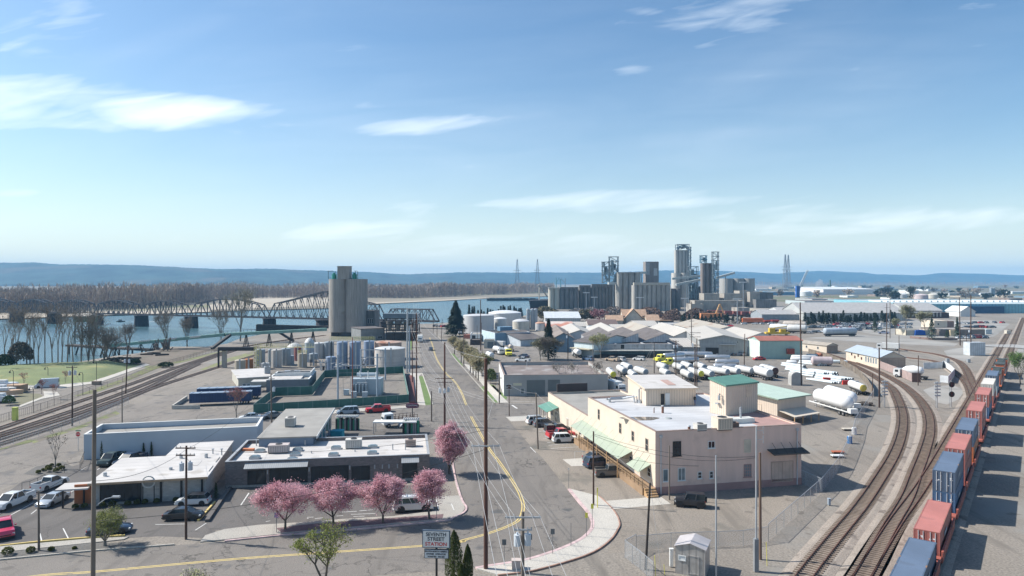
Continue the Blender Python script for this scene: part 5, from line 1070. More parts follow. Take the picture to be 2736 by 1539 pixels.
 # ---- container train
CC={'blue':(.085,.125,.19),'red':(.40,.14,.115),'cream':(.60,.56,.50),'lblue':(.065,.135,.25),'orange':(.50,.16,.06),'lgrey':(.35,.40,.42)}
HDT=math.atan2(.796,.605)
def container(colr,label,y0,lvl,length=12.19,h=2.6,z0=.95,name='shipping_container'):
 c=CC[colr];m_=mat('container_'+colr,c,.55,0,var=.08,scale=.35,kind='corr',pitch=.28,bump=.6,spots=(.5,.66,tuple(x*.7+.03 for x in c)))
 mr=mat('container_roof_'+colr,tuple(x*1.0+.02 for x in c),.7,var=.10,scale=.3,spots=(.35,.62,tuple(x*.82+.03 for x in c)))
 p=onT(y0);t=thing(name,label,'shipping container',(p.x,p.y,z0+lvl*(h+.02)),HDT-R(90),'containers on the double stack train')
 w2,L_=1.219,length
 g=MB();g.box(-w2+.06,w2-.06,.06,L_-.06,.1,h-.06);g.build('side_wall',m_,t)
 g=MB();g.box(-w2+.02,w2-.02,.02,L_-.02,h-.058,h-.015);g.build('roof',mr,t)
 g=MB();fr_=.11
 for x in(-w2,w2-fr_):
  for y in(0,L_-fr_):g.box(x,x+fr_,y,y+fr_,0,h)
  for z in(0,h-fr_):g.box(x,x+fr_,fr_,L_-fr_,z,z+fr_)
 for y in(0,L_-fr_):
  for z in(0,h-fr_):g.box(-w2+fr_,w2-fr_,y,y+fr_,z,z+fr_)
 g.build('frame',mat('container_frame_'+colr,tuple(x*.85 for x in c),.6,spots=(.9,.60,(.32,.17,.08))),t)
 for s in(-1,1):
  g=MB();xa,xb=(-w2+fr_+.01,-.012)if s<0 else(.012,w2-fr_-.01);g.box(xa,xb,.02,.055,fr_+.01,h-fr_-.01);d=g.build('door',mat('container_door_'+colr,tuple(x*.92 for x in c),.55,kind='corr',pitch=.5),t)
  g=MB()
  for q in(.3,.72):x=xa+(xb-xa)*q;g.box(x-.03,x+.03,-.05,.018,fr_,h-fr_)
  g.build('locking_rod',mat('rod_pale',(.55,.55,.55),.5),d)
  g=MB();rr_=random.Random(int(y0*10)+s)
  for q in range(4):x=xa+.15+rr_.random()*.6;z=.5+rr_.random()*1.6;g.box(x,x+rr_.uniform(.12,.3),.004,.016,z,z+rr_.uniform(.05,.16))
  g.build('placard',mat('placard_white',(.6,.6,.6)),d)
 g=MB()
 g.box(w2+.001,w2+.006,L_*.35,L_*.35+2.6,1.0,1.45);g.build('side_marking',mat('marking_pale',tuple(x*.5+.28 for x in c)),t)
 return t
def wcr(label,y0,length=12.19,colr=(.36,.10,.07)):
 p=onT(y0-1.3);t=thing('well_car',label,'rail car',(p.x,p.y,0),HDT-R(90),'well cars of the double stack train');L_=length+3.3
 m_=mat('car_sill_red',colr,.7,var=.2,scale=.6,spots=(.8,.6,(.16,.08,.06)))
 for s in(-1,1):g=MB();x0,x1=(-1.5,-1.36)if s<0 else(1.36,1.5);g.box(x0,x1,1.2,L_-1.2,.55,1.75);g.box(x0-.06 if s<0 else x1,x0 if s<0 else x1+.06,1.2,L_-1.2,1.62,1.76);g.build('side_sill',m_,t)
 g=MB();g.box(-1.355,1.355,1.2,L_-1.2,.6,.93);g.build('well_floor',sdk,t)
 for a,b in((-.2,1.195),(L_-1.195,L_+.2)):g=MB();g.box(-1.4,1.4,a,b,.95,1.25);g.box(-.3,.3,a+.2,b-.2,1.25,1.6);g.build('platform',m_,t)
 for y in(.3,L_-.3):
  g=MB()
  for s in(-1,1):
   for dy in(-.85,.85):M=Matrix.Translation((s*.75,y+dy,.36+.42))@Matrix.Rotation(R(90),4,'Y');q=MB(M);q.cyl((0,0,-.06),.42,.12,14);k0=len(g.v);g.v+=q.v;g.f+=[tuple(k0+i for i in f)for f in q.f];g.m+=q.m
  g.box(-.95,-.8,y-1.2,y+1.2,.6,.9);g.box(.8,.95,y-1.2,y+1.2,.6,.9);g.box(-.8,.8,y-.2,y+.2,.62,.88);g.build('bogie',sdk,t)
trainset=[(61.0,[('blue','blue container closest to the viewer at the bottom edge, single height')]),(73.3,[('red','brick red single height container between two blue ones')]),(86.6,[('lblue','bright blue ribbed container under the nearest double stacked blue one'),('blue','dull blue container with white door rods, top of the nearest double stack')]),(98.2,[('red','brick red lower container of the second double stack'),('red','brick red upper container directly behind the nearest double stack')]),(110.6,[('orange','orange red lower container beneath the small blue one'),('blue','dull blue upper container between two brick red stacks')]),(127,[('red','red lower container of the fourth double stack'),('red','pinkish red upper container right of the track switch rods, fourth stack')]),(145,[('lblue','blue lower container of the fifth double stack'),('red','pinkish red upper container just in front of the cream one')]),(159.6,[('red','red lower container beneath the cream one'),('cream','cream upper container near the locomotives')]),(174,[('lgrey','grey lower container directly behind the locomotives'),('blue','blue upper container closest to the locomotives')])]
for i,(y0,cs)in enumerate(trainset):
 for l,(c,lb)in enumerate(cs):container(c,lb,y0,l)
 wcr(['well car at the bottom edge carrying the closest blue container','well car under the single brick red container','well car under the closest double stack','well car under the all red second stack','well car under the blue over orange stack','well car under the fourth stack','well car under the red over blue stack','well car under the cream container','well car coupled behind the locomotives'][i],y0)
def loco(label,y0):
 p=onT(y0);t=thing('locomotive',label,'locomotive',(p.x,p.y,0),HDT-R(90),'locomotives of the container train');L_=21
 orange=mat('loco_orange',(.62,.17,.07),.5);dk=mat('loco_dark',(.06,.07,.06),.6)
 g=MB();g.box(-1.5,1.5,0,L_,1.2,1.55);g.build('walkway',orange,t);g=MB();g.box(-1.05,1.05,.8,L_-5,1.552,4.3);hd_=g.build('hood',orange,t)
 g=MB();g.box(-1.3,1.3,.6,6.5,4.32,4.62);g.box(-1.1,1.1,6.6,L_-5.1,4.32,4.42)
 for k in range(6):g.box(-.7,.7,7+k*1.4,7.9+k*1.4,4.43,4.66)
 g.build('roof_grilles',dk,hd_)
 g=MB();g.box(-1.45,1.45,L_-4.9,L_-2.3,1.552,4.5);cb=g.build('cab',orange,t);g=MB();g.box(-1.5,1.5,L_-5,L_-2.2,4.51,4.7);g.build('cab_roof',dk,cb);g=MB();g.box(-.9,.9,L_-2.28,L_-.6,1.552,3.0);g.build('nose',orange,t)
 g=MB()
 for s in(-1,1):
  g.box(s*1.45-.03,s*1.45+.03,.2,L_-5,2.55,2.61)
  for k in range(9):y=.3+k*1.9;g.box(s*1.45-.025,s*1.45+.025,y,y+.05,1.56,2.55)
 g.build('handrail',galv,t)
 for y in(3.5,L_-4):g=MB();g.box(-1.2,1.2,y-2,y+2,.4,1.15);g.build('bogie',sdk,t)
 g=MB();g.box(-1.2,1.2,7.5,13.5,.5,1.15);g.build('fuel_tank',sdk,t)
loco('orange and black locomotive coupled to the containers',189);loco('leading orange and black locomotive farthest up the line',211)
# ================================================================ trees and shrubs
def lfc(g,pts,n,s,r,spread=1.0,flat=.3):
 for _ in range(n):
  c,rad=pts[r.randrange(len(pts))];p=V(c)+V((r.gauss(0,1),r.gauss(0,1),r.gauss(0,.8)))*rad*.55*spread
  a=V((r.uniform(-1,1),r.uniform(-1,1),r.uniform(-flat,1))).normalized();b=a.cross(V((r.uniform(-1,1),r.uniform(-1,1),r.uniform(-1,1)))).normalized();q=s*r.uniform(.6,1.4)
  g.add([p-a*q,p+b*q*.6,p+a*q,p-b*q*.6],[(0,1,2,3)])
def grow(r,base,h,rad,fork=(3,5),trunk=.3,tr=.18,depth=4,up=.55,curve=.25,shape='vase',full=2):
 """Branch skeleton: returns (segments [(a, b, ra, rb)], tips [(point, radius)])."""
 segs,tips=[],[]
 def rec(p,d,ln,rr,lv):
  q=p;n=3
  for k in range(n):
   d=(d+V((r.gauss(0,1),r.gauss(0,1),r.gauss(0,.6)))*curve*.4).normalized();e=q+d*ln/n;segs.append((q,e,rr*(1-.25*k/n),rr*(1-.25*(k+1)/n)));q=e
  if lv==0:tips.append((q,ln*.6));return
  if lv<=full:tips.append((q,ln*.5));tips.append((p.lerp(q,.6),ln*.45))
  for _ in range(r.randint(*fork)if lv>1 else 3):
   az=r.uniform(0,6.283);nd=(d*.75+V((math.cos(az),math.sin(az),0))*r.uniform(.45,.85)+V((0,0,up*.4))).normalized();rec(q,nd,ln*r.uniform(.62,.82),rr*.6,lv-1)
 b=V(base);t=b+V((r.uniform(-.1,.1)*h*.3,r.uniform(-.1,.1)*h*.3,h*trunk));segs.append((b,t,tr*1.15,tr*.9));tips_l=(h*(1-trunk))/(1+.72+.52+(.37 if depth>3 else 0))*.95
 for k in range(r.randint(*fork)+1):
  az=6.283*k/5+r.uniform(-.5,.5);out=rad/h*1.5 if shape=='vase' else .25;rec(t,V((math.cos(az)*out,math.sin(az)*out,1)).normalized(),tips_l,tr*.6,depth-1)
 return segs,tips
def segmesh(g,segs,n=5,minr=.012):
 for a,b,ra,rb in segs:g.tube([a,b],[max(ra,minr),max(rb,minr)],n if ra>.05 else 3,cap=False)
def tree(name,label,loc,h,rad,leafm,nleaf,ls,seed,barkm=None,cat='tree',group=None,trunk=.28,tr=.15,depth=4,fork=(3,4),shape='vase',minr=.012,spread=1.0,fit=True,full=2,fill=0):
 r=random.Random(seed);segs,tips=grow(r,(0,0,0),h,rad,fork,trunk,tr,depth,shape=shape,full=full)
 mx=max(max(abs(p.x),abs(p.y))for p,_ in tips);mz=max(p.z for p,_ in tips);fx,fz=rad/mx,h/mz
 if fit:
  S=lambda p:V((p.x*fx,p.y*fx,p.z*fz));segs=[(S(a),S(b),ra,rb)for a,b,ra,rb in segs];tips=[(S(p),q*min(fx,1.2))for p,q in tips]
 for _ in range(fill):
  v=V((r.gauss(0,1),r.gauss(0,1),r.gauss(0,1))).normalized()*r.uniform(.35,1);tips.append((V((v.x*rad*.82,v.y*rad*.82,h*.60+v.z*h*.34)),r.uniform(.25,.6)))
 t=thing(name,label,cat,loc,0,group);g=MB();segmesh(g,segs,minr=minr);g.build('trunk',barkm or bark,t)
 g=MB();lfc(g,tips,nleaf,ls,r,spread);g.build('crown',leafm,t);return t
def bare(name,label,loc,h,rad,seed,barkm=None,depth=5,tr=.2,fork=(2,3),minr=.02,group=None,trunk=.2,haze=0,shape='tall',hm=None):
 return tree(name,label,loc,h,rad,hm or twig_leaf,haze or 300,.10+.004*h,seed,barkm or bark_g,group=group,trunk=trunk,tr=tr,depth=depth,fork=fork,shape=shape,minr=minr)
def cnf(name,label,loc,h,rad,seed,leafm=None,n=None,group=None,cat='conifer',q=None,slim=1.0):
 r=random.Random(seed);t=thing(name,label,cat,loc,0,group);g=MB();g.tube([(0,0,0),(0,0,h*.97)],[h*.022,.02],6);g.build('trunk',bark,t)
 g=MB();n=n or 900;q=q or h*.035
 for _ in range(n):
  u=r.random()**.8;z=h*(.06+.94*u);rr=rad*(1-u)**.85*(.88+.12*math.sin(z*9/h*3+r.random()))*math.sqrt(r.uniform(.25,1));a=r.uniform(0,6.283)
  p=V((math.cos(a)*rr,math.sin(a)*rr,z));o=V((math.cos(a),math.sin(a),-.45)).normalized()*q*r.uniform(.8,1.7);s=V((-math.sin(a),math.cos(a),.15))*q*.55
  g.add([p-o-s*.4,p-s,p+o,p+s],[(0,1,2,3)])
 g.build('crown',leafm or fir_leaf,t);return t
def shrub(name,label,loc,rx,h,seed,leafm=None,n=250,s=.09,group=None,cat='shrub',sides=1.0):
 r=random.Random(seed);t=thing(name,label,cat,loc,0,group);g=MB();g.tube([(0,0,0),(0,0,h*.6)],.03,5);g.build('stem',bark,t);g=MB()
 for _ in range(n):
  a,b=r.uniform(0,6.283),math.acos(r.uniform(-.3,1));k=r.uniform(.8,1.05);p=V((rx*math.sin(b)*math.cos(a)*k,rx*math.sin(b)*math.sin(a)*k,h*.45+h*.52*math.cos(b)*k))
  u=V((r.gauss(0,1),r.gauss(0,1),r.gauss(0,1))).normalized();w_=u.cross(V((r.gauss(0,1),r.gauss(0,1),r.gauss(0,1)))).normalized();q=s*r.uniform(.7,1.4);g.add([p-u*q,p+w_*q,p+u*q,p-w_*q],[(0,1,2,3)])
 g.build('foliage',leafm or shrub_leaf,t);return t
pk=[((470,1085),1.9,'leftmost blossoming pink tree in the row along the lower street',2.35,5.2),((845,1050),0,'second blossoming pink tree from the left in the street row',2.1,5.0),((1228,1035),0,'third blossoming pink tree from the left in the street row',2.25,5.2),((1590,1010),0,'right hand pink tree of the row, in front of the white four wheel drive',2.05,5.3)]
pw=[480,370,400,330];ptop=[700,685,650,605]
for i,(p,_,lb,rr_,hh)in enumerate(pk):
 P0=G(c2(*p),.1);hh=(c2(0,p[1])[1]-c2(0,ptop[i])[1])*P0.y/F;rr_=pw[i]/2.904*P0.y/F/2
 tree('pink_tree',lb,P0,hh*.93,rr_*1.0,pink_leaf,22000,.078,40+i,bark,group='pink blossom trees',trunk=.16,tr=.14,depth=4,fork=(3,4),spread=1.2,full=2,fill=90)
P0=G(c2(1745,655),.1);tree('pink_tree','tallest rounded pink tree at the street corner beside the brick shop',P0,(655-240)/2.904*P0.y/F*.95,300/2.904*P0.y/F/2*.98,pink_leaf,32000,.09,51,bark,group='pink blossom trees',trunk=.08,tr=.2,depth=4,fork=(3,5),spread=1.1,full=3,fill=330)
P0=G(c1(815,1215),.1);tree('small_green_tree','small lime green tree with twisted stems beside the tall pole',P0,(1215-935)/2.904*P0.y/F,380/2.904*P0.y/F/2*.92,green_leaf,7000,.065,61,bark_g,trunk=.12,tr=.16,depth=4,spread=1.1,fill=60)
P0=at(600+800/2.904,60,0);P0.x=xd(872,58);P0.y=58;ztop=zt_(1398,58);tree('leafing_tree','tall yellow green tree just coming into leaf at the bottom of the photo',(P0.x,58,0),ztop-.2,2.8,yg_leaf,3000,.07,72,bark,trunk=.45,tr=.17,depth=4,fork=(2,4),spread=.9)
D_=52;t=tree('flowering_shrub','pale yellow flower tips of a shrub at the bottom edge',(xd(520,D_),D_,0),zt_(1522,D_),1.3,mat('pale_flower',(.50,.48,.26),island=.3),1500,.06,75,bark,trunk=.4,tr=.1)
for i,(px,D_,pt,lb,w_)in enumerate([(1213,56,1418,'tallest dark green cypress column beside the street sign',.75),(1249,56.5,1455,'shorter cypress column right of the tallest one',.5),(1232,54,1508,'lowest cypress tip in front of the other two',.55)]):
 h=zt_(pt,D_);r=random.Random(80+i);t=thing('cypress',lb,'conifer',(xd(px,D_),D_,0),0,'cypress columns at the bottom edge');g=MB();g.tube([(0,0,0),(0,0,h*.9)],.08,6);g.build('trunk',bark,t);g=MB()
 for _ in range(7000):
  a,z=r.uniform(0,6.283),h*(1-r.random()**1.0*.62);k=(1-z/h);lob=.8+.2*math.sin(a*3+z*.8+i);rr=w_*min(1,(k*5)**.6)*lob*r.uniform(.82,1.05);p=V((math.cos(a)*rr,math.sin(a)*rr,z));up=V((r.gauss(0,.25),r.gauss(0,.25),1)).normalized()*r.uniform(.05,.11);sd=V((-math.sin(a+r.gauss(0,.6)),math.cos(a+r.gauss(0,.6)),0))*.03
  g.add([p-up,p+sd,p+up,p-sd],[(0,1,2,3)])
 g.build('crown',cypress,t)
shrub('bush','grey green loose bush at the foot of the tall brown pole',(xd(1275,60),60,0),1.2,3.2,85,mat('sage_leaf',(.26,.30,.19),island=.4),1200,.07)
sh=[((60,1290),.55,'leftmost round shrub in the gravel strip by the lower street'),((238,1272),.42,'round shrub right of the leftmost one in the gravel strip'),((398,1258),.3,'small shrub in the gravel strip behind the short pole'),((578,1245),.2,'tiny shrub in the gravel strip beside the lime green tree'),((298,655),.33,'yellowish shrub at the left end of the corner gravel bed'),((335,635),.25,'small shrub in the corner gravel bed, second from left'),((367,612),.28,'shrub at the back of the corner gravel bed'),((378,640),.5,'biggest rounded shrub of the corner gravel bed'),((400,600),.28,'shrub by the trunk of the small bare tree'),((437,645),.42,'shrub by the two rail fence in the corner bed'),((457,600),.32,'shrub at the far right back of the corner bed'),((480,628),.42,'shrub against the dark rail fence'),((585,930),.4,'round shrub beside the wooden steps'),((655,925),.4,'round shrub second from the wooden steps'),((797,915),.4,'round shrub under the glazed front, left'),((870,905),.42,'round shrub under the glazed front, centre'),((992,905),.42,'round shrub under the glazed front, right'),((1063,895),.4,'round shrub left of the ring emblem posts'),((1125,890),.38,'round shrub under the ring emblem'),((1215,885),.38,'reddish shrub right of the ring emblem'),((1365,875),.38,'round shrub left of the white electric car')]
for i,(p,r_,lb)in enumerate(sh):shrub('round_shrub',lb,G(c1(*p))+V((0,0,.02)),r_,r_*1.7,90+i,n=330,s=.075,group='round shrubs around the stone building')
for i,(x,y)in enumerate([(788,540),(835,530),(906,528),(982,522),(1046,520),(1113,525),(1174,522),(1240,505)]):
 cnf('narrow_conifer','narrow dark conifer against the long white wall, number %s from the left'%['one','two','three','four','five','six','seven','eight'][i],G(c1(x,y)),[3.1,2.6,2.4,2.3,2.3,2.4,2.5,2.0][i],.38,120+i,cypress,420,q=.09,group='narrow conifers along the white wall')
for i,(x,y,h,lb)in enumerate([(600,880,2.1,'left of the porch'),(680,880,2.2,'behind the tall pole'),(1675,850,2.2,'beside the side wall')]):cnf('potted_conifer','small dark conical conifer by the stone building, '+lb,G(c1(x,y)),h,.45,130+i,cypress,420,q=.09)
bare('bare_tree','small leafless tree in the corner gravel bed',G(c1(430,615)),6.0,2.0,140,tr=.09,depth=4,minr=.012,haze=60)
tree('red_twig_tree','young tree with red budding twigs beside the navy trailers',G(c1(1835,230)),7.0,2.6,redbud,1500,.09,141,bark_g,trunk=.2,tr=.1,depth=4,shape='tall',spread=.8,minr=.02)
for i,(x,y,tx,ty,w_)in enumerate([(970,650,905,385,200),(1070,780,1010,420,200),(1105,790,1060,500,200),(1205,925,1150,540,230),(1250,960,1220,600,240),(1290,1000,1270,640,260),(1325,1040,1350,690,220)]):
 P0=G(z6(x,y));h=(z6(0,y)[1]-z6(0,ty)[1])*P0.y/F;tree('street_tree','straw coloured street tree on the far street, %s from the river end'%['first','second','third','fourth','fifth','sixth','seventh'][i],P0,h*.95,w_/5.573*P0.y/F/2,straw_leaf,2600,.2,150+i,bark,group='straw coloured street trees',trunk=.3,tr=.18,depth=3,fork=(3,5),spread=1.25,minr=.03)
tree('street_tree','straw coloured street tree with dull olive crown beside the garage wall',G(z2(500,800)),7,3,mat('olive_leaf',(.24,.24,.10),island=.4),2400,.2,160,bark,trunk=.2,depth=3,fork=(3,5),spread=1.25)
shrub('hedge','clipped green hedge against the white side wall of the garage',G(z2(615,890)),1.6,4.4,161,mat('hedge_leaf',(.10,.14,.04),island=.4),900,.2)
cnf('fir_tree','big dark fir beside the white storage tanks at the end of the street',G(z6(990,385)),19,7.5,170,n=4200,q=.75)
cnf('fir_tree','dark fir rising from the bare shrub cluster in the truck yard',G(z2(1400,560)),15.5,4.2,171,n=2600,q=.45)
tree('bare_shrub_tree','olive twigged tree, left of the dark fir',G(z2(1290,575)),8.5,4,mat('olive_twig',(.22,.21,.12),island=.4),3200,.16,172,bark_g,trunk=.12,depth=4,shape='tall',minr=.04,spread=1.2)
tree('bare_shrub_tree','thin leafless tree in front of the dark fir',G(z2(1390,585)),9,4,twig_leaf,2400,.14,173,bark_g,trunk=.12,depth=4,shape='tall',minr=.04,spread=1.2)
tree('bare_shrub_tree','brownish twiggy tree, right of the dark fir',G(z2(1480,575)),8.5,3.6,mat('brown_twig',(.20,.17,.11),island=.4),2800,.15,174,bark_g,trunk=.12,depth=4,shape='tall',minr=.04,spread=1.2)
tree('budding_tree','yellow green budding tree by the long warehouse loading dock',G(z2(2110,560)),10,4.3,mat('bud_leaf',(.36,.36,.16),island=.3),2600,.16,175,bark_g,trunk=.25,depth=4,spread=1.1,minr=.04)
bare('bare_tree','pale leafless tree in front of the garage roller door',G(z2(1640,985)),8,4,176,mat('bark_pale',(.36,.33,.29)),minr=.025,tr=.14,haze=500)
bare('bare_tree','pale leafless tree in front of the right end of the garage',G(z2(2050,1000)),8.5,3,177,mat('bark_pale',(.36,.33,.29)),minr=.025,tr=.14,haze=400)
bt=[(-20,995,17,4),(15,985,24,5),(28,984,20,4),(45,983,26,5.5),(72,981,22,4),(80,982,25,6),(92,981,21,4),(102,980,19,3),(120,980,25,3.5),(140,979,22,6),(155,978,25,6),(165,978,23,6),(180,977,20,5),(196,977,22,4.5),(217,976,23,5)]
for i,(x,y,h,rd_)in enumerate(bt):bare('river_tree','tall leafless tree on the river bank, %s from the left edge'%['first','second','third','fourth','fifth','sixth','seventh','eighth','ninth','tenth','eleventh','twelfth','thirteenth','fourteenth','fifteenth'][i],G((x,y)),h*.92,rd_,200+i,mat('bark_river',(.25,.21,.18)),depth=5,tr=.2,fork=(2,3),minr=.024,group='bare trees on the river bank',trunk=.3,haze=90)
for i,(x,y,h,rd_,lb)in enumerate([(250,975,22,7,'broad twiggy brown tree right of the thin bank trees'),(275,972,16,6,'second broad twiggy tree, right of the broadest one'),(290,970,11,5,'low brown thicket tree at the right end of the bank trees'),(235,977,15,5,'low dense twiggy tree left of the broadest one'),(445,930,18,5.5,'round leafless tree behind the conveyor, by the bridge pier'),(500,926,15,3.5,'thin leafless tree behind the conveyor, below the fifth pier'),(590,915,19,6,'leafless tree behind the green conveyor, left of the budding one'),(342,945,14,4,'thin leafless tree by the utility pole on the bank')]):
 tree('twiggy_tree',lb,G((x,y)),h*.9,rd_,mat('twig_brown',(.24,.195,.15),island=.4),2600,.13,230+i,bark_g,trunk=.1,tr=.3,depth=4,shape='tall',spread=1.3,minr=.04,full=3,group='twiggy trees on the river bank')
tree('budding_tree','tall pale green budding tree behind the conveyor bridge',G((642,912)),27,8,mat('bud_pale',(.38,.36,.24),island=.3),3200,.15,240,bark_g,trunk=.2,tr=.35,depth=4,shape='tall',spread=1.2,minr=.045,full=3)
shrub('ivy_stump','dark ivy covered stump left of the bank trees',G((12,985)),3,5,241,mat('ivy_leaf',(.05,.08,.03),island=.4),900,.3);shrub('ivy_stump','brown bramble mound among the bank trees',G((55,982)),3.6,9,242,mat('bramble',(.14,.12,.09),island=.4),1500,.3)
shrub('bush','dark green bush at the end of the promenade',G(a1(1290,1140)),2.4,2.2,243,mat('ivy_leaf',(.05,.08,.03),island=.4),500,.25);shrub('bush','dark low bush beside the left tracks',G(a1(1605,1165)),2.4,1.8,244,mat('ivy_leaf',(.05,.08,.03),island=.4),500,.25)
shrub('bush','dark hedge bank at the right end of the park mound',G(a1(1150,1125)),6,2.0,245,mat('bramble',(.14,.12,.09),island=.4),1200,.3)
shrub('bush','green bush beside the boats at the left edge',G(z7(150,1150)),1.3,2.4,246,mat('bush_green',(.10,.17,.06),island=.4),500,.15)
for i,(x,y)in enumerate([(400,830),(700,960),(910,1050),(1100,790)]):tree('red_twig_tree','sapling with red twigs by the promenade, %s from the left'%['first','second','third','fourth'][i],G(z7(x,y)),3.8,1.3,redbud,260,.10,250+i,bark_g,trunk=.2,tr=.05,depth=3,shape='tall',spread=.8,minr=.015,group='saplings along the promenade')
tree('green_tree','bright green tree at the right edge above the train',G(z5(2290,1110)),9.0,4.0,mat('fresh_leaf',(.13,.22,.05),island=.45),6500,.13,260,bark,trunk=.2,depth=4,spread=1.2)
for i,(x,yt,yb,w_)in enumerate([(355,745,880,60),(395,770,880,50),(420,765,880,50),(470,820,880,40),(510,810,880,50),(545,830,880,40),(595,790,870,40),(630,805,870,45),(660,815,870,40),(735,805,850,36),(765,762,850,36),(795,752,850,40),(815,770,850,34),(860,768,840,34),(885,755,840,44),(935,765,840,40),(960,790,840,60),(1000,790,840,90),(1025,785,840,60)]):
 P0=G(a3(x,0)[:1]+(862-14*i/18,));D_=P0.y;h=zt_(a3(0,yt)[1],D_);cnf('shore_fir','dark fir behind the white storage tanks, number %s from the left'%['one','two','three','four','five','six','seven','eight','nine','ten','eleven','twelve','thirteen','fourteen','fifteen','sixteen','seventeen','eighteen','nineteen'][i],P0,max(h,5),w_/4.831*D_/F/2*1.3,270+i,n=420,q=.7,group='firs behind the storage tanks')
r_=random.Random(5)
for i in range(34):
 px=2150+i*7.3+r_.uniform(-3,3)if i<34 else 0;P0=G((px,868+r_.uniform(-2,1)-8*i/34));nm='hedge conifer below the long grey warehouses, plant %d counted from the left'%(i+1)
 cnf('hedge_conifer',nm,P0,r_.uniform(5.5,9),r_.uniform(1.8,2.6),300+i,n=170,q=.8,group='hedge conifers along the rail yard')
for i in range(15):
 px=a4(1060,0)[0]+i*11.5+r_.uniform(-3,3);P0=G((px,864+r_.uniform(-2,1)));cnf('yard_fir','dark shrubby fir in front of the scrap heaps, plant %d from the left'%(i+1),P0,r_.uniform(4,7.5),r_.uniform(1.8,2.6),350+i,n=150,q=.7,group='firs in front of the scrap heaps')
for i,(p,h,rd_,lb)in enumerate([(z5(655,410),17,5.5,'tall feathery tree in the far car park, left of the blue tarp'),(z5(920,400),13,5.5,'broad feathery tree just right of the blue tarp'),(z5(500,400),9,2.5,'small leafless tree left of the tall feathery one')]):tree('feathery_tree',lb,G(p),h,rd_,mat('feather_leaf',(.28,.28,.17),island=.35),3000,.22,370+i,bark,trunk=.3,depth=4,spread=1.1,minr=.06)
for i,(p,h,rd_,lb)in enumerate([(z5(1015,470),11,3.2,'blue green spruce beside the parked cars'),(z5(1380,450),11,1.8,'slim dark spruce in front of the brown yard office'),(z5(200,360),8,2.6,'round conifer beside the far car park, left of the twin poles'),(z5(1235,440),4,1.3,'small conifer between the two spruces')]):cnf('spruce',lb,G(p),h,rd_,380+i,mat('spruce',(.05,.085,.06),island=.4),700,q=.4)
for i,(x,y,h,w_)in enumerate([(1170,330,28,80),(1120,345,20,70),(1230,330,26,70),(1290,380,22,70),(1440,380,34,90),(1220,300,30,60),(1745,370,20,90),(1910,290,18,50),(2350,370,26,80),(2180,365,16,50),(2300,350,18,60),(1310,365,18,60)]):
 P0=G(a5(x,y));tree('far_tree','dark tree in the far industrial plain, '+['second of the clump','left of the clump','middle of the clump','lower right of the clump','tall lone one by the pink tank','bare topped behind the clump','beside the cream tank','small on the horizon line','lone at the far right','small left of the far right one','beside the twin grey silos','right end of the clump'][i],P0,h*.6,w_/3.623*P0.y/F/2,fir_leaf if i!=5 else twig_leaf,420,1.1,390+i,bark,trunk=.15,depth=3,spread=1.3,minr=.2,group='trees in the far plain')
 # ================================================================ poles, wires, signs, fences
TOP={}
def pole(key,label,base,top,m=None,r=None,arms=(),cans=(),name='utility_pole',cat='utility pole',lamp=None,lean=0.0,base_d=None,armm=None):
 """arms: (photo y, half width m); cans: (photo y, x offset m) transformers"""
 d=base_d or G(base).y;P0=V((xd(base[0],d),d,0));zt=zt_(top[1],d);dx=xd(top[0],d)-P0.x
 t=thing(name,label,cat,P0,0,'utility poles' if cat=='utility pole' else None);r=r or .15;m=m or pole_m
 g=MB();g.tube([(0,0,0),(dx*.5,0,zt*.5),(dx,0,zt)],[r,r*.88,r*.72],9);g.build('pole',m,t,smooth=50)
 pts=[]
 for y,hw in arms:
  z=zt_(y,d);k=dx*z/zt;g=MB();g.box(k-hw,k+hw,-r-.12,-r+.0,z-.06,z+.06);a=g.build('crossarm',armm or m,t)
  for q in(-.92,-.5,.5,.92):
   g=MB();g.cyl((k+q*hw,-r-.06,z+.062),.045,.16,6);g.build('insulator',galv,a);pts.append(V((P0.x+k+q*hw,P0.y-r-.06,z+.2)))
 for y,ox in cans:
  z=zt_(y,d);k=dx*z/zt;s_=1 if ox>0 else-1
  g=MB();g.cyl((k+ox,-.1,z-.45),.27,.9,12);g.cyl((k+ox,-.1,z+.45),.08,.2,6);g.build('transformer',mat('can_grey',(.50,.54,.58),.5),t)
 if lamp:
  y,ox,oy=lamp;z=zt_(y,d);g=MB();g.tube([(0,0,z-.8),(ox*.6,oy*.6,z-.1),(ox,oy,z)],.04,6);la=g.build('lamp_arm',galv,t)
  g=MB();g.cbox((ox*1.12,oy*1.12,z),(.6 if abs(ox)>abs(oy)else .25,.25 if abs(ox)>abs(oy)else .6,.14));g.build('lamp_head',galv,la)
 TOP[key]=(V((P0.x+dx,P0.y,zt)),pts,P0,r);return t
N_=lambda c:c
pole('A','tallest thick reddish brown pole standing at the street bend in the middle of the photo',(1298,1522),(1298,957),mat('pole_red',(.105,.048,.034),.85,var=.25,scale=.8,kind='streak'),.235,arms=[(1190,1.5)],armm=galv)
pole('B','weathered pole with transformers cut by the bottom edge, right of the tallest brown pole',(1396,1700),(1397,1367),p_gr,.17,arms=[(1380,1.45),(1413,.75)],cans=[(1442,-.45),(1440,.4)],base_d=56,armm=galv)
pole('C','thick weathered pole at the left rising from the bottom edge with a street lamp',(247,1700),(253,1041),p_gr,.2,lamp=(1333,1.45,.5),base_d=57)
pole('D','brown pole with two crossarms and twin transformers before the pale stone building',(497,1441),(498,1191),pole_m,.15,arms=[(1196,1.15),(1215,1.1)],cans=[(1247,-.5),(1245,.5)])
pole('E','short bare pole in the gravel strip at the lower left',(104,1473),(103,1312),p_gr,.13)
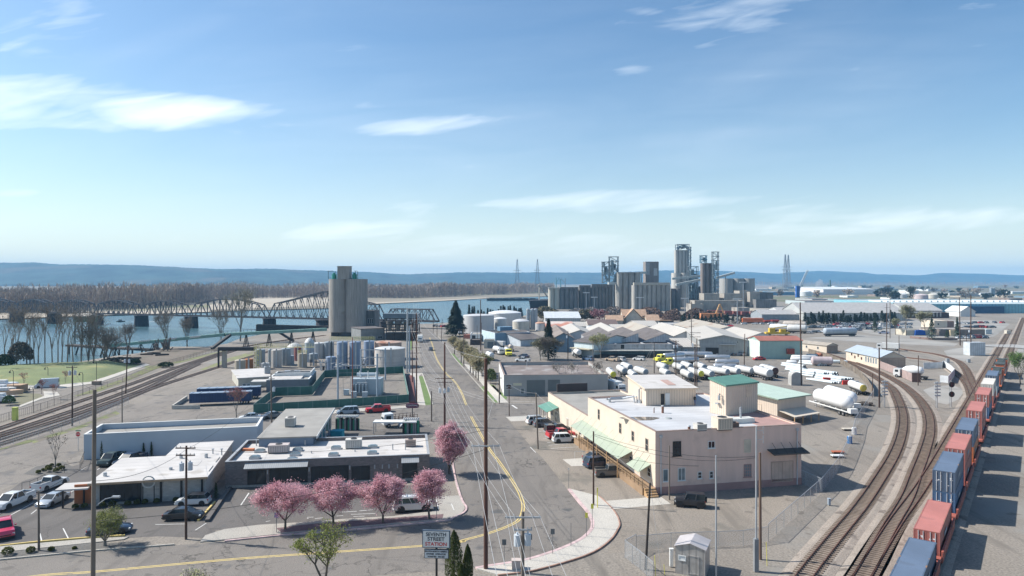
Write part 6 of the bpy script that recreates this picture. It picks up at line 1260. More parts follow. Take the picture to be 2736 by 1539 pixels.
pole('F','dark pole with transformers beside the left tracks and river park',(193,1138),(193.6,977),pole_m,.17,arms=[(981,1.1)],cans=[(997,-.5),(996,.6)])
pole('G','dark pole with a transformer between the tracks and the park path end',(336,1053),(341,926),pole_m,.17,arms=[(949,1.1)],cans=[(965,-.5),(965,.6)])
pole('H','thin grey pole beside the left tracks at the corner of the asphalt',(326.5,1131),(326,1032),p_gr,.12)
pole('I','pole with a transformer behind the long white building, by the green fence',(726,1129),(724,998),p_gr,.17,arms=[(1012,.8)],cans=[(1040,.6)])
pole('J','slim red brown pole standing in the substation fence',(942,1087),(942,901),mat('pole_red2',(.20,.075,.045),.85),.13)
pole('K','tall galvanised steel pole at the far corner of the substation',(1087.5,996),(1088.6,823),galv,.34,lamp=None)
pole('K2','second galvanised steel pole, bluish, right behind the tallest steel one',(1094,994),(1094,872),mat('steel_blue',(.30,.36,.42),.5),.3)
pole('L','red brown pole on the substation terrace, left of the tallest one there',(1102,1025.6),(1101,853),MATS['pole_red'],.16,arms=[(862,.9)])
pole('M','tallest red brown pole on the substation side of the far street with three crossarms',(1113,1076),(1112.7,835),MATS['pole_red'],.18,arms=[(888,1.3),(929,1.3),(943,1.5)])
pole('O','red brown pole with three transformers at the cross street corner',(1188,1138),(1188,915),MATS['pole_red'],.23,arms=[(1010.5,1.9),(1020.7,1.6)],cans=[(1043,-.95),(1044,.0),(1041,.8)])
pole('P','short grey pole beside the tall pink tree at the cross street corner',(1153,1126),(1152.7,1045),p_gr,.16)
pole('Q','short grey pole with a small crossarm at the garage corner',(1334,1078),(1334,995),p_gr,.17,arms=[(1010,.7)])
pole('R','thin dark pole at the right corner of the cross street',(1360.6,1112),(1360,1025),pole_m,.11,arms=[(1037,.6)])
pole('S','pole standing in the row of cars by the cream annex',(1437.7,1200),(1432,1050),p_gr,.14)
pole('T','pole at the sidewalk bend in front of the steps of the peach building',(1585.8,1351.7),(1585.8,1152),pole_m,.13)
pole('U','dark leaning pole in the gravel yard by the chain link fence',(1725,1522),(1737,1290),mat('pole_black',(.04,.032,.028),.9),.14)
pole('V','short grey pole against the peach building, next to the black jeep',(1788.5,1336),(1788.5,1190),p_gr,.11)
pole('W','thin galvanised mast right of the metal cabinet',(1913.5,1545),(1913,1217),galv,.1,name='mast',cat='mast')
pole('X','tall galvanised mast with a ladder antenna, in front of the peach wall',(2020,1527),(2021,1140),galv,.11,name='antenna_mast',cat='mast')
d_=TOP['X'][2].y;g=MB();x0=0
for y in(1150,1174):z=zt_(y,d_);g.beam((0,0,z),(.75,0,z),.04)
for y in(1143,1155,1168,1180):z=zt_(y,d_);g.beam((.75,0,z-.15),(.75,0,z+.15),.05)
xm=[o for o in bpy.data.objects if o.name.startswith('antenna_mast')][0];g.build('antenna',galv,xm);g=MB();g.box(-.22,.22,-.22,.22,0,3.4);g.build('base_cabinet',mat('mast_grey',(.22,.23,.24),.6),xm)
pole('Y','brown wooden pole directly right of the antenna mast',(2031.7,1495),(2030.7,1209),mat('pole_tan',(.16,.10,.07),.9,kind='streak'),.16)
for k,lb,b,t_,r_,kw in[('a','tall brown pole before the far car park, left of a pair',(2565.5,923),(2563,794),.25,dict(arms=[(800,1.2)])),('b','tall brown pole right of the far pair, by the white signal hut',(2594,948.6),(2594,787),.25,dict(arms=[(795,1.2)],cans=[(885,-.7)])),('c','tall pole behind the cream building with the blue grey roof',(2369,938),(2369.4,810),.2,dict(arms=[(822,1.1),(856,1.6)])),('d','tall grey pole just right of the one behind the cream building',(2378,904),(2378,792),.2,dict(arms=[(852,1.3)],cans=[(855,-.5)])),('e','short pole right of the white lorry in the rail yard',(2402,949.5),(2402,895.5),.14,{}),('f','bare pole beside the white concrete mixer',(2453,1030),(2454,949.5),.14,{}),('g','pole with a lamp at the left, between the two curved tracks',(2349.5,1089),(2349,929),.2,dict(lamp=(930,-1.0,0))),('h','short dark pole left of the white signal hut',(2582,945),(2582,892),.12,{}),('i','very tall brown pole in front of the mint green shed end',(2141,1030),(2138,807.6),.22,dict(arms=[(838,1.2),(948,.4)])),('j','thin brown pole near the red saloon in the truck yard',(1988,996.5),(1990,892),.16,{}),('k','pole with twin transformers right of the yellow cabs',(1806,1005),(1806,909),.17,dict(arms=[(912,.9)],cans=[(926,-.6),(926,.4)])),('l','left one of the doubled dark poles in the truck yard',(1857,1033),(1857,920),.2,dict(arms=[(889,1.5),(900,1.5)],cans=[(922,-.7)])),('l2','right one of the doubled dark poles in the truck yard',(1862,1031),(1862,904),.17,dict(arms=[(922,.9)])),('m','pole with floodlights and guy wires left of the yellow cabs',(1748,997.5),(1748,916),.17,dict(lamp=(914,-.7,0))),('n','tall pole rising over the pale warehouse roofs',(1848,948),(1847,806),.2,dict(arms=[(858,1.0),(872,1.0),(894,1.0)])),('o','tall dark brown pole in front of the blue building',(1284,937),(1284,801),.22,{}),('o2','grey pole hugging the right side of the tall dark brown pole',(1288,942),(1286,862),.13,{}),('p','pole with a transformer in front of the blue gable wall',(1517.5,962),(1517.5,884),.16,dict(cans=[(900,-.35)],arms=[(893,.8)])),('q','thin pole right of the budding tree by the loading dock',(1584.5,969),(1584,911),.13,{}),('r','black stub pole between the yellow ended trailer and the fence',(2331,1062),(2331.7,998),.12,{}),('s','distant pole by the river end of the street, nearest the kerb',z6(712,390),z6(712,170),.15,{}),('t','distant pole by the river end of the street, far left',z6(655,335),z6(655,160),.15,{}),('u','distant pole left of the big dark fir',z6(772,465),z6(790,125),.15,dict(arms=[(z6(0,180)[1],.9)])),('v','distant pole in front of the big dark fir with transformers',z6(1058,525),z6(1052,265),.15,dict(arms=[(z6(0,285)[1],1.8)],cans=[(z6(0,320)[1],-.5),(z6(0,320)[1],.5)])),('w','grey pole in the row of straw coloured trees',z6(1112,835),z6(1105,270),.16,{}),('x','pole in front of the small white building by the tanks',z6(1312,475),z6(1308,220),.14,{})]:
 pole(k,lb,b,t_,p_gr if k in 'dmnqwx' else pole_m,r_,**kw)
def wire(label,a,b,sag,r=.018,m=None,group='overhead wires',n=14,name='overhead_wire'):
 a,b=V(a),V(b);base=a.copy();o=thing(name,label,'wire',(a.x,a.y,a.z),0,group);pts=[]
 for k in range(n+1):t=k/n;p=a.lerp(b,t);p.z-=sag*4*t*(1-t);pts.append(p-base)
 g=MB();g.tube(pts,r,4);g.build('strand',m or wire_m,o,smooth=True)
T=lambda k:TOP[k][0];AR=lambda k,i:TOP[k][1][i]
def on(k,z,dx=0,dy=0):q=TOP[k];return V((q[2].x+dx,q[2].y+dy,z))
W_=[('from the tallest brown pole top to the tall substation street pole',T('A'),T('M'),2.2),('top wire from the street bend pole arm, outer left, toward the viewer',AR('A',0),(1.5,6,19.6),.6),('wire from the street bend pole arm, inner left, toward the viewer',AR('A',1),(1.9,6,19.6),.6),('wire from the street bend pole arm, inner right, toward the viewer',AR('A',2),(2.3,6,19.6),.6),('wire from the street bend pole arm, outer right, down to the transformer pole',AR('A',3),AR('B',2),.3),('wire from the left arm end of the bend pole up the far street',AR('A',0),AR('O',0),1.0),('wire from the inner left arm of the bend pole up the far street',AR('A',1),AR('O',1),1.0),('wire from the right arm end of the bend pole up the far street',AR('A',3),AR('O',3),1.0),('outer left wire from transformer pole to cross street pole',AR('B',0),AR('O',4),1.8),('inner left wire from transformer pole to cross street pole',AR('B',1),AR('O',5),1.8),('inner right wire from transformer pole to cross street pole',AR('B',2),AR('O',6),1.8),('outer right wire from transformer pole to cross street pole',AR('B',3),AR('O',7),1.8),('wire leaving the transformer pole past the bottom edge, left one',AR('B',0),(1.9,10,16.7),.3),('wire leaving the transformer pole past the bottom edge, second',AR('B',1),(2.9,10,16.7),.3),('wire leaving the transformer pole past the bottom edge, third',AR('B',2),(3.9,10,16.7),.3),('wire leaving the transformer pole past the bottom edge, last',AR('B',3),(5.1,10,16.7),.3)]
for i in range(4):
 nm=['outer left','inner left','inner right','outer right'][i]
 W_+=[('%s wire from cross street pole to the tall pole top arm'%nm,AR('O',i),AR('M',i),1.6),('%s wire from cross street pole to the tall pole middle arm'%nm,AR('O',4+i),AR('M',4+i),2.2),('%s wire from the tall street pole toward the river'%nm,AR('M',i),(xd(1105+4*i,420),420,16),2.0)]
W_+=[('cable bundle from the bend pole across the street to the cars, left strand',on('O',9),on('S',8.6),1.4),('second strand of the cable crossing the street to the pole in the car row',on('O',8.4),on('S',8.2),1.4),('wire from the short garage pole to the street bend pole',T('Q'),on('A',15),.8),('wire from the car row pole to the pole before the steps',T('S'),T('T'),.8),('wire from the car row pole down to the dark corner pole',T('S'),T('R'),.6),('wire from the pole before the steps to the leaning dark pole',T('T'),T('U'),.5),('guy wire from the leaning dark pole to the ground right',T('U'),G((1768,1538)),0),('guy wire from the leaning dark pole to the ground far right',T('U'),G((1830,1470)),0),('guy wire left of the yellow cabs',T('m'),G(z3(440,745)),0),('second guy wire left of the yellow cabs',on('m',9.2),G(z3(490,750)),0)]
for lb,a,b,s in W_:wire('pale '+lb,a,b,s,.014 if V(a).y<170 else .026)
for lb,a,b,s in[('cable from the left lamp pole to the tallest brown pole over the lower street',on('C',10.2),on('A',12.5),1.2),('cable from the left lamp pole down toward the photo bottom',on('C',15),(-34,30,14),.3),('cable from the pole before the steps to the peach wall',on('T',9.6),P.loc(15.6,-.1,4.6),1.2),('second cable from the pole before the steps to the peach wall',on('T',9.4),P.loc(15.6,-.1,4.4),1.6),('low cable from the pole before the steps along the peach wall',on('T',7.4),P.loc(6.5,-.1,3.7),.5),('cable from the twin transformer pole to the left lamp pole',on('D',10.4),on('C',13.5),.8),('cable from the twin transformer pole to the stone building roof',on('D',9.6),Dn.loc(12,6,Dn.h+.9),.9),('cable from the twin transformer pole to the street bend pole',on('D',10.5),on('A',14.5),1.2),('cable over the pale stone building to the pole by the green fence',on('D',10.4),on('I',9.5),1.5),('cable from the track pole to the left lamp pole',T('F'),T('C'),1.0),('cable between the two dark poles beside the left tracks',T('F'),T('G'),1.2),('cable from the slim substation pole to the tall street pole',T('J'),on('M',18),1.2),('cable from the green fence pole to the slim substation pole',T('I'),on('J',13),1.0),('cable between the two far tall poles by the signal hut',T('a'),T('b'),.8),('cable from the far tall pair toward the cream building pole',T('a'),T('d'),3)]:
 wire('dark '+lb,a,b,s,.02 if V(a).y<170 else .03,wire_dk)
def text(body,size,loc,rz,m,parent,name='lettering',ext=.012,font_w=1.0):
 cu=bpy.data.curves.new('txt','FONT');cu.body=body;cu.size=size;cu.extrude=ext;cu.align_x='CENTER';cu.align_y='CENTER';cu.offset=.006;o=bpy.data.objects.new('txt',cu);COL.objects.link(o)
 bpy.context.view_layer.update();me=bpy.data.meshes.new_from_object(o.evaluated_get(bpy.context.evaluated_depsgraph_get()));bpy.data.objects.remove(o)
 me.transform(Matrix.Diagonal((font_w,1,1,1)));me.materials.clear();me.materials.append(m);q=bpy.data.objects.new(name,me);COL.objects.link(q);q.parent=parent;q.location=loc;q.rotation_euler=(R(90),0,rz);return q
D_=55.0;cx=xd(c2(1643,0)[0],D_);zt=zt_(c2(0,1093)[1],D_);zb_=zt_(c2(0,1228)[1],D_);hw=(c2(1752,0)[0]-c2(1535,0)[0])/2*D_/F
t=thing('street_sign','white framed sign reading SEVENTH STREET STATION on a single post beside the cypress','sign',(cx,D_,0));t.rotation_euler=(0,0,R(-4))
g=MB();g.tube([(0,.1,0),(0,.1,zb_)],.09,8);g.build('post',black,t)
g=MB();g.box(-hw,hw,-.1,.1,zb_,zt);g.build('frame',mat('sign_frame',(.06,.09,.13)),t);g=MB();g.box(-hw+.07,hw-.07,-.12,-.1,zb_+.07,zt-.07);pn=g.build('panel',white,t)
hh=zt-zb_;ink=mat('sign_ink',(.03,.035,.05),.6)
for s_,z,m_ in(('SEVENTH',.77,ink),('STREET',.51,ink),('STATION',.22,redp)):text(s_,.40,(0,-.125,zb_+hh*z),0,m_,t,font_w=1.05 if s_!='SEVENTH' else .98)
z1_=zt_(c2(0,1240)[1],D_);z2_=zt_(c2(0,1310)[1],D_);g=MB();g.box(-hw*.86,hw*.9,-.08,.08,z2_,z1_);g.build('letter_board',ink,t);g=MB();g.box(-hw*.82,hw*.86,-.1,-.08,z2_+.04,z1_-.04);g.build('letter_panel',mat('board_pale',(.55,.57,.58)),t)
for s_,z in(('DOCKS NORTH AMERIC',.78),('OWNER  OPERATOR',.49),('WANTED  360-200',.2)):text(s_,.165,(0,-.105,z2_+(z1_-z2_)*z),0,ink,t)
Pq=G(z1(2450,1235));t=thing('shop_sign','maroon oval sign reading CENTRAL on a thin post in the gas yard','sign',Pq);zc=zt_(z1(0,1037)[1],Pq.y);w2=(2530-2350)/5.084/2*Pq.y/F;h2=(1070-1005)/5.084/2*Pq.y/F
def oval(g,w_,h_,y0,y1):
 pr=[(w_-h_+h_*math.cos(a),zc+h_*math.sin(a))for a in[R(-90+15*k)for k in range(13)]]+[(-w_+h_+h_*math.cos(a),zc+h_*math.sin(a))for a in[R(90+15*k)for k in range(13)]];g.side(pr,y0,y1)
g=MB();oval(g,w2,h2,-.12,.12);g.build('panel',mat('maroon',(.16,.025,.06)),t);g=MB();oval(g,w2*.95,h2*.84,-.135,-.121);g.build('face_ring',white,t);g=MB();oval(g,w2*.93,h2*.78,-.15,-.136);g.build('face',mat('maroon',(.16,.025,.06)),t)
text('CENTRAL',h2*.95,(0,-.155,zc+.05),0,white,t,font_w=1.15);g=MB();g.tube([(0,0,0),(0,0,zc-h2)],.1,8);g.build('post',sdk,t)
Pq=G(c1(607,480));t=thing('stop_sign','red octagonal sign reading STOP near the left end of the white building','sign',Pq);zc=zt_(c1(0,348)[1],Pq.y);g=MB();g.tube([(0,0,0),(0,0,zc+.3)],.05,6);g.build('post',galv,t)
g=MB();rr=.42;g.side([(rr*math.cos(R(22.5+45*k)),zc+rr*math.sin(R(22.5+45*k)))for k in range(8)],-.09,-.06);g.build('plate',redp,t);text('STOP',.3,(0,-.095,zc),0,white,t)
g=MB();g.box(-.45,.45,-.02,.0,zc+.5,zc+.68);g.build('name_blade',mat('blade_green',(.02,.22,.13)),t)
for lb,p,ty,m_,kind in[('yellow kerb warning post, left one at the sidewalk bend',c3(1065,1140),c3(0,965),yel,'diamond'),('yellow kerb warning post, right one at the sidewalk bend',c3(1110,1075),c3(0,895),yel,'diamond'),('thin dark post on the sidewalk with no plate',c3(945,1215),c3(0,1035),None,None),('road sign seen from behind, farthest of the three grey plates',c3(803,1275),c3(0,1090),galv,'rect'),('road sign seen from behind, middle of the three grey plates',c3(628,1325),c3(0,1132),galv,'rect'),('road sign seen from behind, nearest the tall brown pole',c3(427,1365),c3(0,1172),galv,'rect'),('white topped marker post on the kerb beside the driveway',c3(928,772),c3(0,615),white,'thin'),('yellow bollard post by the pole before the steps',c3(1150,918),c3(0,770),yel,'stick'),('parking sign under the leftmost pink tree',c2(403,1110),c2(0,965),mat('sign_blue',(.08,.16,.4)),'rect'),('small sign post near the parked white four wheel drive',c2(1645,1000),c2(0,890),galv,'thin')]:
 Pq=G(p,.12);z=zt_(ty[1],Pq.y);t=thing('road_sign' if kind else 'marker_post',lb,'sign' if kind in('rect','diamond')else 'post',Pq);g=MB();g.tube([(0,0,0),(0,0,z-.12)],.035 if kind!='stick' else .06,6);g.build('post',yel if kind=='stick' else mat('post_grey',(.17,.17,.17)),t)
 if kind:g=MB();w_={'rect':.22,'diamond':.16,'thin':.05,'stick':.07}[kind];g.box(-w_,w_,-.05,-.036,z-(.6 if kind!='thin' else .35),z-.0);g.build('plate',mat('plate_back',(.15,.16,.165))if m_ is galv else m_,t)
for i,(x0,y0,y1,m_)in enumerate([(1015,1185,1370,yel),(150,1290,1449,yel),(222,1360,1440,yel)]):
 Pq=G(c4(x0,y1));t=thing('guy_marker','thin yellow guy wire marker, '+['right of the brown pole','by the leaning dark pole','shorter one by the leaning dark pole'][i],'marker',Pq);g=MB();g.tube([(0,0,0),(-.1,0,zt_(c4(0,y0)[1],Pq.y))],.03,6);g.build('sleeve',yel,t)
link=bpy.data.materials.new('chain_link');link.use_nodes=True;nt=link.node_tree;b_=nt.nodes['Principled BSDF'];b_.inputs['Base Color'].default_value=(.5,.53,.56,1);b_.inputs['Metallic'].default_value=.3;b_.inputs['Roughness'].default_value=.5
tcx=nt.nodes.new('ShaderNodeTexCoord');mp=nt.nodes.new('ShaderNodeMapping');mp.inputs['Rotation'].default_value=(0,0,R(45));nt.links.new(tcx.outputs['UV'],mp.inputs[0]);sx=nt.nodes.new('ShaderNodeSeparateXYZ');nt.links.new(mp.outputs[0],sx.inputs[0]);outs=[]
for i in(0,1):
 w1=nt.nodes.new('ShaderNodeMath');w1.operation='PINGPONG';w1.inputs[1].default_value=.04;nt.links.new(sx.outputs[i],w1.inputs[0]);w2_=nt.nodes.new('ShaderNodeMath');w2_.operation='LESS_THAN';w2_.inputs[1].default_value=.0052;nt.links.new(w1.outputs[0],w2_.inputs[0]);outs.append(w2_.outputs[0])
mxx=nt.nodes.new('ShaderNodeMath');mxx.operation='MAXIMUM';nt.links.new(outs[0],mxx.inputs[0]);nt.links.new(outs[1],mxx.inputs[1]);nt.links.new(mxx.outputs[0],b_.inputs['Alpha']);MATS['chain_link']=link
def fence(name,label,pts,h,step,postm,panelm,rail=True,panel=True,r=.03,cap=None,th=.02,bars=0):
 P_=[V((p.x,p.y))for p in pts];root=thing(name,label,'fence',(P_[0].x,P_[0].y,0));pos=[]
 for a,b in zip(P_,P_[1:]):
  L_=(b-a).length;n=max(1,round(L_/step))
  for k in range(n):pos.append(a.lerp(b,k/n))
 pos.append(P_[-1]);q=None
 for p in pos[:100]:
  if q is None:g=MB();g.cyl((0,0,0),r,h+.06,6);q=g.build('post',postm,root);o=q
  else:o=q.copy();COL.objects.link(o);o.parent=root
  o.location=(p.x-P_[0].x,p.y-P_[0].y,0)
 g=MB()
 for a,b in zip(P_,P_[1:]):g.add([(a.x,a.y,.05),(b.x,b.y,.05),(b.x,b.y,h),(a.x,a.y,h)],[(0,1,2,3)])if panelm is link else g.beam((a.x,a.y,h*.52),(b.x,b.y,h*.52),th,h*.94)
 if panel:g.build('panel',panelm,root,world=True)
 if rail:
  g=MB()
  for a,b in zip(P_,P_[1:]):g.beam((a.x,a.y,h+.03),(b.x,b.y,h+.03),.05)
  g.build('top_rail',postm,root,world=True)
 if bars:
  g=MB()
  for a,b in zip(P_,P_[1:]):
   n=int((b-a).length/bars)
   for k in range(n):p=a.lerp(b,k/n);g.cbox((p.x,p.y,h/2),(.03,.03,h))
   g.beam((a.x,a.y,.2),(b.x,b.y,.2),.04)
  g.build('bars',postm,root,world=True)
 return root
fence('chain_link_fence','long chain link fence between the gravel yard and the curved tracks',[G(p)for p in[(2053,1447),(2196,1316),(2236,1264),(2251,1236),(2277,1178),(2287,1140),(2335,1062)]],2.0,3.0,galv,link)
fence('chain_link_fence','low see-through fence behind the metal cabinet',[G(p)for p in[(1700,1474),(1793,1465),(1920,1461),(1986,1458),(2053,1447)]],1.7,3.2,galv,link)
fence('chain_link_fence','fence corner at the bottom edge left of the leaning dark pole',[G(p)for p in[(1745,1553),(1710,1522),(1670,1491),(1700,1474)]],1.9,1.8,galv,link)
fence('chain_link_fence','chain link fence continuing the curve behind the scrap along the track',[G(p)for p in[(2335,1060),(2318,1030),(2290,1000),(2250,975),(2210,958),(2160,944)]],2.0,4,mat('post_brown',(.15,.11,.08)),mat('debris_net',(.17,.14,.11),.9,var=.3),rail=False,th=.05)
fence('chain_link_fence','chain link fence along the left tracks and the open asphalt',[G(p)for p in[(-60,1218),(0,1197),(193,1141),(344,1080)]],1.7,3.0,galv,link)
fence('chain_link_fence','short fence left behind the peach building shadow',[P.loc(P.W+.3,6),G(c4(1430,800))],2,3,galv,link)
fence('iron_fence','black iron railing between the promenade and the left tracks',[G(p)for p in[(-60,1150),z7(0,1449),z7(300,1350),z7(560,1280),z7(1130,1090),z7(1400,985),z7(1900,820),(340,1017),a1(1600,1150),a1(2100,1010)]],1.6,3.2,black,black,panel=False,bars=.55)
sg=dict(step=3.0,postm=mat('post_pale',(.32,.40,.38)),panelm=screen_g)
fence('screened_fence','green screened fence along the cross street side of the substation',[G(z1(290,1145)),G(z1(1290,1082)),G(z1(2400,1000))],2.1,**sg)
fence('screened_fence','green screened fence on the left side of the substation',[G(z1(290,1145)),G(z1(520,958)),G(z1(590,915))],2.1,**sg)
fence('screened_fence','green screened fence in front of the grey block office',[G(z1(590,915)),G(z1(1090,895))],2.4,**sg)
fence('screened_fence','green screened fence running diagonally between office and substation',[G(z1(1090,895)),G(z1(1260,662))],2.4,**sg)
fence('screened_fence','green screened fence between the substation and the grey tanks',[G(z1(1260,662)),G(z1(1430,652)),G(z1(2325,600))],2.4,**sg)
fence('screened_fence','green screened fence on the far street side of the substation',[G(z1(2325,600)),G(z1(2400,1000))],2.1,**sg)
fence('board_fence','pinkish brown board fence beside the cream building with blue grey roof',[G(z5(280,885)),G(z5(500,975)),G(z5(735,1078))],2.6,3,mat('board_brown',(.33,.25,.23)),mat('board_brown',(.33,.25,.23),.9,kind='planks',pitch=.4),rail=False,th=.1)
fence('board_fence','dark corrugated fence end by the white concrete mixer',[G(z5(735,1080)),G(z5(858,1085))],2.8,2,mat('board_dark',(.10,.06,.05)),mat('board_dark',(.10,.06,.05),.9,kind='planks',pitch=.4),rail=False,th=.1)
fence('board_fence','curved brown board fence inside the yard track bend',[G(z5(*p))for p in[(900,892),(1165,880),(1190,860),(1290,930),(1345,985),(1255,1098),(1135,1085)]],2.2,2,mat('board_pale',(.30,.25,.23)),mat('board_pale',(.30,.25,.23),.9,kind='planks',pitch=.4),rail=False,th=.1)
fence('rail_fence','dark two rail fence around the corner gravel bed',[G(c1(*p))for p in[(500,650),(620,628),(655,545),(500,640)][:3]],1.3,1.6,black,black,panel=False,rail=True)
fence('rail_fence','dark post and rail fence behind the two white pickups',[G(c1(*p))for p in[(170,805),(232,790),(292,765),(350,735)]],1.4,1.8,black,black,panel=False,rail=True)
fence('pipe_railing','white pipe railing beside the slab by the navy four wheel drive',[G(c3(975,535)),G(c3(1100,530)),G(c3(1165,555))],1.1,1.6,white,white,panel=False)
fence('metal_railing','thin metal railing cut by the bottom edge of the photo',[V((xd(930,66),66,0)),V((xd(1190,67.5),67.5,0))],1.0,2.6,galv,link)
Kb=Bld('equipment_cabinet','weathered silver sheet metal hut standing in the dirt by the lower fence',(16.75,71.0),(19.45,69.75),2.9,2.85,cat='hut')
sm=mat('cabinet_metal',(.40,.38,.36),.45,.35,var=.16,scale=1.2,kind='ribs',pitch=.7);Kb.walls(sm,th=.05);Kb.gable(.45,mat('cabinet_roof',(.52,.48,.47),.5,.2,var=.12),axis='y',ov=.12,wm=sm,th=.05)
Kb.win('front',.3,1.1,1.4,1.95,name='placard',fm=white,gm=white);Kb.win('front',1.25,2.4,.2,2.1,name='door',fm=sm,gm=MATS['cabinet_metal']);Kb.part('base',sdk,lambda g:g.box(-.05,Kb.W+.05,-.05,Kb.L+.05,-.02,-.001))
def cab_(label,p,w_,d,h,m=None,name='utility_cabinet'):
 t=thing(name,label,'utility cabinet',G(p));g=MB();g.box(-w_/2,w_/2,0,d,.1,h);g.box(-w_/2-.04,w_/2+.04,-.04,d+.04,h+.002,h+.07);bd=g.build('body',m or white,t)
 g=MB();g.box(-w_/2+.06,w_/2-.06,-.03,-.004,.2,h-.1);g.build('door',m or white,t);g=MB();g.box(-w_/2+.05,w_/2-.05,.05,d-.05,0,.098);g.build('plinth',cnc,t)
cab_('small white meter cabinet left of the silver hut',c4(275,1385),.35,.3,1.9);cab_('pale pink service box at the foot of the foreground transformer pole',c3(520,1410),.9,.7,1.0,mat('box_pink',(.50,.42,.38)))
cab_('white signal hut beside the train tracks in the distance',z5(1675,700),6.2,4,5.2,mat('hut_white',(.50,.53,.55),.6,kind='ribs',pitch=.8));cab_('small marker box beside the middle curved track',c4(1500,905),.3,.3,.9,mat('box_blue',(.3,.36,.42)))
cab_('little grey relay box near the board fence end',z5(1555,800),1,1,1.2,galv);cab_('small grey box between the yard tracks',z5(1255,800),1,1,1.4,galv);cab_('white pump box beside the crossing',z5(2125,390),2.4,2,2,mat('box_cream',(.55,.5,.42)))
def signal(label,p,ty,heads,lattice=False):
 Pq=G(p);z=zt_(ty[1],Pq.y);t=thing('railway_signal',label,'railway signal',Pq,0,'signal masts by the curved tracks');g=MB();g.tube([(0,0,0),(0,0,z)],.11,8);g.build('mast',galv,t)
 g=MB()
 for s in(-.25,.25):g.beam((s,.25,0),(s,.25,z),.05)
 for k in range(int(z/.45)):g.beam((-.25,.25,.3+k*.45),(.25,.25,.3+k*.45),.04)
 g.build('ladder',galv,t)
 for y in heads:
  zc=zt_(y,Pq.y);g=MB(Matrix.Translation((0,-.2,zc))@Matrix.Rotation(R(90),4,'X'));g.cyl((0,0,0),.68,.1,20);hd_=g.build('target_disc',black,t);g=MB();g.box(-.25,.25,-.45,-.31,zc-.5,zc+.5);g.build('lamp_unit',mat('signal_dark',(.05,.012,.01)),hd_)
 if lattice:
  g=MB()
  for k in range(5):zc=z*(.45+.12*k);g.box(-.7,.7,-.3,.1,zc,zc+.25)
  g.build('bracket',galv,t)
signal('tall railway signal with two round black heads',z5(1295,1440),z5(0,1060),[z5(0,1112)[1],z5(0,1250)[1]]);signal('galvanised ladder mast left of the two headed signal',z5(1093,1449),z5(0,1070),[],True);signal('galvanised signal mast between the two curved tracks',z5(340,1440),z5(0,1050),[],True)
for i,(x,y,yt)in enumerate([(808,715,510),(225,945,560),(1395,985,600),(1625,760,400),(560,1275,850)]):
 Pq=G(z7(x,y));z=zt_(z7(0,yt)[1],Pq.y);t=thing('park_lamp','dark curved neck lamp by the promenade, '+['behind the grey van','above the boats','in front of the path fork','at the stone benches','between fence and track, lowest one'][i],'street lamp',Pq,0,'promenade lamps');g=MB();g.tube([(0,0,0),(0,0,z-.5),(-.2,0,z),(-.7,0,z+.05),(-.95,0,z-.25)],.07,7);g.build('post',black,t);g=MB();g.cyl((-.95,0,z-.7),.28,.42,10,.12);g.build('lamp_shade',black,t)
 # ================================================================ tank farm, substation, silo, bridge
def tkt(label,cx_,yb,yt,wpx,m,conv=z1,s=5.084,rail=None,dome=.25,group='tanks of the tank farm',legs=0,name='storage_tank',D=None,roofm=None):
 x,y=conv(cx_,yb);d=D or G((x,y)).y;r=wpx/s/2*d/F;d2=d+r;h=zt_(conv(0,yt)[1],d);z0=0
 t=thing(name,label,'storage tank',(xd(x,d2),d2,0),0,group);g=MB();z0=legs;g.cyl((0,0,z0),r,h-z0,28);g.build('shell',m,t,smooth=40)
 g=MB();g.cyl((0,0,h+.004),r*1.02,.12,28,r*.98,dome);g.build('roof',roofm or m,t,smooth=30)
 if legs:
  g=MB()
  for k in range(4):a=R(45+90*k);g.beam((r*.8*math.cos(a),r*.8*math.sin(a),0),(r*.8*math.cos(a),r*.8*math.sin(a),legs),.2)
  g.build('legs',sdk,t)
 if rail:
  g=MB();n=14
  for k in range(n):
   a,b=2*math.pi*k/n,2*math.pi*(k+1)/n;pa,pb=(r*math.cos(a),r*math.sin(a)),(r*math.cos(b),r*math.sin(b));g.beam((*pa,h+.1),(*pa,h+1.2),.07)
   for z in(.65,1.2):g.beam((*pa,h+z),(*pb,h+z),.07)
  g.build('guard_rail',rail,t)
 g=MB();g.box(r*.2,r*.2+.5,-r-.25,-r-.1,.2,h+.6);g.build('ladder',galv,t)
 return t,d2,r,h
yrail=mat('rail_yellow',(.60,.55,.22),.6)
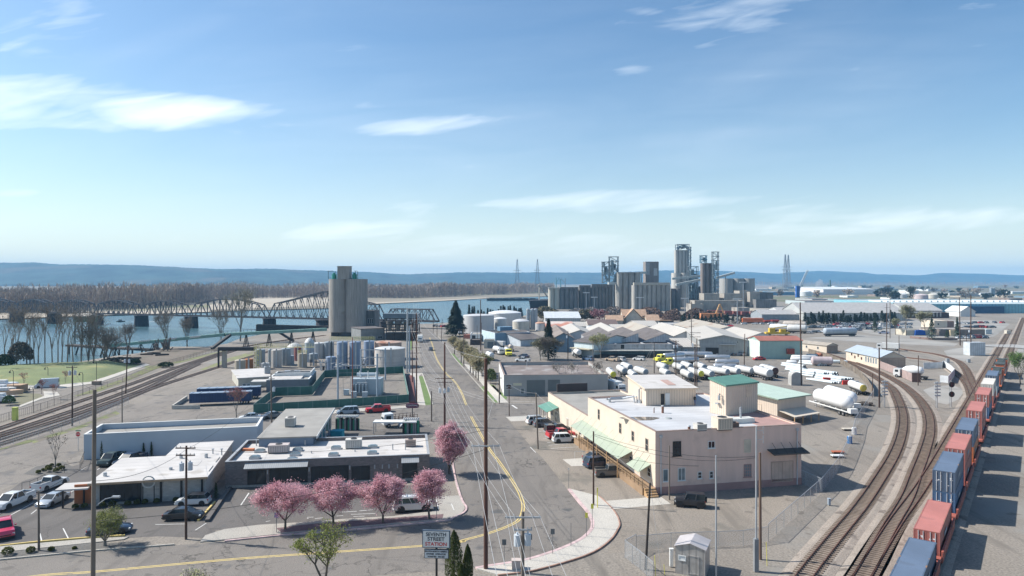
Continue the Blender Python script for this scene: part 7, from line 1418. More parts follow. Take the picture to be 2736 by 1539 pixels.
for a in[('beige round tank at the far left end of the tank farm',110,600,430,140,tank_b),('rust orange tank next to the leftmost beige one',228,555,415,115,tank_o),('grey tank beside the yellow stair tower',385,505,285,125,tank_g),('narrow grey blue tank second from the stair tower',520,515,285,60,tank_g),('pale streaked tank, third from the yellow stair tower',605,525,290,135,mat('tank_streak',(.44,.42,.40),.7,kind='streak',spots=(.4,.6,(.3,.2,.15)))),('grey tank half hidden behind the pale streaked one',730,495,272,130,tank_g),('small squat grey tank in front, left of the cream round one',778,485,370,130,tank_g),('cream tank with yellow guard rail on top',955,522,340,125,tank_b),('rust red topped dark tank behind the cream one',890,430,250,95,mat('tank_redrust',(.24,.09,.08),.8,kind='streak')),('tall pale blue tank with white cone roof',1052,450,182,130,mat('tank_paleblue',(.36,.41,.46),.6,kind='streak')),('grey tank directly left of the four tall blue grey ones',1316,400,182,135,tank_g),('short blue tank in front of the tall grey row',1342,565,385,135,mat('tank_blue',(.20,.26,.36),.6,kind='streak')),('first tall blue grey tank behind the substation',1497,560,182,145,mat('tank_blue',(.2,.26,.36))),('second tall blue grey tank behind the substation gantry',1672,560,182,152,MATS['tank_blue']),('third tall blue grey tank, behind the right gantry post',1860,505,170,142,MATS['tank_blue']),('small white box-like tank on the cream office roofline',452,545,470,120,tank_w),('broad white cone roofed tank behind the rust red one',850,370,250,210,tank_w),('white tank behind the tall pale blue one',1180,400,195,170,tank_w)]:
 tkt(*a,dome=1.6 if 'cone' in a[0]else .25,rail=yrail if 'yellow guard' in a[0]else None,roofm=tank_w if 'white cone' in a[0]else(MATS['tank_redrust']if 'rust red' in a[0]else None))
tkt('elevated small tank on legs right of the cream railed one',1107,505,340,118,tank_g,legs=2.4)
tkt('wide low beige concrete block tank by the far street',2145,530,275,415,mat('tank_block',(.50,.47,.44),.9,kind='brick',pitch=1.4),dome=.5,roofm=tank_w)
tkt('wide rust streaked tank behind the beige block tank',2120,420,190,370,mat('tank_ruststreak',(.42,.30,.24),.85,kind='streak',spots=(.3,.5,(.30,.14,.09))),dome=.4)
pl=G(z1(300,540));t=thing('stair_tower','yellow steel stair tower and gangway at the left of the tank farm','stairs',(pl.x,pl.y,0));h=zt_(z1(0,240)[1],pl.y);g=MB()
for x in(0,1.6):
 for y in(0,2):g.beam((x,y,0),(x,y,h+1),.12)
for k in range(9):z=.5+k*h/9;g.beam((0,0,z),(1.6,0,z),.1);g.beam((0,0,z),(0,2,z),.1);g.beam((1.6*(k%2),0,z),(1.6*(1-k%2),0,z+h/9),.14)
g.build('frame',yrail,t);g=MB()
for k in range(24):g.beam((1.6+k*.8,1,h-.1),(1.6+k*.8,1,h+1),.07)
for z in(h+.5,h+1):g.beam((1.6,1,z),(20,1,z),.07)
g.box(1.6,20,.6,1.6,h-.2,h-.1);g.build('gangway',yrail,t)
pl=G(z1(1290,430));hz_=zt_(z1(0,170)[1],pl.y);t=thing('tank_gangway','pale yellow railed gangway over the tall blue grey tanks','walkway',(pl.x,pl.y+4,0));g=MB();L_=xd(z1(1900,0)[0],pl.y)-pl.x
for k in range(26):g.beam((k*L_/25,0,hz_),(k*L_/25,0,hz_+1.4),.09);g.beam((k*L_/25,2,hz_),(k*L_/25,2,hz_+1.4),.09)
for y in(0,2):
 for z in(.7,1.4):g.beam((0,y,hz_+z),(L_,y,hz_+z),.09)
g.build('guard_rail',yrail,t);g=MB();g.box(0,L_,-.1,2.1,hz_-.2,hz_-.01);g.build('deck',galv,t);g=MB();[g.beam((x*L_,1,0),(x*L_,1,hz_-.2),.3)for x in(.02,.35,.68,.98)];g.build('supports',sdk,t)
for i,(x,y,lb)in enumerate([(1230,500,'pump and pipe cluster left of the short blue tank'),(1580,480,'pipe cluster between the first two tall blue grey tanks'),(1420,560,'pipe cluster right of the short blue tank'),(1760,470,'pipe cluster between the second and third tall tanks')]):
 Pq=G(z1(x,y+60));t=thing('pipework','tangled '+lb,'pipework',Pq);r=random.Random(i);g=MB()
 for k in range(9):a=V((r.uniform(-2,2),r.uniform(-1,1),0));g.tube([a,a+V((0,0,r.uniform(1.2,4))),a+V((r.uniform(-2,2),0,r.uniform(1.5,4)))],r.uniform(.08,.16),6)
 g.build('pipes',galv,t);g=MB();[g.cyl((r.uniform(-2,2),r.uniform(-1,1),r.uniform(0,1)),.35,.8,10)for k in range(3)];g.build('valves',sdk,t)
def gantry(label,x0,x1,yb,yt,bars,y2=None):
 A_=G(z1(x0,yb));d=A_.y;t=thing('gantry',label,'gantry',(A_.x,d,0),0,'substation gantries');w_=xd(z1(x1,0)[0],d)-A_.x
 for q,yy_ in((0,yt),(w_,y2 or yt)):g=MB();g.tube([(q,0,0),(q,0,zt_(z1(0,yy_)[1],d))],.24,8);g.build('post',mat('steel_blue',(.3,.36,.42)),t)
 for yb_ in bars:
  z=zt_(z1(0,yb_)[1],d);g=MB();g.beam((.2,0,z),(w_-.2,0,z),.22);b=g.build('crossbeam',galv,t)
  for k in(.2,.5,.8):g=MB();g.cyl((w_*k,0,z-.9),.09,.78,6);g.build('insulator',mat('porcelain',(.38,.36,.36),.3),b)
gantry('front substation gantry with two tall steel posts',1437,1972,972,340,[490],330);gantry('back substation gantry with double crossbeam',1750,2082,685,270,[278,380],255)
A_=G(z1(1560,905));B_=G(z1(2020,870));d=A_.y;t=thing('transformer','big pale blue grey transformer with radiator pipes in the substation','transformer',(A_.x,A_.y,0));w_=xd(z1(2020,0)[0],d)-A_.x;hT=zt_(z1(0,680)[1],d);tb=mat('transformer_grey',(.36,.42,.46),.6,var=.08)
g=MB();g.box(w_*.12,w_*.98,.8,5.0,.3,hT);g.build('tank',tb,t);g=MB();g.box(w_*.05,w_*1.0,.3,5.6,0,.3);g.build('plinth',cnc,t)
for k in range(5):g=MB();g.box(w_*(.15+.1*k),w_*(.15+.1*k)+.35,-.3,.79,.8,hT*.7);g.build('radiator',tb,t)
g=MB();g.tube([(w_*.1,.5,1),(w_*.1,.5,hT+.5),(w_*.55,.5,hT+.5),(w_*.55,.5,1)],.12,6);g.tube([(w_*.3,0,.5),(w_*.3,0,hT*.8),(w_*.6,0,hT*.8),(w_*.6,0,.5)],.1,6);g.build('pipe_loop',galv,t)
for k in range(3):g=MB();x=w_*(.35+.22*k);g.tube([(x,2.5,hT),(x-.3+.3*k,2.3,hT+1.9)],[.22,.1],8);g.build('bushing',white,t)
g=MB();g.tube([(w_*.2,4,hT+.8),(w_*.8,4,hT+.8)],.45,10);g.build('conservator',tb,t)
for i,(x,y)in enumerate([(1550,900),(1650,930),(1800,935)]):cab_('grey switch box at the foot of the transformer, '+['left','middle','right'][i],z1(x,y),1.3,.8,1.5,tb)
fence('metal_railing','pale pipe rail frame around the substation equipment',[G(z1(1440,895)),G(z1(1990,880)),G(z1(2000,650)),G(z1(1440,660)),G(z1(1440,895))],1.5,4,galv,galv,panel=False)
r=random.Random(9)
for lb,x0,x1,y,n,col in[('left',870,1030,318,26,white),('right',1390,1500,342,16,mat('cyl_grey',(.5,.5,.5)))]:
 Pa_,Pb_=G(c2(x0,y)),G(c2(x1,y))
 for k in range(n):
  f_=(k%(n//2))/(n//2-1);q=Pa_.lerp(Pb_,f_)+V((0,.8*(k//(n//2)),0));t=thing('gas_cylinder','tall gas bottle with white cap, %s rack of the gas yard'%lb,'gas cylinder',(q.x,q.y,0),0,'gas cylinders, %s rack'%lb)
  g=MB();g.cyl((0,0,0),.26,2.3+r.uniform(-.3,.3),8);g.build('body',[sdk,mat('cyl_green',(.05,.25,.15)),mat('cyl_grey2',(.3,.3,.3))][k%3],t);g=MB();g.cyl((0,0,2.62),.2,.35,8,.12);g.build('cap',col,t)
cab_('turquoise box in the gas yard behind the brick shop',c2(865,395),2.2,2,1.6,mat('box_turq',(.04,.35,.42)));
A_=G(c2(1150,350));t=thing('flat_awning','long white roofed rack at the back wall of the brick shop','canopy',A_);g=MB();g.box(0,8.5,0,2.4,2.2,2.4);g.build('roof',white,t);g=MB();[g.box(x,x+.12,y,y+.12,0,2.2)for x in(.1,8.3)for y in(.1,2.2)];g.build('legs',galv,t)
t=thing('dock_wall','low concrete wall corner in the asphalt near the navy trailers','wall',G(z1(-560,1085)));
A_,B_,C_=G(c1(1340,155)),G(c1(1550,152)),G(c1(1450,78));g=MB();g.beam((A_.x,A_.y,.45),(B_.x,B_.y,.45),.35,.9);g.build('front_panel',cnp,t,world=True);g=MB();g.beam((A_.x-.2,A_.y+.3,.45),(C_.x,C_.y,.45),.35,.9);g.build('side_panel',cnp,t,world=True)
SD=372.0;s0=V((xd(920,SD),SD,0));wS=95*SD/F;hS=zt_(745.5,SD);r_=wS*.27
t=thing('grain_silo','tall grey concrete silo cluster by the river with a square headhouse','silo',(s0.x,s0.y+wS/2,0))
for i,(sx_,sy_)in enumerate(((-1,-1),(1,-1),(-1,1),(1,1))):g=MB();g.cyl((sx_*(wS/2-r_),sy_*(wS/2-r_),2.2),r_,hS-2.2,40);g.build('silo',silo_m,t,smooth=40)
g=MB();q=r_*.92;g.box(-wS/2+q,wS/2-q,-wS/2+r_*.55,wS/2-r_*.55,2.2,hS-.02);g.box(-wS/2+r_*.55,wS/2-r_*.55,-wS/2+q,wS/2-q,2.3,hS-.05);g.build('core',silo_m,t)
g=MB();g.box(-wS*.4,wS*.4,-wS*.4,wS*.4,0,2.2);g.build('base',mat('silo_base',(.10,.10,.10)),t)
for x in(-.27,.25):g=MB();g.M=Matrix.Translation((x*wS,-wS*.4-.02,1.2))@Matrix.Rotation(R(90),4,'X');g.cyl((0,0,0),2.0,.25,16);g.build('arch_opening',black,t)
hh_=zt_(712,SD);g=MB();xh0,xh1=xd(900,SD)-s0.x,xd(932,SD)-s0.x;g.box(xh0,xh1,-wS/2+r_*.2,-wS/2+7,hS-.02,hh_);g.box(xh0-.2,xh1+.2,-wS/2+r_*.2-.2,-wS/2+7.2,hh_,hh_+.25);g.build('headhouse',silo_m,t)
tg=mat('teal_steel',(.03,.26,.20),.6)
for s_ in(-1,1):
 x=(xh0-2.2)if s_<0 else(xh1+2.4);g=MB();g.cyl((x,-wS/2+3,hS),1.3,2.6,12);g.cyl((x,-wS/2+3,hS+2.6),.7,.8,10);g.build('dust_collector',tg,t);g=MB();xe=-wS/2 if s_<0 else wS/2-3.2
 g.beam((xe,-wS/2+2,hS+4.3),(x,-wS/2+2,hS+4.3),.25);g.beam((xe+.4,-wS/2+2,hS),(xe+.4,-wS/2+2,hS+4.3),.2);g.beam((x+.8,-wS/2+2,hS),(x+.8,-wS/2+2,hS+4.3),.15);g.build('frame',sdk,t)
g=MB();n=20
for s_ in(-1,1):
 for k in range(8):x=s_*(wS/2-.5-k*.75);g.beam((x,-wS/2+1.0+(1.5 if k<2 else 0),hS),(x,-wS/2+1.0+(1.5 if k<2 else 0),hS+1),.07)
g.build('guard_rail',tg,t)
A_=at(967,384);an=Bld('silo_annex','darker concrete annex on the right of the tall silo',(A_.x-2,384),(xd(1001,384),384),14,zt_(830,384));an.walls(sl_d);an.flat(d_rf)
for k in range(3):an.win('front',5.2+k*1.1,6+k*1.1,6.2,9,gm=glass)
lo=Bld('silo_workshop','low grey block workshop with white windows below the silo annex',G(a2(1320,905)),G(a2(1545,895)),16,5.6);lo.h=zt_(a2(0,790)[1],G(a2(1320,905)).y)*.95;lo.walls(mat('workshop_grey',(.20,.21,.21)));lo.slab(d_rf,ov=.3)
for x in(1395,1480):lo.winpx('front',a2(x,862),a2(x+45,886),bars=(2,0))
t=thing('loading_rig','dark steel loading rig with hoppers between silo and street','loading rig',G(a2(1545,905)));g=MB();w_=17
for x in(0,4.5,9,13,w_):
 for y in(0,6):g.beam((x,y,0),(x,y,11),.4)
for z in(5,8,11):
 for y in(0,6):g.beam((0,y,z),(w_,y,z),.4)
g.build('frame',sdk,t);g=MB();g.box(-.5,w_+.5,-1,7,11.2,13.5);g.build('gallery',mat('gallery_blue',(.12,.16,.19)),t)
for k in range(4):g=MB();g.cyl((2.2+k*4.3,3,4.5),.8,5,10,1.9);g.build('hopper',mat('hopper_grey',(.16,.15,.14)),t)
g=MB();g.box(1,w_-1,1,5.5,.1,3.9);g.build('wagon',black,t)
BP=lambda px:(lambda k:V((-421+375*((575*k+421)/(375+143*k)),575-143*((575*k+421)/(375+143*k)),0)))((px-CX)/F)
br=thing('railway_bridge','long grey steel truss railway bridge crossing the river on stone piers','bridge',BP(-120));deckz=4.4;bdir=V((375,-143,0)).normalized();bn=V((-bdir.y,bdir.x,0));BW=2.7
def span(label,pa,pb,n,prof,mid=None):
 A_,B_=BP(pa),BP(pb);L_=(B_-A_).length;g=MB();A_=A_+bdir*.8;L_-=1.6
 for s in(-1,1):
  top,bot=[],[]
  for k in range(n+1):p=A_+bdir*(L_*k/n)+bn*(s*BW);bot.append(p+V((0,0,deckz)));top.append(p+V((0,0,deckz+prof(k/n))))
  for k in range(n):g.beam(bot[k],bot[k+1],.45,.7)
  for k in range(1,n-1):g.beam(top[k],top[k+1],.5,.6)
  g.beam(bot[0],top[1],.5,.6);g.beam(bot[n],top[n-1],.5,.6)
  for k in range(1,n):g.beam(bot[k],top[k],.32)
  for k in range(1,n-1):
   a,b=(k,k+1)if k<n/2-.5 else(k+1,k)
   g.beam(top[a],bot[b],.3)
   if abs(k-n/2+.5)<2:g.beam(top[b],bot[a],.22)
  if s==-1:top0=top
 for k in range(1,n):g.beam(top0[k],top[k],.3)
 for k in range(1,n-1):g.beam(top0[k],top[k+1],.18)
 o=g.build('truss_span',truss_m,br,world=True);o['label']=label
 g=MB();c=A_+V((0,0,deckz+.45));g.beam(c,c+bdir*L_,2*BW-.6,.5);g.build('deck',timber,br,world=True)
arch=lambda h:(lambda t:h*(.60+.40*math.sin(math.pi*min(max(t,.0),1))))
piers=[-72,45,146,257,378,511,720,1031,1172];nm_=['first','second','third','fourth','fifth']
span('truss span cut by the left edge',-190,-72,8,arch(10.5))
for i in range(5):span('%s arched truss span from the left edge'%nm_[i],piers[i],piers[i+1],9,arch(10.6))
span('larger curved truss span before the swing span',511,720,12,arch(12.6))
span('high peaked swing span truss behind the silo',720,1031,16,lambda t:9+9.5*(1-abs(t-.5)*2)**1.1)
span('flat topped last truss span at the street end',1031,1172,8,lambda t:7.6)
for i,px in enumerate(piers[:-1]+[868]):
 c=BP(px);w_=3.2 if px!=868 else 5.5;g=MB();ln=5.5 if px!=868 else 6;base=[]
 for z,k in((-6,1.12),(deckz-.9,1.0),(deckz-.9,1.12),(deckz-.35,1.12)):
  base.append([c+bdir*(w_*k*math.cos(a))+bn*(ln*k*(math.sin(a)))+V((0,0,z))for a in[2*math.pi*j/16 for j in range(16)]])
 vs=[tuple(p)for rr in base for p in rr];fs=[(q*16+j,q*16+(j+1)%16,(q+1)*16+(j+1)%16,(q+1)*16+j)for q in range(3)for j in range(16)]+[tuple(48+j for j in range(16))]
 g.add(vs,fs);g.build('pier',pier_m,br,world=True)
A_=BP(868)+V((-40,-14,0));t=thing('timber_fender','long dark timber fender wall guarding the swing span','fender',(xd(691,462),462,-5));g=MB();Lf_=xd(872,440)-xd(691,462)
B0,B1=V((xd(691,462),462,0)),V((xd(878,440),440,0));g.beam(B0+V((0,0,-2.2)),B1+V((0,0,-1.6)),5,5.6);g.build('wall',timber,t,world=True);g=MB()
for k in range(60):p=B0.lerp(B1,k/59)-V((0,2.7,0));g.beam(p+V((0,0,-5)),p+V((0,0,1.3)),.45)
g.build('piles',timber,t,world=True)
cA,cB,cC=at(292,300,zt_(924,300)),at(600,306,zt_(894,306)),at(872,330,zt_(880,330));t=thing('conveyor','long pale green conveyor gallery running from the dock up to the silo','conveyor',(cA.x,cA.y,0))
g=MB();g.beam(cA,cB,2.2,1.3);g.beam(cB+V((.3,0,0)),cC,2.2,1.3);g.build('gallery',conv_g,t,world=True);g=MB()
for i in range(9):
 f=.05+.11*i;p=cA.lerp(cB,f)if f<.5 else cB.lerp(cC,(f-.5)*2);
 g=MB()
 for s in(-1,1):g.beam((p.x-1.0,p.y+s,-3 if p.x<-170 else 0),(p.x,p.y+s*.5,p.z-.7),.28);g.beam((p.x+1.0,p.y+s,-3 if p.x<-170 else 0),(p.x,p.y+s*.5,p.z-.7),.28)
 g.build('trestle',sdk,t,world=True)
g=MB();q0=cA.lerp(cB,.93)
for k in range(30):p=q0.lerp(cC,k/29)+V((0,-1.2,.65));g.beam(p,p+V((0,0,1.2)),.09)
g.beam(q0+V((0,-1.2,1.85)),cC+V((0,-1.2,1.85)),.1);g.build('handrail',sdk,t,world=True)
for i,x in enumerate([(1100,1190,940),(1350,1450,920),(1620,1700,900),(1850,1930,880)]):
 g=MB();p0_,p1_=at(a1(x[0],0)[0],300,zt_(a1(0,x[2])[1],300)+.2),at(a1(x[1],0)[0],301,zt_(a1(0,x[2]-7)[1],301)+.2)
 for k in range(6):p=p0_.lerp(p1_,k/5);g.beam(p+V((-.6,0,-.2)),p+V((.6,0,.5)),.5,.3)
 g.build('roof_cover',brw,t,world=True)
t=thing('branch_conveyor','black conveyor branch dropping to the dark gantry by the tank farm','conveyor',at(566,302,0));g=MB();k1,k2=at(615,306,zt_(895,306)),at(566,296,zt_(931,296));g.beam(k1,k2,1.3,1.0);k3,k4=at(584,238,zt_(932,238)),at(680,238,zt_(932,238));g.build('gallery',sdk,t,world=True);g=MB();g.beam(k3,k4,1.6,1.2);g.build('upper_gallery',sdk,t,world=True)
g=MB();g.beam((k3.x,238,0),(k3.x,238,k3.z),.5);g.build('leg',sdk,t,world=True);g=MB();g.beam((k3.x+1.6,239,0),(k3.x+1.6,239,k3.z-.6),1.3);g.build('leg',cnc,t,world=True)
t=thing('lower_conveyor','pale ramp conveyor climbing along the river bank to the silo','conveyor',at(738,318,0));g=MB();g.beam(at(740,345,zt_(884,345)),at(785,345,zt_(912,345)),1.2,1.0);g.build('gallery',sdk,t,world=True)
sh_=at(196,353,0);t=thing('dock_shed','green shed with pale roof standing on tall stilts in the river','shed',(sh_.x,353,-5));z0,z1__=zt_(861,353)+5,zt_(845,353)+5;w_=xd(239,353)-xd(196,353)
g=MB();g.box(0,w_,0,7,z0,z1__);g.build('wall',mat('shed_green',(.13,.22,.17)),t);g=MB();g.add([(-.5,-.5,z1__),(w_+.5,-.5,z1__),(w_+.5,7.5,z1__),(-.5,7.5,z1__),(0,3.5,z1__+1.4),(w_,3.5,z1__+1.4)],[(0,1,5,4),(2,3,4,5),(1,2,5),(3,0,4)]);g.build('roof',p_rf,t)
g=MB()
for x in(.5,w_/2,w_-.5):
 for y in(.5,6.5):g.beam((x,y,0),(x,y,z0),.5)
for z in(4,9):g.beam((.5,.5,z),(w_-.5,.5,z),.25)
g.build('stilts',mat('stilt_grey',(.20,.22,.20)),t)
t=thing('dock','timber dock deck on piles below the conveyor','dock',at(190,318,-5));g=MB();d0,d1=at(185,322,0),at(408,300,0);g.beam(d0,d1,4,.8);g.build('deck',timber,t,world=True);g=MB()
for k in range(14):p=d0.lerp(d1,k/13);g.beam((p.x,p.y,-5),(p.x+(k%2)*1.5,p.y,-.4),.5)
g.build('piles',timber,t,world=True)
t=thing('log_shed','small rough timber structure on the bare earth by the river','shed',G(a1(1480,1010)));g=MB();r=random.Random(3)
for k in range(26):a=V((r.uniform(0,7),r.uniform(0,3),r.uniform(.2,1)));g.beam(a,a+V((r.uniform(-2,2),r.uniform(-1,1),r.uniform(.5,5))),.35)
g.build('beams',mat('beam_grey',(.16,.13,.11)),t)
for i,(x,y)in enumerate([(1420,1045),(1490,1035),(1570,1050),(1300,1085)]):
 p=G(a1(x,y));t=thing('driftwood_log','dark log lying on the bare earth, '+['left','middle','right','far left'][i],'log',p,.3*i);g=MB();g.tube([(-2.5,0,.3),(0,.1,.35),(2.5,0,.3)],[.35,.4,.3],8);g.build('trunk',timber,t)
def hull(g,L_,w_,h,z=0):
 o=[(-L_/2,-w_*.45),(L_*.25,-w_/2),(L_/2,0),(L_*.25,w_/2),(-L_/2,w_*.45)];n=5
 g.add([(x*.94,y*.8,z)for x,y in o]+[(x,y,z+h)for x,y in o],[(i,(i+1)%n,n+(i+1)%n,n+i)for i in range(n)]+[(4,3,2,1,0),(5,6,7,8,9)])
for lb,p,ln in(('small dark motor boat trailing a white wake',a1(1165,724),7),('small dark motor boat without a wake near the bridge pier',a1(1540,690),7)):
 q=G(p,-4.2);t=thing('motor_boat',lb,'boat',q,math.pi,'boats on the river');g=MB();hull(g,ln,2.4,1.0,-.2);g.build('hull',sdk,t);g=MB();g.box(-1,1.2,-.8,.8,.82,2);g.build('cabin',mat('boat_grey',(.3,.3,.3)),t)
q=G(a1(1165,724),-4.2);g=MB();g.add([(q.x+4,q.y,-4.17),(q.x+32,q.y-1.6,-4.17),(q.x+32,q.y+1.6,-4.17)],[(0,1,2)]);tag(g.build('wake',brw),'white foam wake trailing the small boat','wake',kind='stuff')
q=G((1370,803),-4.2);t=thing('barge','long dark barge train moored along the far sandbank','barge',(q.x,q.y,-4.4),R(3));L_=143*q.y/F;g=MB();hull(g,L_,13,3.6);g.build('hull',mat('barge_black',(.02,.022,.03)),t);g=MB()
for k in range(7):x=-L_*.44+k*L_*.125;g.box(x,x+L_*.11,-5,5,3.6,4.9)
g.build('hatch_covers',mat('barge_cover',(.17,.20,.20)),t)
q=G((1452,833),-4.2);t=thing('cargo_ship','bow of a black and red cargo ship moored by the grain elevators','ship',(q.x+8,q.y+30,-4.4),R(-115));g=MB();hull(g,110,24,5.0);g.build('lower_hull',mat('ship_red',(.30,.07,.05)),t);g=MB();hull(g,116,26,8,5.0);g.build('upper_hull',mat('barge_black',(.02,.022,.03)),t)
g=MB();g.box(-50,-30,-9,9,13,24);g.build('superstructure',mat('ship_deck_red',(.34,.10,.08)),t);g=MB();g.beam((30,0,13),(30,0,27),1.2);g.beam((10,2,16),(38,3,30),.9);g.build('deck_crane',mat('crane_cream',(.55,.50,.42)),t)
# ================================================================ mid distance and far buildings
def fb(label,xl,xr,yb,yt,depth,wm,rm,kind='flat',rise=2.0,yb2=None,name='warehouse',cat='warehouse',group=None,th=.3,**k):
 A_,B_=G((xl,yb)),G((xr,yb2 or yb));h=zt_(yt,A_.y);b=Bld(name,label,A_,B_,depth,max(h,2),cat,group)
 b.walls(wm,th=th)
 if kind=='flat':b.flat(rm,drop=.3,cap=k.get('cap'))
 elif kind=='slab':b.slab(rm,ov=.5,rise=rise)
 else:b.gable(rise,rm,axis=kind,ov=.5)
 return b
wg_=mat('wall_grey_far',(.40,.41,.40),.85,var=.1,scale=.1,kind='ribs',pitch=1.5);ww_=mat('wall_white_far',(.62,.63,.62),.85,var=.06,scale=.1)
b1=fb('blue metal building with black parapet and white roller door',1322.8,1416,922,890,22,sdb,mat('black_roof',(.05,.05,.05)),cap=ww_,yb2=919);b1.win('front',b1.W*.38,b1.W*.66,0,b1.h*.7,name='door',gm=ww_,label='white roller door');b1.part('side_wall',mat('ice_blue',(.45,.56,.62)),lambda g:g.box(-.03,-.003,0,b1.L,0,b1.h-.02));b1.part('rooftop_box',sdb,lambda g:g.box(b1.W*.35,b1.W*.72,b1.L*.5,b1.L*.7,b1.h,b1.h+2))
b2=fb('small white building with a dark window beside the blue one',1256,1286,913,893,16,ww_,g_rf);b2.win('front',b2.W*.15,b2.W*.5,.8,3.2,gm=black);fb('low grey shed joining the small white building to the blue one',1286,1316,912,895,14,wg_,g_rf)
b3=fb('open fronted beige booth in front of the blue building',1293,1321,931,908,6,mat('booth_beige',(.42,.40,.34)),g_rf);b3.win('front',b3.W*.3,b3.W*.95,.1,b3.h*.8,name='door',gm=mat('booth_dark',(.14,.17,.18)))
fb('brick red low wall building left of the dark gate',1239,1257,905,898,8,mat('brick_red',(.30,.12,.09)),mat('brick_red_roof',(.36,.18,.14)));fb('dark gate shed beside the street trees',1256,1284,922,908,8,mat('gate_dark',(.06,.05,.05)),d_rf)
b4=fb('shed with brown gable roof and white gable end right of the blue building',1391,1452,926,908,30,mat('wall_bluewhite',(.46,.50,.53)),d_rf,'x',3.0,yb2=922)
b5=fb('tall slate blue gabled warehouse with brown roof behind the dark fir',1478,1533,941,904,55,mat('slate_blue',(.13,.20,.27),.8,kind='ribs',pitch=.6),mat('brown_roof',(.20,.165,.145),.9,var=.15,scale=.1),'y',2.2)
b6=fb('pale blue wall with slanting dark canopy left of the long dock',1534,1586,950,912,26,mat('pale_blue_wall',(.50,.58,.61)),d_rf,'x',2.4,yb2=956);b6.part('canopy',mat('canopy_tan',(.42,.38,.28)),lambda g:b6.fbox(g,'front',0,b6.W,3.1,3.4,.02,2.5)and None)
old_w=mat('old_white_wall',(.36,.37,.38),.9,var=.15,kind='streak',spots=(.4,.55,(.26,.255,.25)))
gx=[(1585,1646),(1646,1722),(1722,1797)];gl=['left','middle','right']
for i,(xa,xb)in enumerate(gx):
 b=fb('%s dark roofed bay of the long loading dock warehouse'%gl[i],xa+.3,xb-.3,954,919,48,old_w,d_rf,'flat',group='bays of the loading dock warehouse');z=b.h;w_,L_=b.W,b.L
 b.part('saw_roof',d_rf,lambda g:g.add([(-.1,8,z),(w_*.92,8,z+3.6),(w_*.92,L_,z+3.6),(-.1,L_,z)],[(0,1,2,3)]));b.part('gable_wall',mat('gable_pale',(.46,.48,.50),.85,kind='ribs',pitch=1),lambda g:g.add([(0,8.05,z),(w_*.92,8.05,z),(w_*.92,8.05,z+3.5),(w_*.92,L_,z),(w_*.92,L_,z+3.5)],[(0,1,2),(1,3,4,2)]))
 b.part('dock_canopy',mat('canopy_pale',(.45,.44,.40)),lambda g:g.box(0,w_,-3.2,-.02,2.6,2.9));b.part('dock',black,lambda g:g.box(0,w_,-3.0,-.03,0,1.1));b.part('dock_shadow_wall',mat('dock_shade_blue',(.16,.22,.26)),lambda g:g.box(.1,w_-.1,-.16,-.03,1.2,2.5))  # dark bluish strip paints the shade between dock and canopy
 if i<2:b.win('front',w_*.15,w_*.3,3.1,5,gm=glass)
b7=fb('grey corrugated gabled warehouse with a dark drive-in opening',1869,1997,949,908,60,sdg,p_rf,'y',1.9,yb2=951);b7.winpx('front',z3(1345,395),z3(1530,500),name='door',gm=black,fm=sdg,label='dark drive-in opening');b7.winpx('front',z3(1298,435),z3(1335,500),name='door',gm=sdb);b7.winpx('front',z3(1765,315),z3(1800,335));b7.part('canopy',galv,lambda g:g.box(b7.W*.42,b7.W*.75,-1.4,-.02,4.4,4.6))
b8=fb('low grey annex with pale lean roof left of the gabled warehouse',1822,1868,949,928,20,sdg,p_rf,'slab',1.8);b8.win('front',1,2.2,.1,2.3,name='door',gm=sdb)
b8b=fb('small blue loading bay shed between dock and grey annex',1762,1785,951,932,10,sdb,ww_);fb('grey plank shed right of the blue loading bay',1786,1820,951,926,14,sdg,d_rf,'slab',1)
for i,(xl,xr,yb,yt,dp,rs,lb)in enumerate([(1600,1700,925,902,60,3.2,'pale roofed shed behind the left saw roof bays'),(1700,1800,925,900,60,3.4,'pale roofed shed behind the right saw roof bays'),(1500,1600,920,899,50,3.0,'pale roofed shed behind the slate blue warehouse'),(1800,1880,918,899,60,3.0,'pale roofed shed left of the gabled warehouse roof'),(1885,2010,905,889,70,3.2,'longest pale metal roof behind the gabled warehouse'),(1995,2075,925,903,40,2.4,'pale roof end just left of the mint green shed')]):fb(lb,xl,xr,yb,yt,dp,ww_,tan_roof if i in(1,4)else p_rf,'y',rs,group='pale roofed sheds')
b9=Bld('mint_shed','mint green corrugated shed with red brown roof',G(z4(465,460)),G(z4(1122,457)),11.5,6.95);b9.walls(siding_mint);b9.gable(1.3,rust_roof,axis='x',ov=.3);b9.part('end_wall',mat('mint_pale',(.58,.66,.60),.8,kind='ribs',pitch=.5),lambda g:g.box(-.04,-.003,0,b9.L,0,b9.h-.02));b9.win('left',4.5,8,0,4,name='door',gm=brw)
b9.part('hopper',mat('hopper_red',(.20,.04,.03)),lambda g:b9.fbox(g,'front',b9.W*.62,b9.W*.78,2.0,4.0,.02,1.5)and None,'dark red box on the green wall')
b10=Bld('cream_shed','small long cream shed with low tan roof by the curved tracks',G(z4(1500,375)),G(z4(1670,365)),20,3.2);b10.walls(cream);b10.gable(.9,mat('tan_roof',(.34,.30,.25)),axis='y',ov=.3);b10.part('end_wall',mat('tan_wall',(.34,.25,.19)),lambda g:g.box(0,b10.W,-.04,-.003,0,b10.h));[b10.win('left',4+k*6,4.9+k*6,1.4,2.5)for k in range(2)]
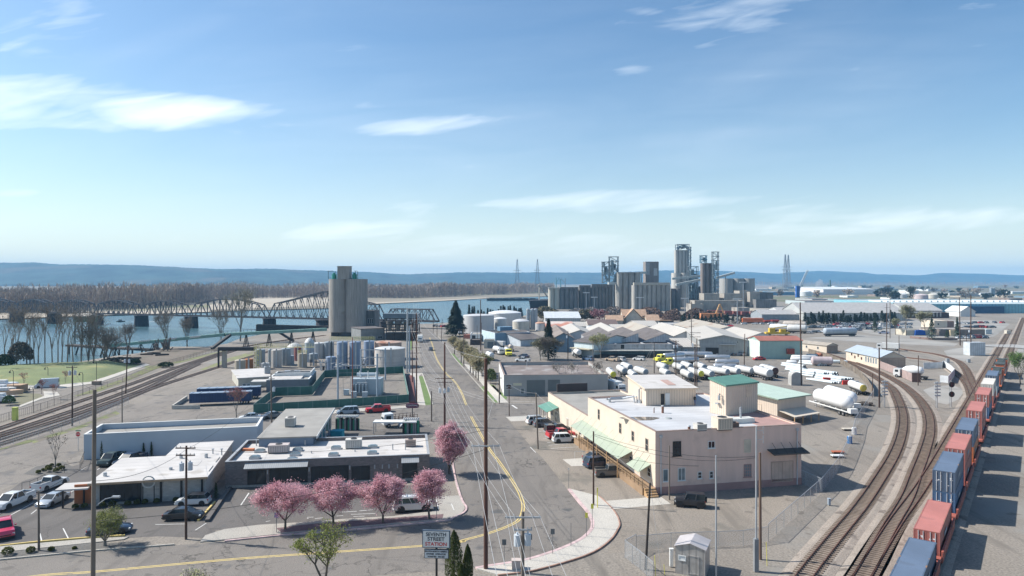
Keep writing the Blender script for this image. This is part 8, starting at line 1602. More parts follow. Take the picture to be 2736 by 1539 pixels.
b11=Bld('depot_building','cream building with blue grey roof and four dark end windows, beside the tracks',G(z5(275,885)),G(z5(640,885)),24,3.9);b11.h=zt_(z5(0,728)[1],b11.o.y);b11.walls(cream);b11.gable(2.0,mat('bluegrey_roof',(.33,.38,.43),.7,var=.06),axis='y',ov=.4);b11.part('end_wall',mat('tan_wall2',(.42,.32,.25)),lambda g:g.box(0,b11.W,-.04,-.003,0,b11.h))
for x0,x1 in((295,348),(382,438),(486,540),(574,630)):b11.winpx('front',z5(x0,766),z5(x1,835),gm=black,fm=mat('trim_tan',(.33,.26,.2)),bars=(1,1))
for k in range(5):b11.win('left',2+k*1.7,3+k*1.7,1.2,3.2,gm=gls)
for k in range(4):b11.win('left',12+k*2.4,12.9+k*2.4,1.6+(k%2)*.8,2.6+(k%2)*.8,fm=mat('trim_red',(.35,.16,.1)))
b12=fb('cream and brown two part yard office beyond the far car park',2496,2531,877,857,14,cream,g_rf);fb('brown end block of the yard office',2531,2549,877,858,12,mat('brown_block',(.22,.15,.13)),g_rf);b12.win('front',2,3.2,2,3.2)
b13=fb('long low brown brick yard office with pale wing',2512,2632,897,880,18,mat('brown_office',(.20,.17,.15)),mat('brown_flat',(.30,.27,.24)));b13.part('pale_bay',mat('bay_cream',(.60,.50,.33)),lambda g:g.box(b13.W*.2,b13.W*.37,-1,-.02,0,b13.h-.3));fb('cream low garage behind the feathery trees',2420,2485,896,882,10,mat('garage_cream',(.50,.45,.36)),g_rf);fb('small pale blue shelter at the end of the brown office',2634,2650,893,880,6,mat('shelter_blue',(.40,.46,.48)),g_rf)
tp=thing('tarp_stack','bright blue tarpaulin covered stack before the feathery trees','stack',G(z5(840,408)));g=MB();g.add([(-3,-1,0),(3,-1,0),(3,2,0),(-3,2,0),(-2.4,-.6,2.9),(2.6,-.7,2.6),(2.4,1.6,3.1),(-2.5,1.5,2.7)],[(0,1,5,4),(1,2,6,5),(2,3,7,6),(3,0,4,7),(4,5,6,7)]);g.build('tarpaulin',mat('tarp_blue',(.02,.10,.38)),tp);g=MB();g.box(-2.9,2.9,-1.1,-.9,0,.3);g.build('pallet',timber,tp)
fence('planter_wall','low brown retaining wall before the yard office trees',[G(z5(705,445)),G(z5(1020,472)),G(z5(1385,475))],1.0,8,mat('wall_brown',(.22,.15,.13)),mat('wall_brown',(.22,.15,.13)),rail=False,th=.4)
fb('long grey warehouse with rounded pale roof, nearest of the far belt',2149,2420,857,836,45,wg_,mat('roof_fargrey',(.36,.35,.34),.8),'x',7,name='far_warehouse');fb('second grey warehouse with dark curved end, right of the longest one',2424,2517,843,830,40,wg_,MATS['roof_fargrey'],'x',6,name='far_warehouse')
fb('low shed with blue grey gable end left in the far belt',2036,2176,855,840,25,mat('wall_slate',(.25,.28,.30)),MATS['roof_fargrey'],'x',3,name='far_warehouse');fb('pale roofed far shed above the left grey one',2090,2180,842,833,40,ww_,MATS['roof_fargrey'],'x',3,name='far_warehouse')
b14=fb('low dark loading dock with a row of pale doors',2381,2536,850,835,20,mat('dock_brown',(.07,.05,.05)),mat('dock_roof',(.22,.23,.24)),name='far_warehouse')
for k in range(13):b14.win('front',b14.W*(.12+.06*k),b14.W*(.145+.06*k),1.2,4.4,name='door',gm=mat('dock_door',(.42,.40,.36)),fm=MATS['dock_door'])
b15=fb('huge turquoise warehouse stretching to the right edge',2443,2900,837,812,160,mat('turq_wall',(.20,.42,.48),.7,kind='ribs',pitch=3),mat('turq_roof',(.40,.47,.48)),name='far_warehouse');b15.part('blue_front',mat('deep_blue_wall',(.03,.09,.17)),lambda g:g.box(b15.W*.28,b15.W*.5,-6,-.02,0,b15.h-2),'deep blue front block')
for k in range(24):b15.part('roof_light',brw,lambda g:g.box(b15.W*(.02+.04*k),b15.W*(.032+.04*k),b15.L*.4,b15.L*.55,b15.h-.29,b15.h+1.2))
fb('white house roofed shed in front of the turquoise warehouse',2566,2606,846,832,20,ww_,ww_,'y',4,name='far_warehouse');fb('brilliant white wedge roofed warehouse on the horizon',2200,2338,787,773,120,brw,brw,'slab',4,name='far_warehouse');fb('lower white warehouse left of the brilliant white one',2168,2203,788,781,90,brw,brw,name='far_warehouse');fb('blue distant warehouse left of the white round tank',2066,2124,789,780,60,mat('dist_blue',(.10,.22,.34)),wg_,name='far_warehouse')
for lb,a_,b_,c_,d__,wm,rm in[('grey flat topped store with a long overhang near the right horizon',2537,2613,792,783,wg_,MATS['roof_fargrey']),('low pale warehouse row at the right horizon edge',2705,2800,785,779,ww_,ww_),('thin pale warehouse row left of the pink tank',2440,2455,785,776,ww_,ww_),('long brown roofed warehouse behind the dark trees',2170,2250,806,799,wg_,MATS['brown_roof']),('mid grey warehouse with dark roof right of the grass bank',2268,2380,812,802,mat('teal_grey',(.25,.33,.34)),d_rf),('pale green walled warehouse left of the dark roofed one',2150,2265,815,805,mat('pale_teal',(.40,.46,.46)),MATS['brown_roof']),('flat grey warehouse with pale roof lights, centre of the belt',2190,2440,823,814,wg_,MATS['roof_fargrey']),('low concrete sheds below the dark elevator block',2040,2150,838,828,mat('dusty_wall',(.40,.37,.32)),mat('dusty_roof',(.30,.28,.25))),('pale low store between the belt and the horizon woods',2480,2540,778,773,ww_,wg_),('white flat works building far behind the crane',2230,2270,768,764,ww_,wg_),('tiny white works at the left of the far plain',2020,2060,776,772,ww_,ww_),('tiny grey works right of the steam plume',2290,2400,776,772,wg_,wg_),('long pale shed row behind the twin grey silos',2620,2700,788,783,ww_,wg_)]:
 fb(lb,a_,b_,c_,d__,60,wm,rm,name='far_warehouse',group='warehouses of the far industrial belt')
def rtank(label,x0,x1,yb,yt,m,dome=2,rm=None,group='far round tanks'):
 d=G((0,yb)).y;r=(x1-x0)/2*d/F;h=zt_(yt,d);t=thing('storage_tank',label,'storage tank',(xd((x0+x1)/2,d+r),d+r,0),0,group);g=MB();g.cyl((0,0,0),r,h,36);g.build('shell',m,t,smooth=40);g=MB();g.cyl((0,0,h+.01),r*1.01,.3,36,r*.99,dome);g.build('roof',rm or m,t,smooth=30);return t
tw=mat('tank_offwhite',(.50,.50,.50),.6,var=.06,scale=.1,kind='streak');G2='white tanks beside the big fir'
rtank('largest white tank with a curved stair, right of the big fir',1237,1321,893,845,tw,.6,group=G2);rtank('wide white tank with bright conical roof behind the largest one',1304,1394,880,838,tw,1.4,brw,G2);rtank('narrower white tank between the two widest',1319,1354,888,853,tank_w,.8,brw,G2);rtank('cream domed tank right of the wide conical one',1369,1415,886,860,mat('tank_creamy',(.52,.49,.42)),1.2,tw,G2);rtank('small pale tank with rusty roof',1430,1458,884,865,tw,.8,mat('rusty_top',(.45,.26,.18)),G2)
for i,x in enumerate((1411,1422.5,1431)):rtank('slim grey silo, %s of the trio behind the cream tank'%['left','middle','right'][i],x-5.2,x+5.2,881,828,tank_g,.6,group='slim grey silo trio')
rtank('white round tank at the foot of the blue crane',2135,2168,792,780,brw,3);rtank('white tank left in the distant tank row',2398,2422,797,787,tank_w);rtank('pink tank in the distant tank row',2444,2478,800,789,mat('tank_pink',(.50,.42,.41)));rtank('cream tank right in the distant tank row',2480,2505,798,788,mat('tank_creamy',(.52,.49,.42)))
for i,x in enumerate((2648,2655)):rtank('twin distant grey silo, %s one'%['left','right'][i],x-3.4,x+3.4,792,770,tank_g,1,group='twin distant silos')
fb('wide pale grey gabled warehouse behind the silo trio',1457,1551,866,850,40,wg_,mat('pale_grey_roof',(.50,.53,.55)),'x',3.5);fb('low shed with rust patched red roof',1460,1532,887,877,30,ww_,mat('rust_patch',(.46,.20,.14),.8,spots=(.06,.52,(.58,.50,.45))),'x',3);fb('white low shed with flat pale roof right of the rust patched one',1530,1575,884,872,22,ww_,p_rf,'x',2);b=fb('white block with dark brown roof',1573,1650,884,868,20,ww_,mat('brown_roof2',(.14,.10,.09)),'x',2.5)
fb('bright white flat roofed shed below the brown roofed block',1575,1640,893,875,16,ww_,brw);fb('blue trimmed low shed by the pale roofs',1640,1700,890,882,30,sdb,p_rf,'x',2);fb('pale shed with white ridged roof left of the depot',1700,1760,880,872,30,ww_,p_rf,'x',2.4);fb('white walled shed with flat grey roof beyond the pale roofs',1778,1895,877,867,22,ww_,mat('roof_fargrey',(.36,.35,.34)))
b=fb('old station house with tan gabled roof and dark eaves',1665,1728,864,847,14,mat('station_wall',(.50,.44,.36)),mat('tan_tile',(.42,.28,.19),.9),'x',5,name='station_house',cat='house');b.part('gable',mat('station_gable',(.52,.47,.40)),lambda g:g.add([(b.W*.1,-1,0),(b.W*.75,-1,0),(b.W*.75,-1,b.h),(b.W*.42,-1,b.h+5.5),(b.W*.1,-1,b.h),(b.W*.1,5,b.h),(b.W*.42,5,b.h+5.5),(b.W*.75,5,b.h)],[(0,1,2,3,4),(3,2,7,6),(4,3,6,5)]));[b.win('front',b.W*u,b.W*u+1.4,3.2,5.4,gm=black)for u in(.0,.8)]
b.part('gable_roof',MATS['tan_tile'],lambda g:g.add([(b.W*.03,-2,b.h-.7),(b.W*.42,-2,b.h+5.9),(b.W*.42,7,b.h+5.9),(b.W*.03,7,b.h-.7),(b.W*.82,-2,b.h-.7),(b.W*.82,7,b.h-.7)],[(0,1,2,3),(1,4,5,2)]));fb('left wing of the station house with low tan roof',1622,1664,866,856,12,MATS['station_wall'],MATS['tan_tile'],'x',3.2,name='station_wing',cat='house');fb('right wing of the station house with low tan roof',1729,1762,866,856,12,MATS['station_wall'],MATS['tan_tile'],'x',3.6,name='station_wing',cat='house');fb('long platform canopy with rust brown roof right of the station house',1762,1800,864,858,12,mat('canopy_brown',(.10,.07,.05)),mat('rust_brown',(.30,.17,.08)),name='platform_canopy',cat='canopy')
def elev(label,x0,x1,yb,yt,n,m=None,capy=None,rows=2,name='grain_elevator',capm=None,d=None):
 d=d or G((0,yb)).y;w_=(x1-x0)*d/F;r=w_/n/2;h=zt_(yt,d);t=thing(name,label,'grain elevator',(xd(x0,d),d,0),0,'grain elevators by the river')
 for k in range(n):g=MB();g.cyl((r+2*r*k,r,0),r*1.01,h,22);g.build('silo',m or sl_l,t,smooth=40)
 g=MB();g.box(0.2,w_-.2,r,r+2*r*rows,0,h-.05);g.build('body',m or sl_l,t)
 if capy:g=MB();hc=zt_(capy,d);g.box(w_*.02,w_*.98,-.3,r*2.4,h+.01,hc);g.build('gallery',capm or m or sl_l,t)
 return t,d,w_,h
elev('pair of sunlit cylinders at the river end of the elevators',1466,1496,826,773,2,mat('lit_concrete',(.46,.42,.35),.9,kind='streak'),768);elev('dark shaded bin row right of the sunlit pair',1496,1546,826,772,4,sl_d,767,3);elev('dark bin row with two pale streaks, second block',1547,1579,825,768,3,sl_d,762,3);elev('dark bin row with a long roof gallery, third block',1580,1646,825,768,7,sl_d,759,3)  # sunlight painted as paler concrete on the pair, shade as darker bins beside it
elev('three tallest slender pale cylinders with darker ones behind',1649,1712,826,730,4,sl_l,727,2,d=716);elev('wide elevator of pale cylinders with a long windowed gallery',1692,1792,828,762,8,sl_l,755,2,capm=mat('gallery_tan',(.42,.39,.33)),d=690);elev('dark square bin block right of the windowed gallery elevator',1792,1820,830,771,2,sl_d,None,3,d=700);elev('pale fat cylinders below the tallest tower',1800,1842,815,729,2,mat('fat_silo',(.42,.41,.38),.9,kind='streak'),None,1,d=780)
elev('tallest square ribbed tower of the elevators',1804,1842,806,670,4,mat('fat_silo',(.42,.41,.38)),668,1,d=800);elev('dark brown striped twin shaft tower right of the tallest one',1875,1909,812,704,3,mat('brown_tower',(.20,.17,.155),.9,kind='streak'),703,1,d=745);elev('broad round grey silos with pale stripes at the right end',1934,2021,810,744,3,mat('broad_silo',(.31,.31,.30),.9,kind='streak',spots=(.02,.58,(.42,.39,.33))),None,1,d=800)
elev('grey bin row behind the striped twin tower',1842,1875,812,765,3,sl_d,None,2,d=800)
def fbd(label,x0,x1,y0,y1,d,dep,m,name='elevator_building',rm=None):
 A_,B_=at(x0,d),at(x1,d);b=Bld(name,label,A_,B_,dep,zt_(y0,d),'industrial building','works of the grain terminal');b.walls(m);b.flat(rm or m,drop=.3);return b
b=fbd('square brown grey workhouse rising over the pale cylinders',1725,1760,699,760,735,14,mat('workhouse',(.22,.195,.18),.9,kind='streak'));b.part('painted_panel',mat('panel_pale',(.42,.42,.41)),lambda g:g.box(b.W*.62,b.W*.9,-.1,-.01,b.h-15,b.h-7));b.part('pale_side',mat('workhouse_pale',(.33,.34,.34)),lambda g:g.box(0,b.W*.3,-.12,-.01,b.h-14,b.h-1))
cw=mat('works_concrete',(.34,.31,.27),.9,kind='streak',spots=(.08,.55,(.22,.20,.18)))
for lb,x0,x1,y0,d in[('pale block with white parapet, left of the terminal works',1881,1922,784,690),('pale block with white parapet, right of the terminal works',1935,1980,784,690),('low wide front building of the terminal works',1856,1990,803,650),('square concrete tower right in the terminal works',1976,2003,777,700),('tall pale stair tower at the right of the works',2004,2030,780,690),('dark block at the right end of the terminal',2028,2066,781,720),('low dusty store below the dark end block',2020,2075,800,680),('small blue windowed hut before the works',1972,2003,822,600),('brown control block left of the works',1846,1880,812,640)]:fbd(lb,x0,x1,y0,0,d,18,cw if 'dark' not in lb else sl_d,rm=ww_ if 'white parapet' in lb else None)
def lattice(label,x0,x1,yb,yt,d,m,n=5,extra=6,name='headhouse_frame'):
 w_=(x1-x0)*d/F;z0,z1__=zt_(yb,d),zt_(yt,d);t=thing(name,label,'steel tower',(xd(x0,d),d,z0),0,'steel towers of the grain terminal');H_=z1__-z0;g=MB();r=random.Random(int(x0))
 for x in(0,w_):
  for y in(0,w_*.7):g.beam((x,y,0),(x,y,H_),.7)
 for k in range(1,n+1):
  z=H_*k/n
  for y in(0,w_*.7):g.beam((-.8,y,z),(w_+.8,y,z),.6);g.beam((0,y,z-H_/n),(w_,y,z),.35)if k%2 else g.beam((w_,y,z-H_/n),(0,y,z),.35)
  g.beam((0,0,z),(0,w_*.7,z),.5);g.beam((w_,0,z),(w_,w_*.7,z),.5)
 g.build('frame',m,t);g=MB()
 for k in range(extra):x=r.uniform(.1,.7)*w_;z=r.uniform(.0,.8)*H_;g.box(x,x+w_*r.uniform(.2,.4),.5,w_*.5,z,z+H_*r.uniform(.1,.25));g.cyl((r.random()*w_,1,r.uniform(0,.6)*H_),w_*.09,H_*.3,8)
 g.build('machinery',mat('machinery_blue',(.22,.29,.32),.7),t)
lm=mat('lattice_steel',(.24,.28,.30),.7)
lattice('steel headhouse left of the three tallest cylinders, higher part',1629,1652,757,686,722,lm,6,9);lattice('lower steel frame left of the highest steel headhouse',1610,1628,757,700,722,lm,5,7);lattice('equipment frame crowning the tallest tower',1810,1841,668,653,800,lm,2,8);lattice('steel frame with blue unit on the striped twin tower, left',1873,1888,703,683,745,mat('lattice_blue',(.12,.26,.34)),2,5);lattice('slender steel stair tower right of the striped twin tower',1905,1920,812,673,740,lm,12,4);lattice('steel conveyor tower between the tallest and striped towers',1842,1865,800,712,790,lm,7,6);lattice('stair frame clinging to the right side of the tallest tower',1839,1846,790,660,798,lm,14,0)
for i,(xa,ya,xb,yb,d,lb)in enumerate([(1795,745,1874,737,760,'upper pale conveyor bridge between elevators and striped tower'),(1806,761,1874,747,750,'lower pale conveyor bridge between elevators and striped tower'),(1915,742,1962,729,780,'sloping conveyor climbing to the broad round silos'),(1700,730,1726,728,730,'short catwalk to the brown workhouse'),(1625,757,1652,757,716,'short gallery left of the tallest slender cylinders')]):
 A_,B_=at(xa,d,zt_(ya,d)),at(xb,d+6,zt_(yb,d+6));t=thing('conveyor_bridge',lb,'conveyor',(A_.x,A_.y,0));g=MB();g.beam(A_,B_,2.6,2.4);g.build('gallery',mat('gallery_pale',(.44,.47,.45)),t,world=True);g=MB();m_=(A_+B_)/2;g.beam((m_.x,m_.y,0),(m_.x,m_.y,m_.z-1.2),.9);g.build('support',lm,t,world=True)
sc_m=mat('scrap_metal',(.34,.25,.21),.8,var=.4,scale=.3,c2=(.50,.44,.40),island=.75);sc_r=mat('scrap_rust',(.30,.16,.11),.85,var=.4,scale=.3,c2=(.42,.30,.24),island=.75);sc_w=mat('scrap_pale',(.50,.48,.46),.8,var=.3,scale=.3,c2=(.36,.30,.27),island=.6)
for i,(x0,x1,yb,yt,m_,lb)in enumerate([(1500,1640,846,822,sc_w,'pale grey scrap metal heap at the left'),(1600,1690,848,820,sc_m,'mixed scrap heap behind the pink tree'),(1690,1780,851,821,sc_r,'tall rusty scrap heap behind the station house'),(1770,1822,856,826,sc_r,'small conical rust heap right of the station house'),(1822,1895,852,822,sc_r,'dark red brown scrap heap in the middle of the yard'),(1870,1945,855,832,mat('scrap_fines',(.17,.12,.09),.9,island=.5),'smooth brown fines heap by the orange grab'),(1985,2035,848,836,mat('scrap_black',(.06,.05,.05),.9,island=.5),'black scrap pile behind the orange locomotive')]):
 d=G((0,yb)).y;w_=(x1-x0)*d/F;h=zt_(yt,d);r=random.Random(i);t=thing('scrap_heap',lb,'scrap heap',(xd((x0+x1)/2,d+12),d+12,0));g=MB();n_=20
 hf=lambda x,y:h*max(0,(1-abs(x/(w_/2))**2.4))*max(0,1-(y/15)**2)*(.82+.3*mnoise.noise(V((x*.12+i*7,y*.12,0))))
 for a in range(n_):
  for b in range(8):pass
 vs=[(-w_/2+w_*a/n_,-15+30*b/10,hf(-w_/2+w_*a/n_,-15+3*b)*.93)for b in range(11)for a in range(n_+1)];g.add(vs,[(b*(n_+1)+a,b*(n_+1)+a+1,(b+1)*(n_+1)+a+1,(b+1)*(n_+1)+a)for b in range(10)for a in range(n_)])
 for _ in range(2600 if i!=5 else 900):
  x,y=r.uniform(-.49,.49)*w_,r.uniform(-14.5,6);z=hf(x,y);u=V((r.gauss(0,1),r.gauss(0,1),r.gauss(0,1))).normalized()*r.uniform(.3,.9);v=u.cross(V((r.gauss(0,1),r.gauss(0,1),r.gauss(0,1)))).normalized()*r.uniform(.25,.7);c=V((x,y,z+.1));g.add([c-u-v,c+u-v,c+u+v,c-u+v],[(0,1,2,3)])
 g.build('scrap',m_,t)
tree('pink_tree','small dark pink tree far away below the pale scrap heap',G((1600,862)),9,6,mat('far_pink',(.34,.15,.17),island=.4),900,.5,610,bark,trunk=.15,depth=3,spread=1.3,minr=.08)
for i,(x,y,w_,h)in enumerate([(1565,860,7,9),(1455,858,9,11),(1475,860,8,9),(1530,858,7,7)]):shrub('brush_clump','olive brush clump by the scrap yard edge, %s'%['right of the grey gabled warehouse','left below the ship','below the sunlit cylinders','above the rust patched roof'][i],G((x,y)),w_,h,620+i,mat('brush_olive',(.17,.15,.09),island=.5),700,.8)
def wagon(label,x0,x1,yb,yt,m,name='freight_wagon',cargo=None):
 d=G((0,yb)).y;w_=(x1-x0)*d/F;h=zt_(yt,d);t=thing(name,label,'rail car',(xd(x0,d),d,0));g=MB();g.box(0,w_,0,3,1.1,h);bd=g.build('body',m,t)
 g=MB();n=max(4,int(w_/1.5))
 for k in range(n+1):g.box(k*(w_-.2)/n,k*(w_-.2)/n+.2,-.12,-.01,1.1,h)
 g.build('ribs',m,bd);g=MB();g.box(.5,w_-.5,.3,2.7,.3,1.05);g.build('underframe',black,t)
r_rust=mat('wagon_red',(.26,.09,.08),.8,var=.2)
for i in range(8):wagon('dull red freight wagon in the string before the elevators, number %s from the left'%['one','two','three','four','five','six','seven','eight'][i],1892+i*22.5,1892+i*22.5+21,844+i*.6,829+i*.8,r_rust)
wagon('grey ribbed hopper wagon right of the red string',2028,2068,852,840,mat('wagon_grey',(.34,.33,.31)));wagon('bright red flat wagon beside the orange locomotive, left',2042,2062,864,856,mat('wagon_bright',(.42,.05,.04)));wagon('bright red flat wagon beside the orange locomotive, right',2063,2082,863,855,MATS['wagon_bright'])
wagon('orange and black switching locomotive in the far yard',1984,2040,865,850,mat('loco_orange',(.62,.17,.07)),name='yard_locomotive')
d=G((0,855)).y;t=thing('grab_crane','orange scrap handler with a raised bent arm','excavator',(xd(1915,d),d,0));g=MB();g.box(-12,4,0,4,1.2,5);g.build('body',mat('grab_orange',(.60,.24,.10)),t);g=MB();g.beam((0,2,4.5),(3,2,12),1);g.beam((3,2,12),(6,2,5.5),.8);g.build('arm',mat('grab_tan',(.62,.36,.16)),t);g=MB();g.box(-11,3,.3,3.7,0,1.18);g.build('track',black,t)
def tankcar(label,x0,x1,yb,r,m,ang=0.0):
 A_,B_=G((x0,yb)),G((x1,yb+ang));L_=(B_-A_).length;m_=(A_+B_)/2;t=thing('tank_car',label,'tank car',(m_.x,m_.y,0),math.atan2(B_.y-A_.y,B_.x-A_.x));g=MB();h=L_/2
 g.lathe_x([(-h,r*.5),(-h+.3,r*.88),(-h+.8,r),(h-.8,r),(h-.3,r*.88),(h,r*.5)],18,(0,0,1.2+r));g.build('tank',m,t,smooth=50);g=MB();g.box(-h+.3,h-.3,-.9,.9,.7,1.3);g.build('frame',sdk,t);g=MB();g.box(-.8,.8,-.5,.5,1.2+2*r-.05,1.6+2*r);g.build('dome',m,t);bogies(t,[-h+1.5,-h+3.2,h-3.2,h-1.5],.46,.9)
tankcar('white tank car left in the yard string behind the yellow machine',*[a5(75,0)[0],a5(255,0)[0]],886,1.7,brw,2);tankcar('large white tank car right in the yard string',a5(245,0)[0],a5(435,0)[0],890,1.9,tank_w,2);tankcar('weathered tank car behind the white yard string',a5(205,0)[0],a5(430,0)[0],878,1.8,mat('tank_weather',(.44,.39,.34),.8,kind='streak'),2);tankcar('single long grey tank car with white end, standing apart',a5(600,0)[0],a5(910,0)[0],899,1.75,mat('tank_paleblue',(.36,.41,.46)),-1)
t=thing('yellow_machine','yellow track maintenance machine below the white tank cars','machine',G(a5(165,712)));g=MB();g.box(-7,6,0,3,.8,1.8);g.build('frame',mat('machine_yellow',(.62,.42,.05)),t);g=MB();g.box(-5,-2,.3,2.7,1.8,4);g.box(1,4,.3,2.7,1.8,3.4);g.build('cab',MATS['machine_yellow'],t);g=MB();g.beam((-2,1.5,4),(5,1.5,5),.4);g.build('boom',MATS['machine_yellow'],t);bogies(t,[-5,4],.45,.9)
btrk('white lorry standing near the pole in the rail yard',z5(530,630),z5(330,620),6.5,h=3.2)
t=thing('mixer_truck','white concrete mixer truck inside the board fence','truck',G(z5(760,1030)),R(125));g=MB();g.lathe_x([(-2.8,.5),(-2.2,1.2),(0,1.5),(2.2,1.1),(3.2,.5)],16,(0,0,2.6));g.build('drum',brw,t,smooth=True);g=MB();g.box(-4,5,-.5,.5,.8,1.1);g.build('chassis',sdk,t);truck_cab(t,3.6,WHT,False);bogies(t,[-3,-1.8,4.6],.5,1.15)
r=random.Random(21)
stacks=[((1210,620),(1265,680),5,2),((1300,640),(1420,745),7,3),((1440,660),(1560,760),7,3),((1580,640),(1700,755),7,3),((1600,770),(1720,845),5,1),((1730,720),(1830,820),7,2),((1830,720),(1940,820),7,2),((1130,540),(1190,610),5,2),((1400,530),(1560,570),6,2)]
nm9=['at the left of the pipe yard','left of the left red barrier','behind the left red barrier','right of the left red barrier','low by the orange cone','behind the right red barrier','at the right end of the pipe yard','at the upper left of the pipe yard','in front of the big pinkish tank']
proto=None
for i,(a,b,n,lv)in enumerate(stacks):
 Pb_=G(z4(a[0],b[1]));Pe_=G(z4(b[0],b[1]));dv=(Pe_-Pb_)/max(n,1)
 for l in range(lv):
  for k in range(n-l):
   loc=Pb_+dv*(k+.5*l)+V((0,r.uniform(-.3,.3),.35+l*.62));rz=R(118)+r.uniform(-.01,.01);lb='white steel pipe in the stack '+nm9[i]
   if proto is None:
    proto=thing('steel_pipe',lb,'pipe',loc,rz,'pipes, stack '+nm9[i]);g=MB();g.lathe_x([(0,.33),(9,.33)],10);g.build('barrel',mat('pipe_white',(.62,.68,.70),.5),proto,smooth=50);g=MB();g.lathe_x([(-.03,.28),(-.005,.28)],10);g.build('open_end',black,proto);tr_=snp(proto)
   else:dup(proto,tr_,loc,rz,lb,'pipes, stack '+nm9[i])
for lb,x0,x1,y in(('left',1450,1562,808),('right',1750,1870,857)):
 A_,B_=G(z4(x0,y)),G(z4(x1,y));t=thing('barrier','%s red plastic barrier before the white pipes'%lb,'barrier',A_);w_=B_.x-A_.x;g=MB();g.box(0,w_,0,.5,.05,1.15);g.box(-.05,w_+.05,-.06,.56,.0,.35);g.build('body',mat('barrier_red',(.62,.05,.03)),t)
for i,(x0,x1,yb,r_,m_,lb)in enumerate([(950,1340,470,.8,brw,'long white storage tube nearest the mint shed, upper'),(940,1250,500,.75,brw,'long white storage tube below the upper one'),(880,1040,545,.7,brw,'short white storage tube at the left end of the pipe yard'),(1260,1590,560,1.5,mat('tank_pinkgrey',(.46,.38,.38),.7,kind='streak'),'big pinkish grey cylinder lying behind the pipes'),(1180,1360,450,.8,tank_w,'white tube behind the tall brown pole'),(1330,1430,440,.9,mat('tube_rust',(.36,.14,.08)),'short rusty cylinder at the end of the white tubes'),(1480,1820,530,.6,mat('pipe_white',(.6,.6,.6)),'long low pipe row behind the stacks')]):
 A_,B_=G(z4(x0,yb)),G(z4(x1,yb+8));m2=(A_+B_)/2;t=thing('storage_cylinder',lb,'storage tank',(m2.x,m2.y,0),math.atan2(B_.y-A_.y,B_.x-A_.x),'cylinders of the pipe yard');L_=(B_-A_).length;g=MB();g.lathe_x([(-L_/2,r_*.6),(-L_/2+.4,r_),(L_/2-.4,r_),(L_/2,r_*.6)],16,(0,0,r_+.25));g.build('shell',m_,t,smooth=50);g=MB();[g.box(x*L_-.15,x*L_+.15,-r_*.7,r_*.7,0,.5)for x in(-.35,.35)];g.build('saddle',cnc,t)
for i,(x,y)in enumerate([(1700,1010),(1760,1005),(1830,1020),(2030,1160),(2120,1180),(1990,900),(2080,1000)]):
 t=thing('scrap_pile','small dark scrap pile on the ground, '+['left of the yellow ended trailer','middle of three before the yellow ended trailer','right of three before the yellow ended trailer','by the huge white tanks, left','by the huge white tanks, right','left of the track fence','beside the yellow ended trailer'][i],'scrap',G(z4(x,y)));r2=random.Random(i);g=MB()
 for k in range(22):g.cbox((r2.uniform(-1.6,1.6),r2.uniform(-.8,.8),r2.uniform(.1,.5)),(r2.uniform(.3,1),r2.uniform(.2,.5),r2.uniform(.1,.4)),r2.uniform(0,3))
 g.build('debris',mat('debris_dark',(.09,.07,.055),island=.5),t)
t=thing('arched_tank','tall grey arched metal locker in front of the brown pole','tank',G(z4(1040,870)));g=MB();g.M=Matrix.Rotation(R(0),4,'Z');g.side([(-1.6,0),(1.6,0),(1.6,2.6)]+[(1.6*math.cos(a),2.6+1.2*math.sin(a))for a in[k*math.pi/8 for k in range(1,8)]]+[(-1.6,2.6)],0,2.4);g.build('body',mat('locker_grey',(.36,.35,.33)),t)
for i,(x,y,m_)in enumerate([(1655,420,'blue'),(1690,350,'white')]):
 t=thing('drum','%s plastic drum leaning against the chain link fence'%m_,'drum',G(c4(x,y)));g=MB();g.cyl((0,0,0),.45,1.3,14,.42);g.build('body',mat('drum_'+m_,(.03,.17,.42)if m_=='blue' else(.7,.7,.7),.4),t);g=MB();g.cyl((0,0,1.301),.3,.08,12);g.build('lid',white,t)
for i,(x,y,c)in enumerate([(1565,500,(.40,.12,.06)),(1560,530,(.62,.64,.64)),(1640,320,(.55,.5,.42))]):
 t=thing('sheet_stack',['rusty red','white','beige'][i]+' sheet stack lying by the chain link fence','stack',G(c4(x,y)));g=MB();g.box(-1,1,-.5,.5,.3,.45);g.build('sheets',mat('sheet_%d'%i,c),t);g=MB();g.box(-.9,.9,-.4,.4,0,.298);g.build('pallet',timber,t)
for i,(x,y,c,L_,lb)in enumerate([(60,870,(.55,.6,.66),8,'white and blue boat on a trailer beside the promenade'),(40,960,(.6,.6,.58),7,'white boat nose below the blue striped one'),(60,1010,(.55,.38,.26),9,'tan hull lying below the white boats'),(30,1110,(.6,.62,.64),6,'pale boat by the green bush at the left edge')]):
 t=thing('stored_boat',lb,'boat',G(z7(x,y))+V((0,0,.5)),.1+.25*(i==2),'boats stored at the left edge');g=MB();hull(g,L_,2.4,1.2);g.build('hull',mat('hull_%d'%i,c),t);g=MB();g.box(-L_*.3,L_*.1,-.7,.7,1.2,1.9);g.build('deck_house',brw,t);g=MB();g.box(-L_*.3,L_*.2,-.6,.6,-.5,0);g.build('cradle',sdk,t)
cab_('tan wooden crate beside the stored boats',z7(210,945),4.2,3,2.0,mat('crate_tan',(.42,.28,.18)));cab_('yellow green painted wall block at the start of the iron fence',z7(235,1415),.95,.7,2.8,mat('block_lime',(.55,.60,.16)));cab_('stone bench block at the lamp by the path',z7(1605,810),2.2,1.2,1.0,mat('bench_tan',(.3,.24,.19)))
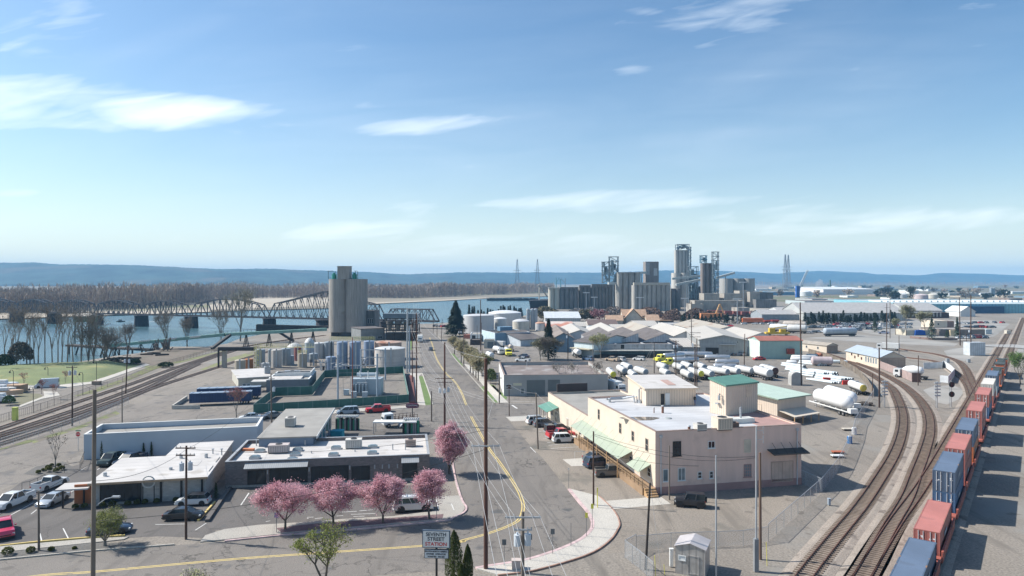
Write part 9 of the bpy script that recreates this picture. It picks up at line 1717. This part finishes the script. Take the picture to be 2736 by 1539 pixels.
def pylon(label,px,yb,yt,d,w_=7,group='power pylons on the horizon'):
 t=thing('power_pylon',label,'pylon',(xd(px,d),d,0),0,group);h=zt_(yt,d);g=MB();n=9;tp_=w_*.12
 for sx_ in(-1,1):
  for sy_ in(-1,1):g.beam((sx_*w_,sy_*w_,0),(sx_*tp_,sy_*tp_,h),1.1)
 for k in range(n):
  z,zz=h*k/n,h*(k+1)/n;a,b=w_+(tp_-w_)*k/n,w_+(tp_-w_)*(k+1)/n;g.beam((-a,-a,z),(b,-b,zz),.6);g.beam((a,-a,z),(-b,-b,zz),.6);g.beam((-b,-b,zz),(b,-b,zz),.6)
 g.build('lattice',mat('pylon_grey',(.28,.30,.33)),t);g=MB()
 for q in(.58,.66):g.beam((-w_*1.5,0,h*q),(w_*1.5,0,h*q),1.0)
 g.build('crossarm',MATS['pylon_grey'],t)
pylon('left power pylon above the river bend',1382,757,693,1900);pylon('right power pylon above the river bend',1436,757,693,2000);pylon('left one of the twin tall pylons right of the elevators',2098,760,680,2000);pylon('right one of the twin tall pylons right of the elevators',2106,760,681,2060)
d=1250.;t=thing('harbour_crane','white lattice boom crane with blue base on the horizon','crane',(xd(2131,d),d,0));g=MB();g.box(-3,3,-3,3,0,zt_(764,d));g.build('base',mat('crane_blue',(.02,.10,.35)),t);g=MB();z0=zt_(770,d);e=V((xd(2158,d)-xd(2131,d),0,zt_(722,d)))
for o_ in(-1.5,1.5):g.beam((3+o_,0,z0),e+V((o_,0,0)),.9)
for k in range(10):a=V((3,0,z0)).lerp(e,k/10);b_=V((3,0,z0)).lerp(e,(k+1)/10);g.beam(a+V((-1.5,0,0)),b_+V((1.5,0,0)),.6)
g.build('boom',brw,t)
for i,(x,yt,c)in enumerate([(1486,742,(.2,.4,.4)),(1498,746,(.2,.42,.44)),(1510,744,(.35,.4,.42))]):t=thing('dock_crane','tiny teal dock crane beyond the first elevators, '+['left','leaning middle','right'][i],'crane',(xd(x,2200),2200,0));g=MB();h=zt_(yt,2200);g.beam((0,0,0),(0,0,h),3);g.beam((0,0,h*.6),(10-12*i,0,h),2);g.build('tower',mat('crane_teal_%d'%i,c),t);g=MB();g.box(-5,5,-3,3,0,9);g.build('base',white,t)
t=thing('chimney','thin dark green chimney stack behind the white wedge warehouse','chimney',(xd(2218,1700),1700,0));g=MB();g.cyl((0,0,0),2,zt_(748,1700),12,1.6);g.build('stack',mat('stack_green',(.08,.16,.16)),t)
st_m=bpy.data.materials.new('steam_vapour');st_m.use_nodes=True;nt=st_m.node_tree;nt.nodes.remove(nt.nodes['Principled BSDF']);pv=nt.nodes.new('ShaderNodeVolumePrincipled');pv.inputs['Density'].default_value=.05;pv.inputs['Color'].default_value=(.95,.95,.97,1);nt.links.new(pv.outputs[0],nt.nodes['Material Output'].inputs['Volume'])
g=MB()
bpy.ops.mesh.primitive_ico_sphere_add(subdivisions=3,radius=1,location=(xd(2190,2000),2000,16));o=bpy.context.object;o.name='steam';o.scale=(12,10,19)
for v in o.data.vertices:v.co*=1+.35*mnoise.noise(v.co*2)
o.data.materials.append(st_m);tag(o,'white steam plume rising left of the thin chimney','steam',kind='stuff')
for i,(x,yb,yt,lb)in enumerate([(1566.5,838,783,'T shaped floodlight mast before the dark bins, left'),(1588,840,795,'T shaped floodlight mast before the dark bins, right'),(1710,850,796,'floodlight mast before the windowed gallery elevator'),(1830,850,798,'floodlight mast below the lower conveyor bridge'),(1970,866,800,'floodlight mast by the terminal works'),(1986,846,755,'fan topped mast in the terminal works')]):
 d=G((0,yb)).y;t=thing('floodlight_mast',lb,'mast',(xd(x,d),d,0));h=zt_(yt,d);g=MB();g.beam((0,0,0),(0,0,h),.5);g.build('mast',galv,t);g=MB();g.box(-3,3,-.3,.3,h,h+.6);g.build('lamp_bar',brw,t)
r=random.Random(77);cs_=[ww_,wg_,mat('far_tan',(.40,.34,.27)),mat('far_brown',(.22,.17,.14)),mat('far_blue',(.16,.24,.31))]
for i in range(30):
 x=2010+i*25+r.uniform(-8,8);y=r.choice([771,776,783,794,803])+r.uniform(-2,2);fb('small low building on the far plain, %d from the left'%(i+1),x,x+r.uniform(10,30),y,y-r.uniform(3,6),30,cs_[i%5],cs_[(i*3+1)%5],name='far_building',cat='building',group='small buildings of the far plain')
g=MB();g.sheet(gp([(1850,828),(2060,806),(2250,812),(2440,800),(2736,797),(3400,790),(3400,757),(2100,757)]),.05);struct('far_field',g,mat('far_field',(.17,.145,.10),.97,var=.3,scale=.004,spots=(.006,.5,(.12,.13,.065))))
for i in range(26):
 x=2050+i*28+r.uniform(-9,9);P0=G((x,r.choice([772,780,790,800])+r.uniform(-2,3)));tree('plain_tree','tree on the far plain beyond the warehouses, %d from the left'%(i+1),P0,r.uniform(8,14),r.uniform(5,10),[fir_leaf,twig_leaf,bare_far][i%3],160,1.5,700+i,bark,trunk=.15,depth=2,spread=1.4,minr=.3,group='trees on the far plain')
FC={}
def farcar(kind,col):
 k=(kind,col)
 if k not in FC:
  g=MB();g.mi=0;body_mesh(g,kind);roof_mesh(g,kind);g.mi=1;glass_mesh(g,kind);g.mi=2;Lc,w_,h,belt,gh,r,wx=SPEC[kind]
  for x in wx:
   for s in(-1,1):M=Matrix.Translation((x-Lc/2,s*(w_/2-.1),r))@Matrix.Rotation(R(90),4,'X');q=MB(M);q.cyl((0,0,-.11),r,.22,10);k0=len(g.v);g.v+=q.v;g.f+=[tuple(k0+i for i in f)for f in q.f];g.m+=[2]*len(q.f)
  o=g.build('far_car',[paint(col),glass,tyre]);FC[k]=o.data;bpy.data.objects.remove(o)
 return FC[k]
r=random.Random(33);cols=[WHT,WHT,WHT,WHT,SIL,SIL,GRY,BLK,RED,NAVY,(.3,.32,.35)];cn={WHT:'white',SIL:'silver',GRY:'dark grey',BLK:'black',RED:'red',NAVY:'navy',(.3,.32,.35):'grey'}
rows=[(a5(725,645),a5(1130,655),26,'far car park front row'),(a5(760,625),a5(1290,630),20,'far car park second row'),(a5(1170,610),a5(1420,612),9,'far car park back row'),(a5(720,612),a5(1100,605),15,'far car park third row'),(a5(460,640),a5(700,632),10,'far car park left row'),(a5(1130,645),a5(1430,640),10,'far car park right row'),(z5(1420,455),z5(1790,450),9,'row before the long brown office'),(z5(1390,245),z5(1560,248),6,'row right of the cream yard office'),(z5(1500,300),z5(1900,300),9,'dark row behind the brown office'),(z5(1600,235),z5(2040,232),5,'lone pale row by the turquoise warehouse'),(a4(1470,1120),a4(1700,1125),5,'row on the road behind the pale roofs'),(a4(1880,1095),a4(2230,1095),4,'row before the orange yard locomotive'),(z6(690,240),z6(860,245),5,'small lot at the river end of the street'),(a5(440,690),a5(590,680),4,'row right of the white tank cars')]
for a,b,n,lb in rows:
 for k in range(n):
  f=(k+r.uniform(-.2,.2))/max(n-1,1);p=G((a[0]+(b[0]-a[0])*f,a[1]+(b[1]-a[1])*f));kind=r.choice(['sedan','suv','hatch','bigsuv','sedan']);c=r.choice(cols)
  if 'dark row' in lb:c=r.choice([BLK,GRY,NAVY,RED])
  o=bpy.data.objects.new('far_car',farcar(kind,c));COL.objects.link(o);o.location=(p.x,p.y,.02);o.rotation_euler=(0,0,r.choice([0.1,3.2,.5,2.7]))
  tag(o,'%s car %d from the left, %s'%(cn[c],k+1,lb),'car','far cars, '+lb)
HAZE=0.00012
# ================================================================ air
hz=MB();hz.box(-9000,12000,-60,9250,-11,195)
hm=bpy.data.materials.new('haze_air');hm.use_nodes=True;nt=hm.node_tree;nt.nodes.remove(nt.nodes['Principled BSDF'])
pv=nt.nodes.new('ShaderNodeVolumePrincipled');pv.inputs['Density'].default_value=HAZE;pv.inputs['Color'].default_value=(.30,.64,1.0,1);pv.inputs['Anisotropy'].default_value=0
nt.links.new(pv.outputs[0],nt.nodes['Material Output'].inputs['Volume'])
tag(hz.build('haze',hm),kind='stuff')
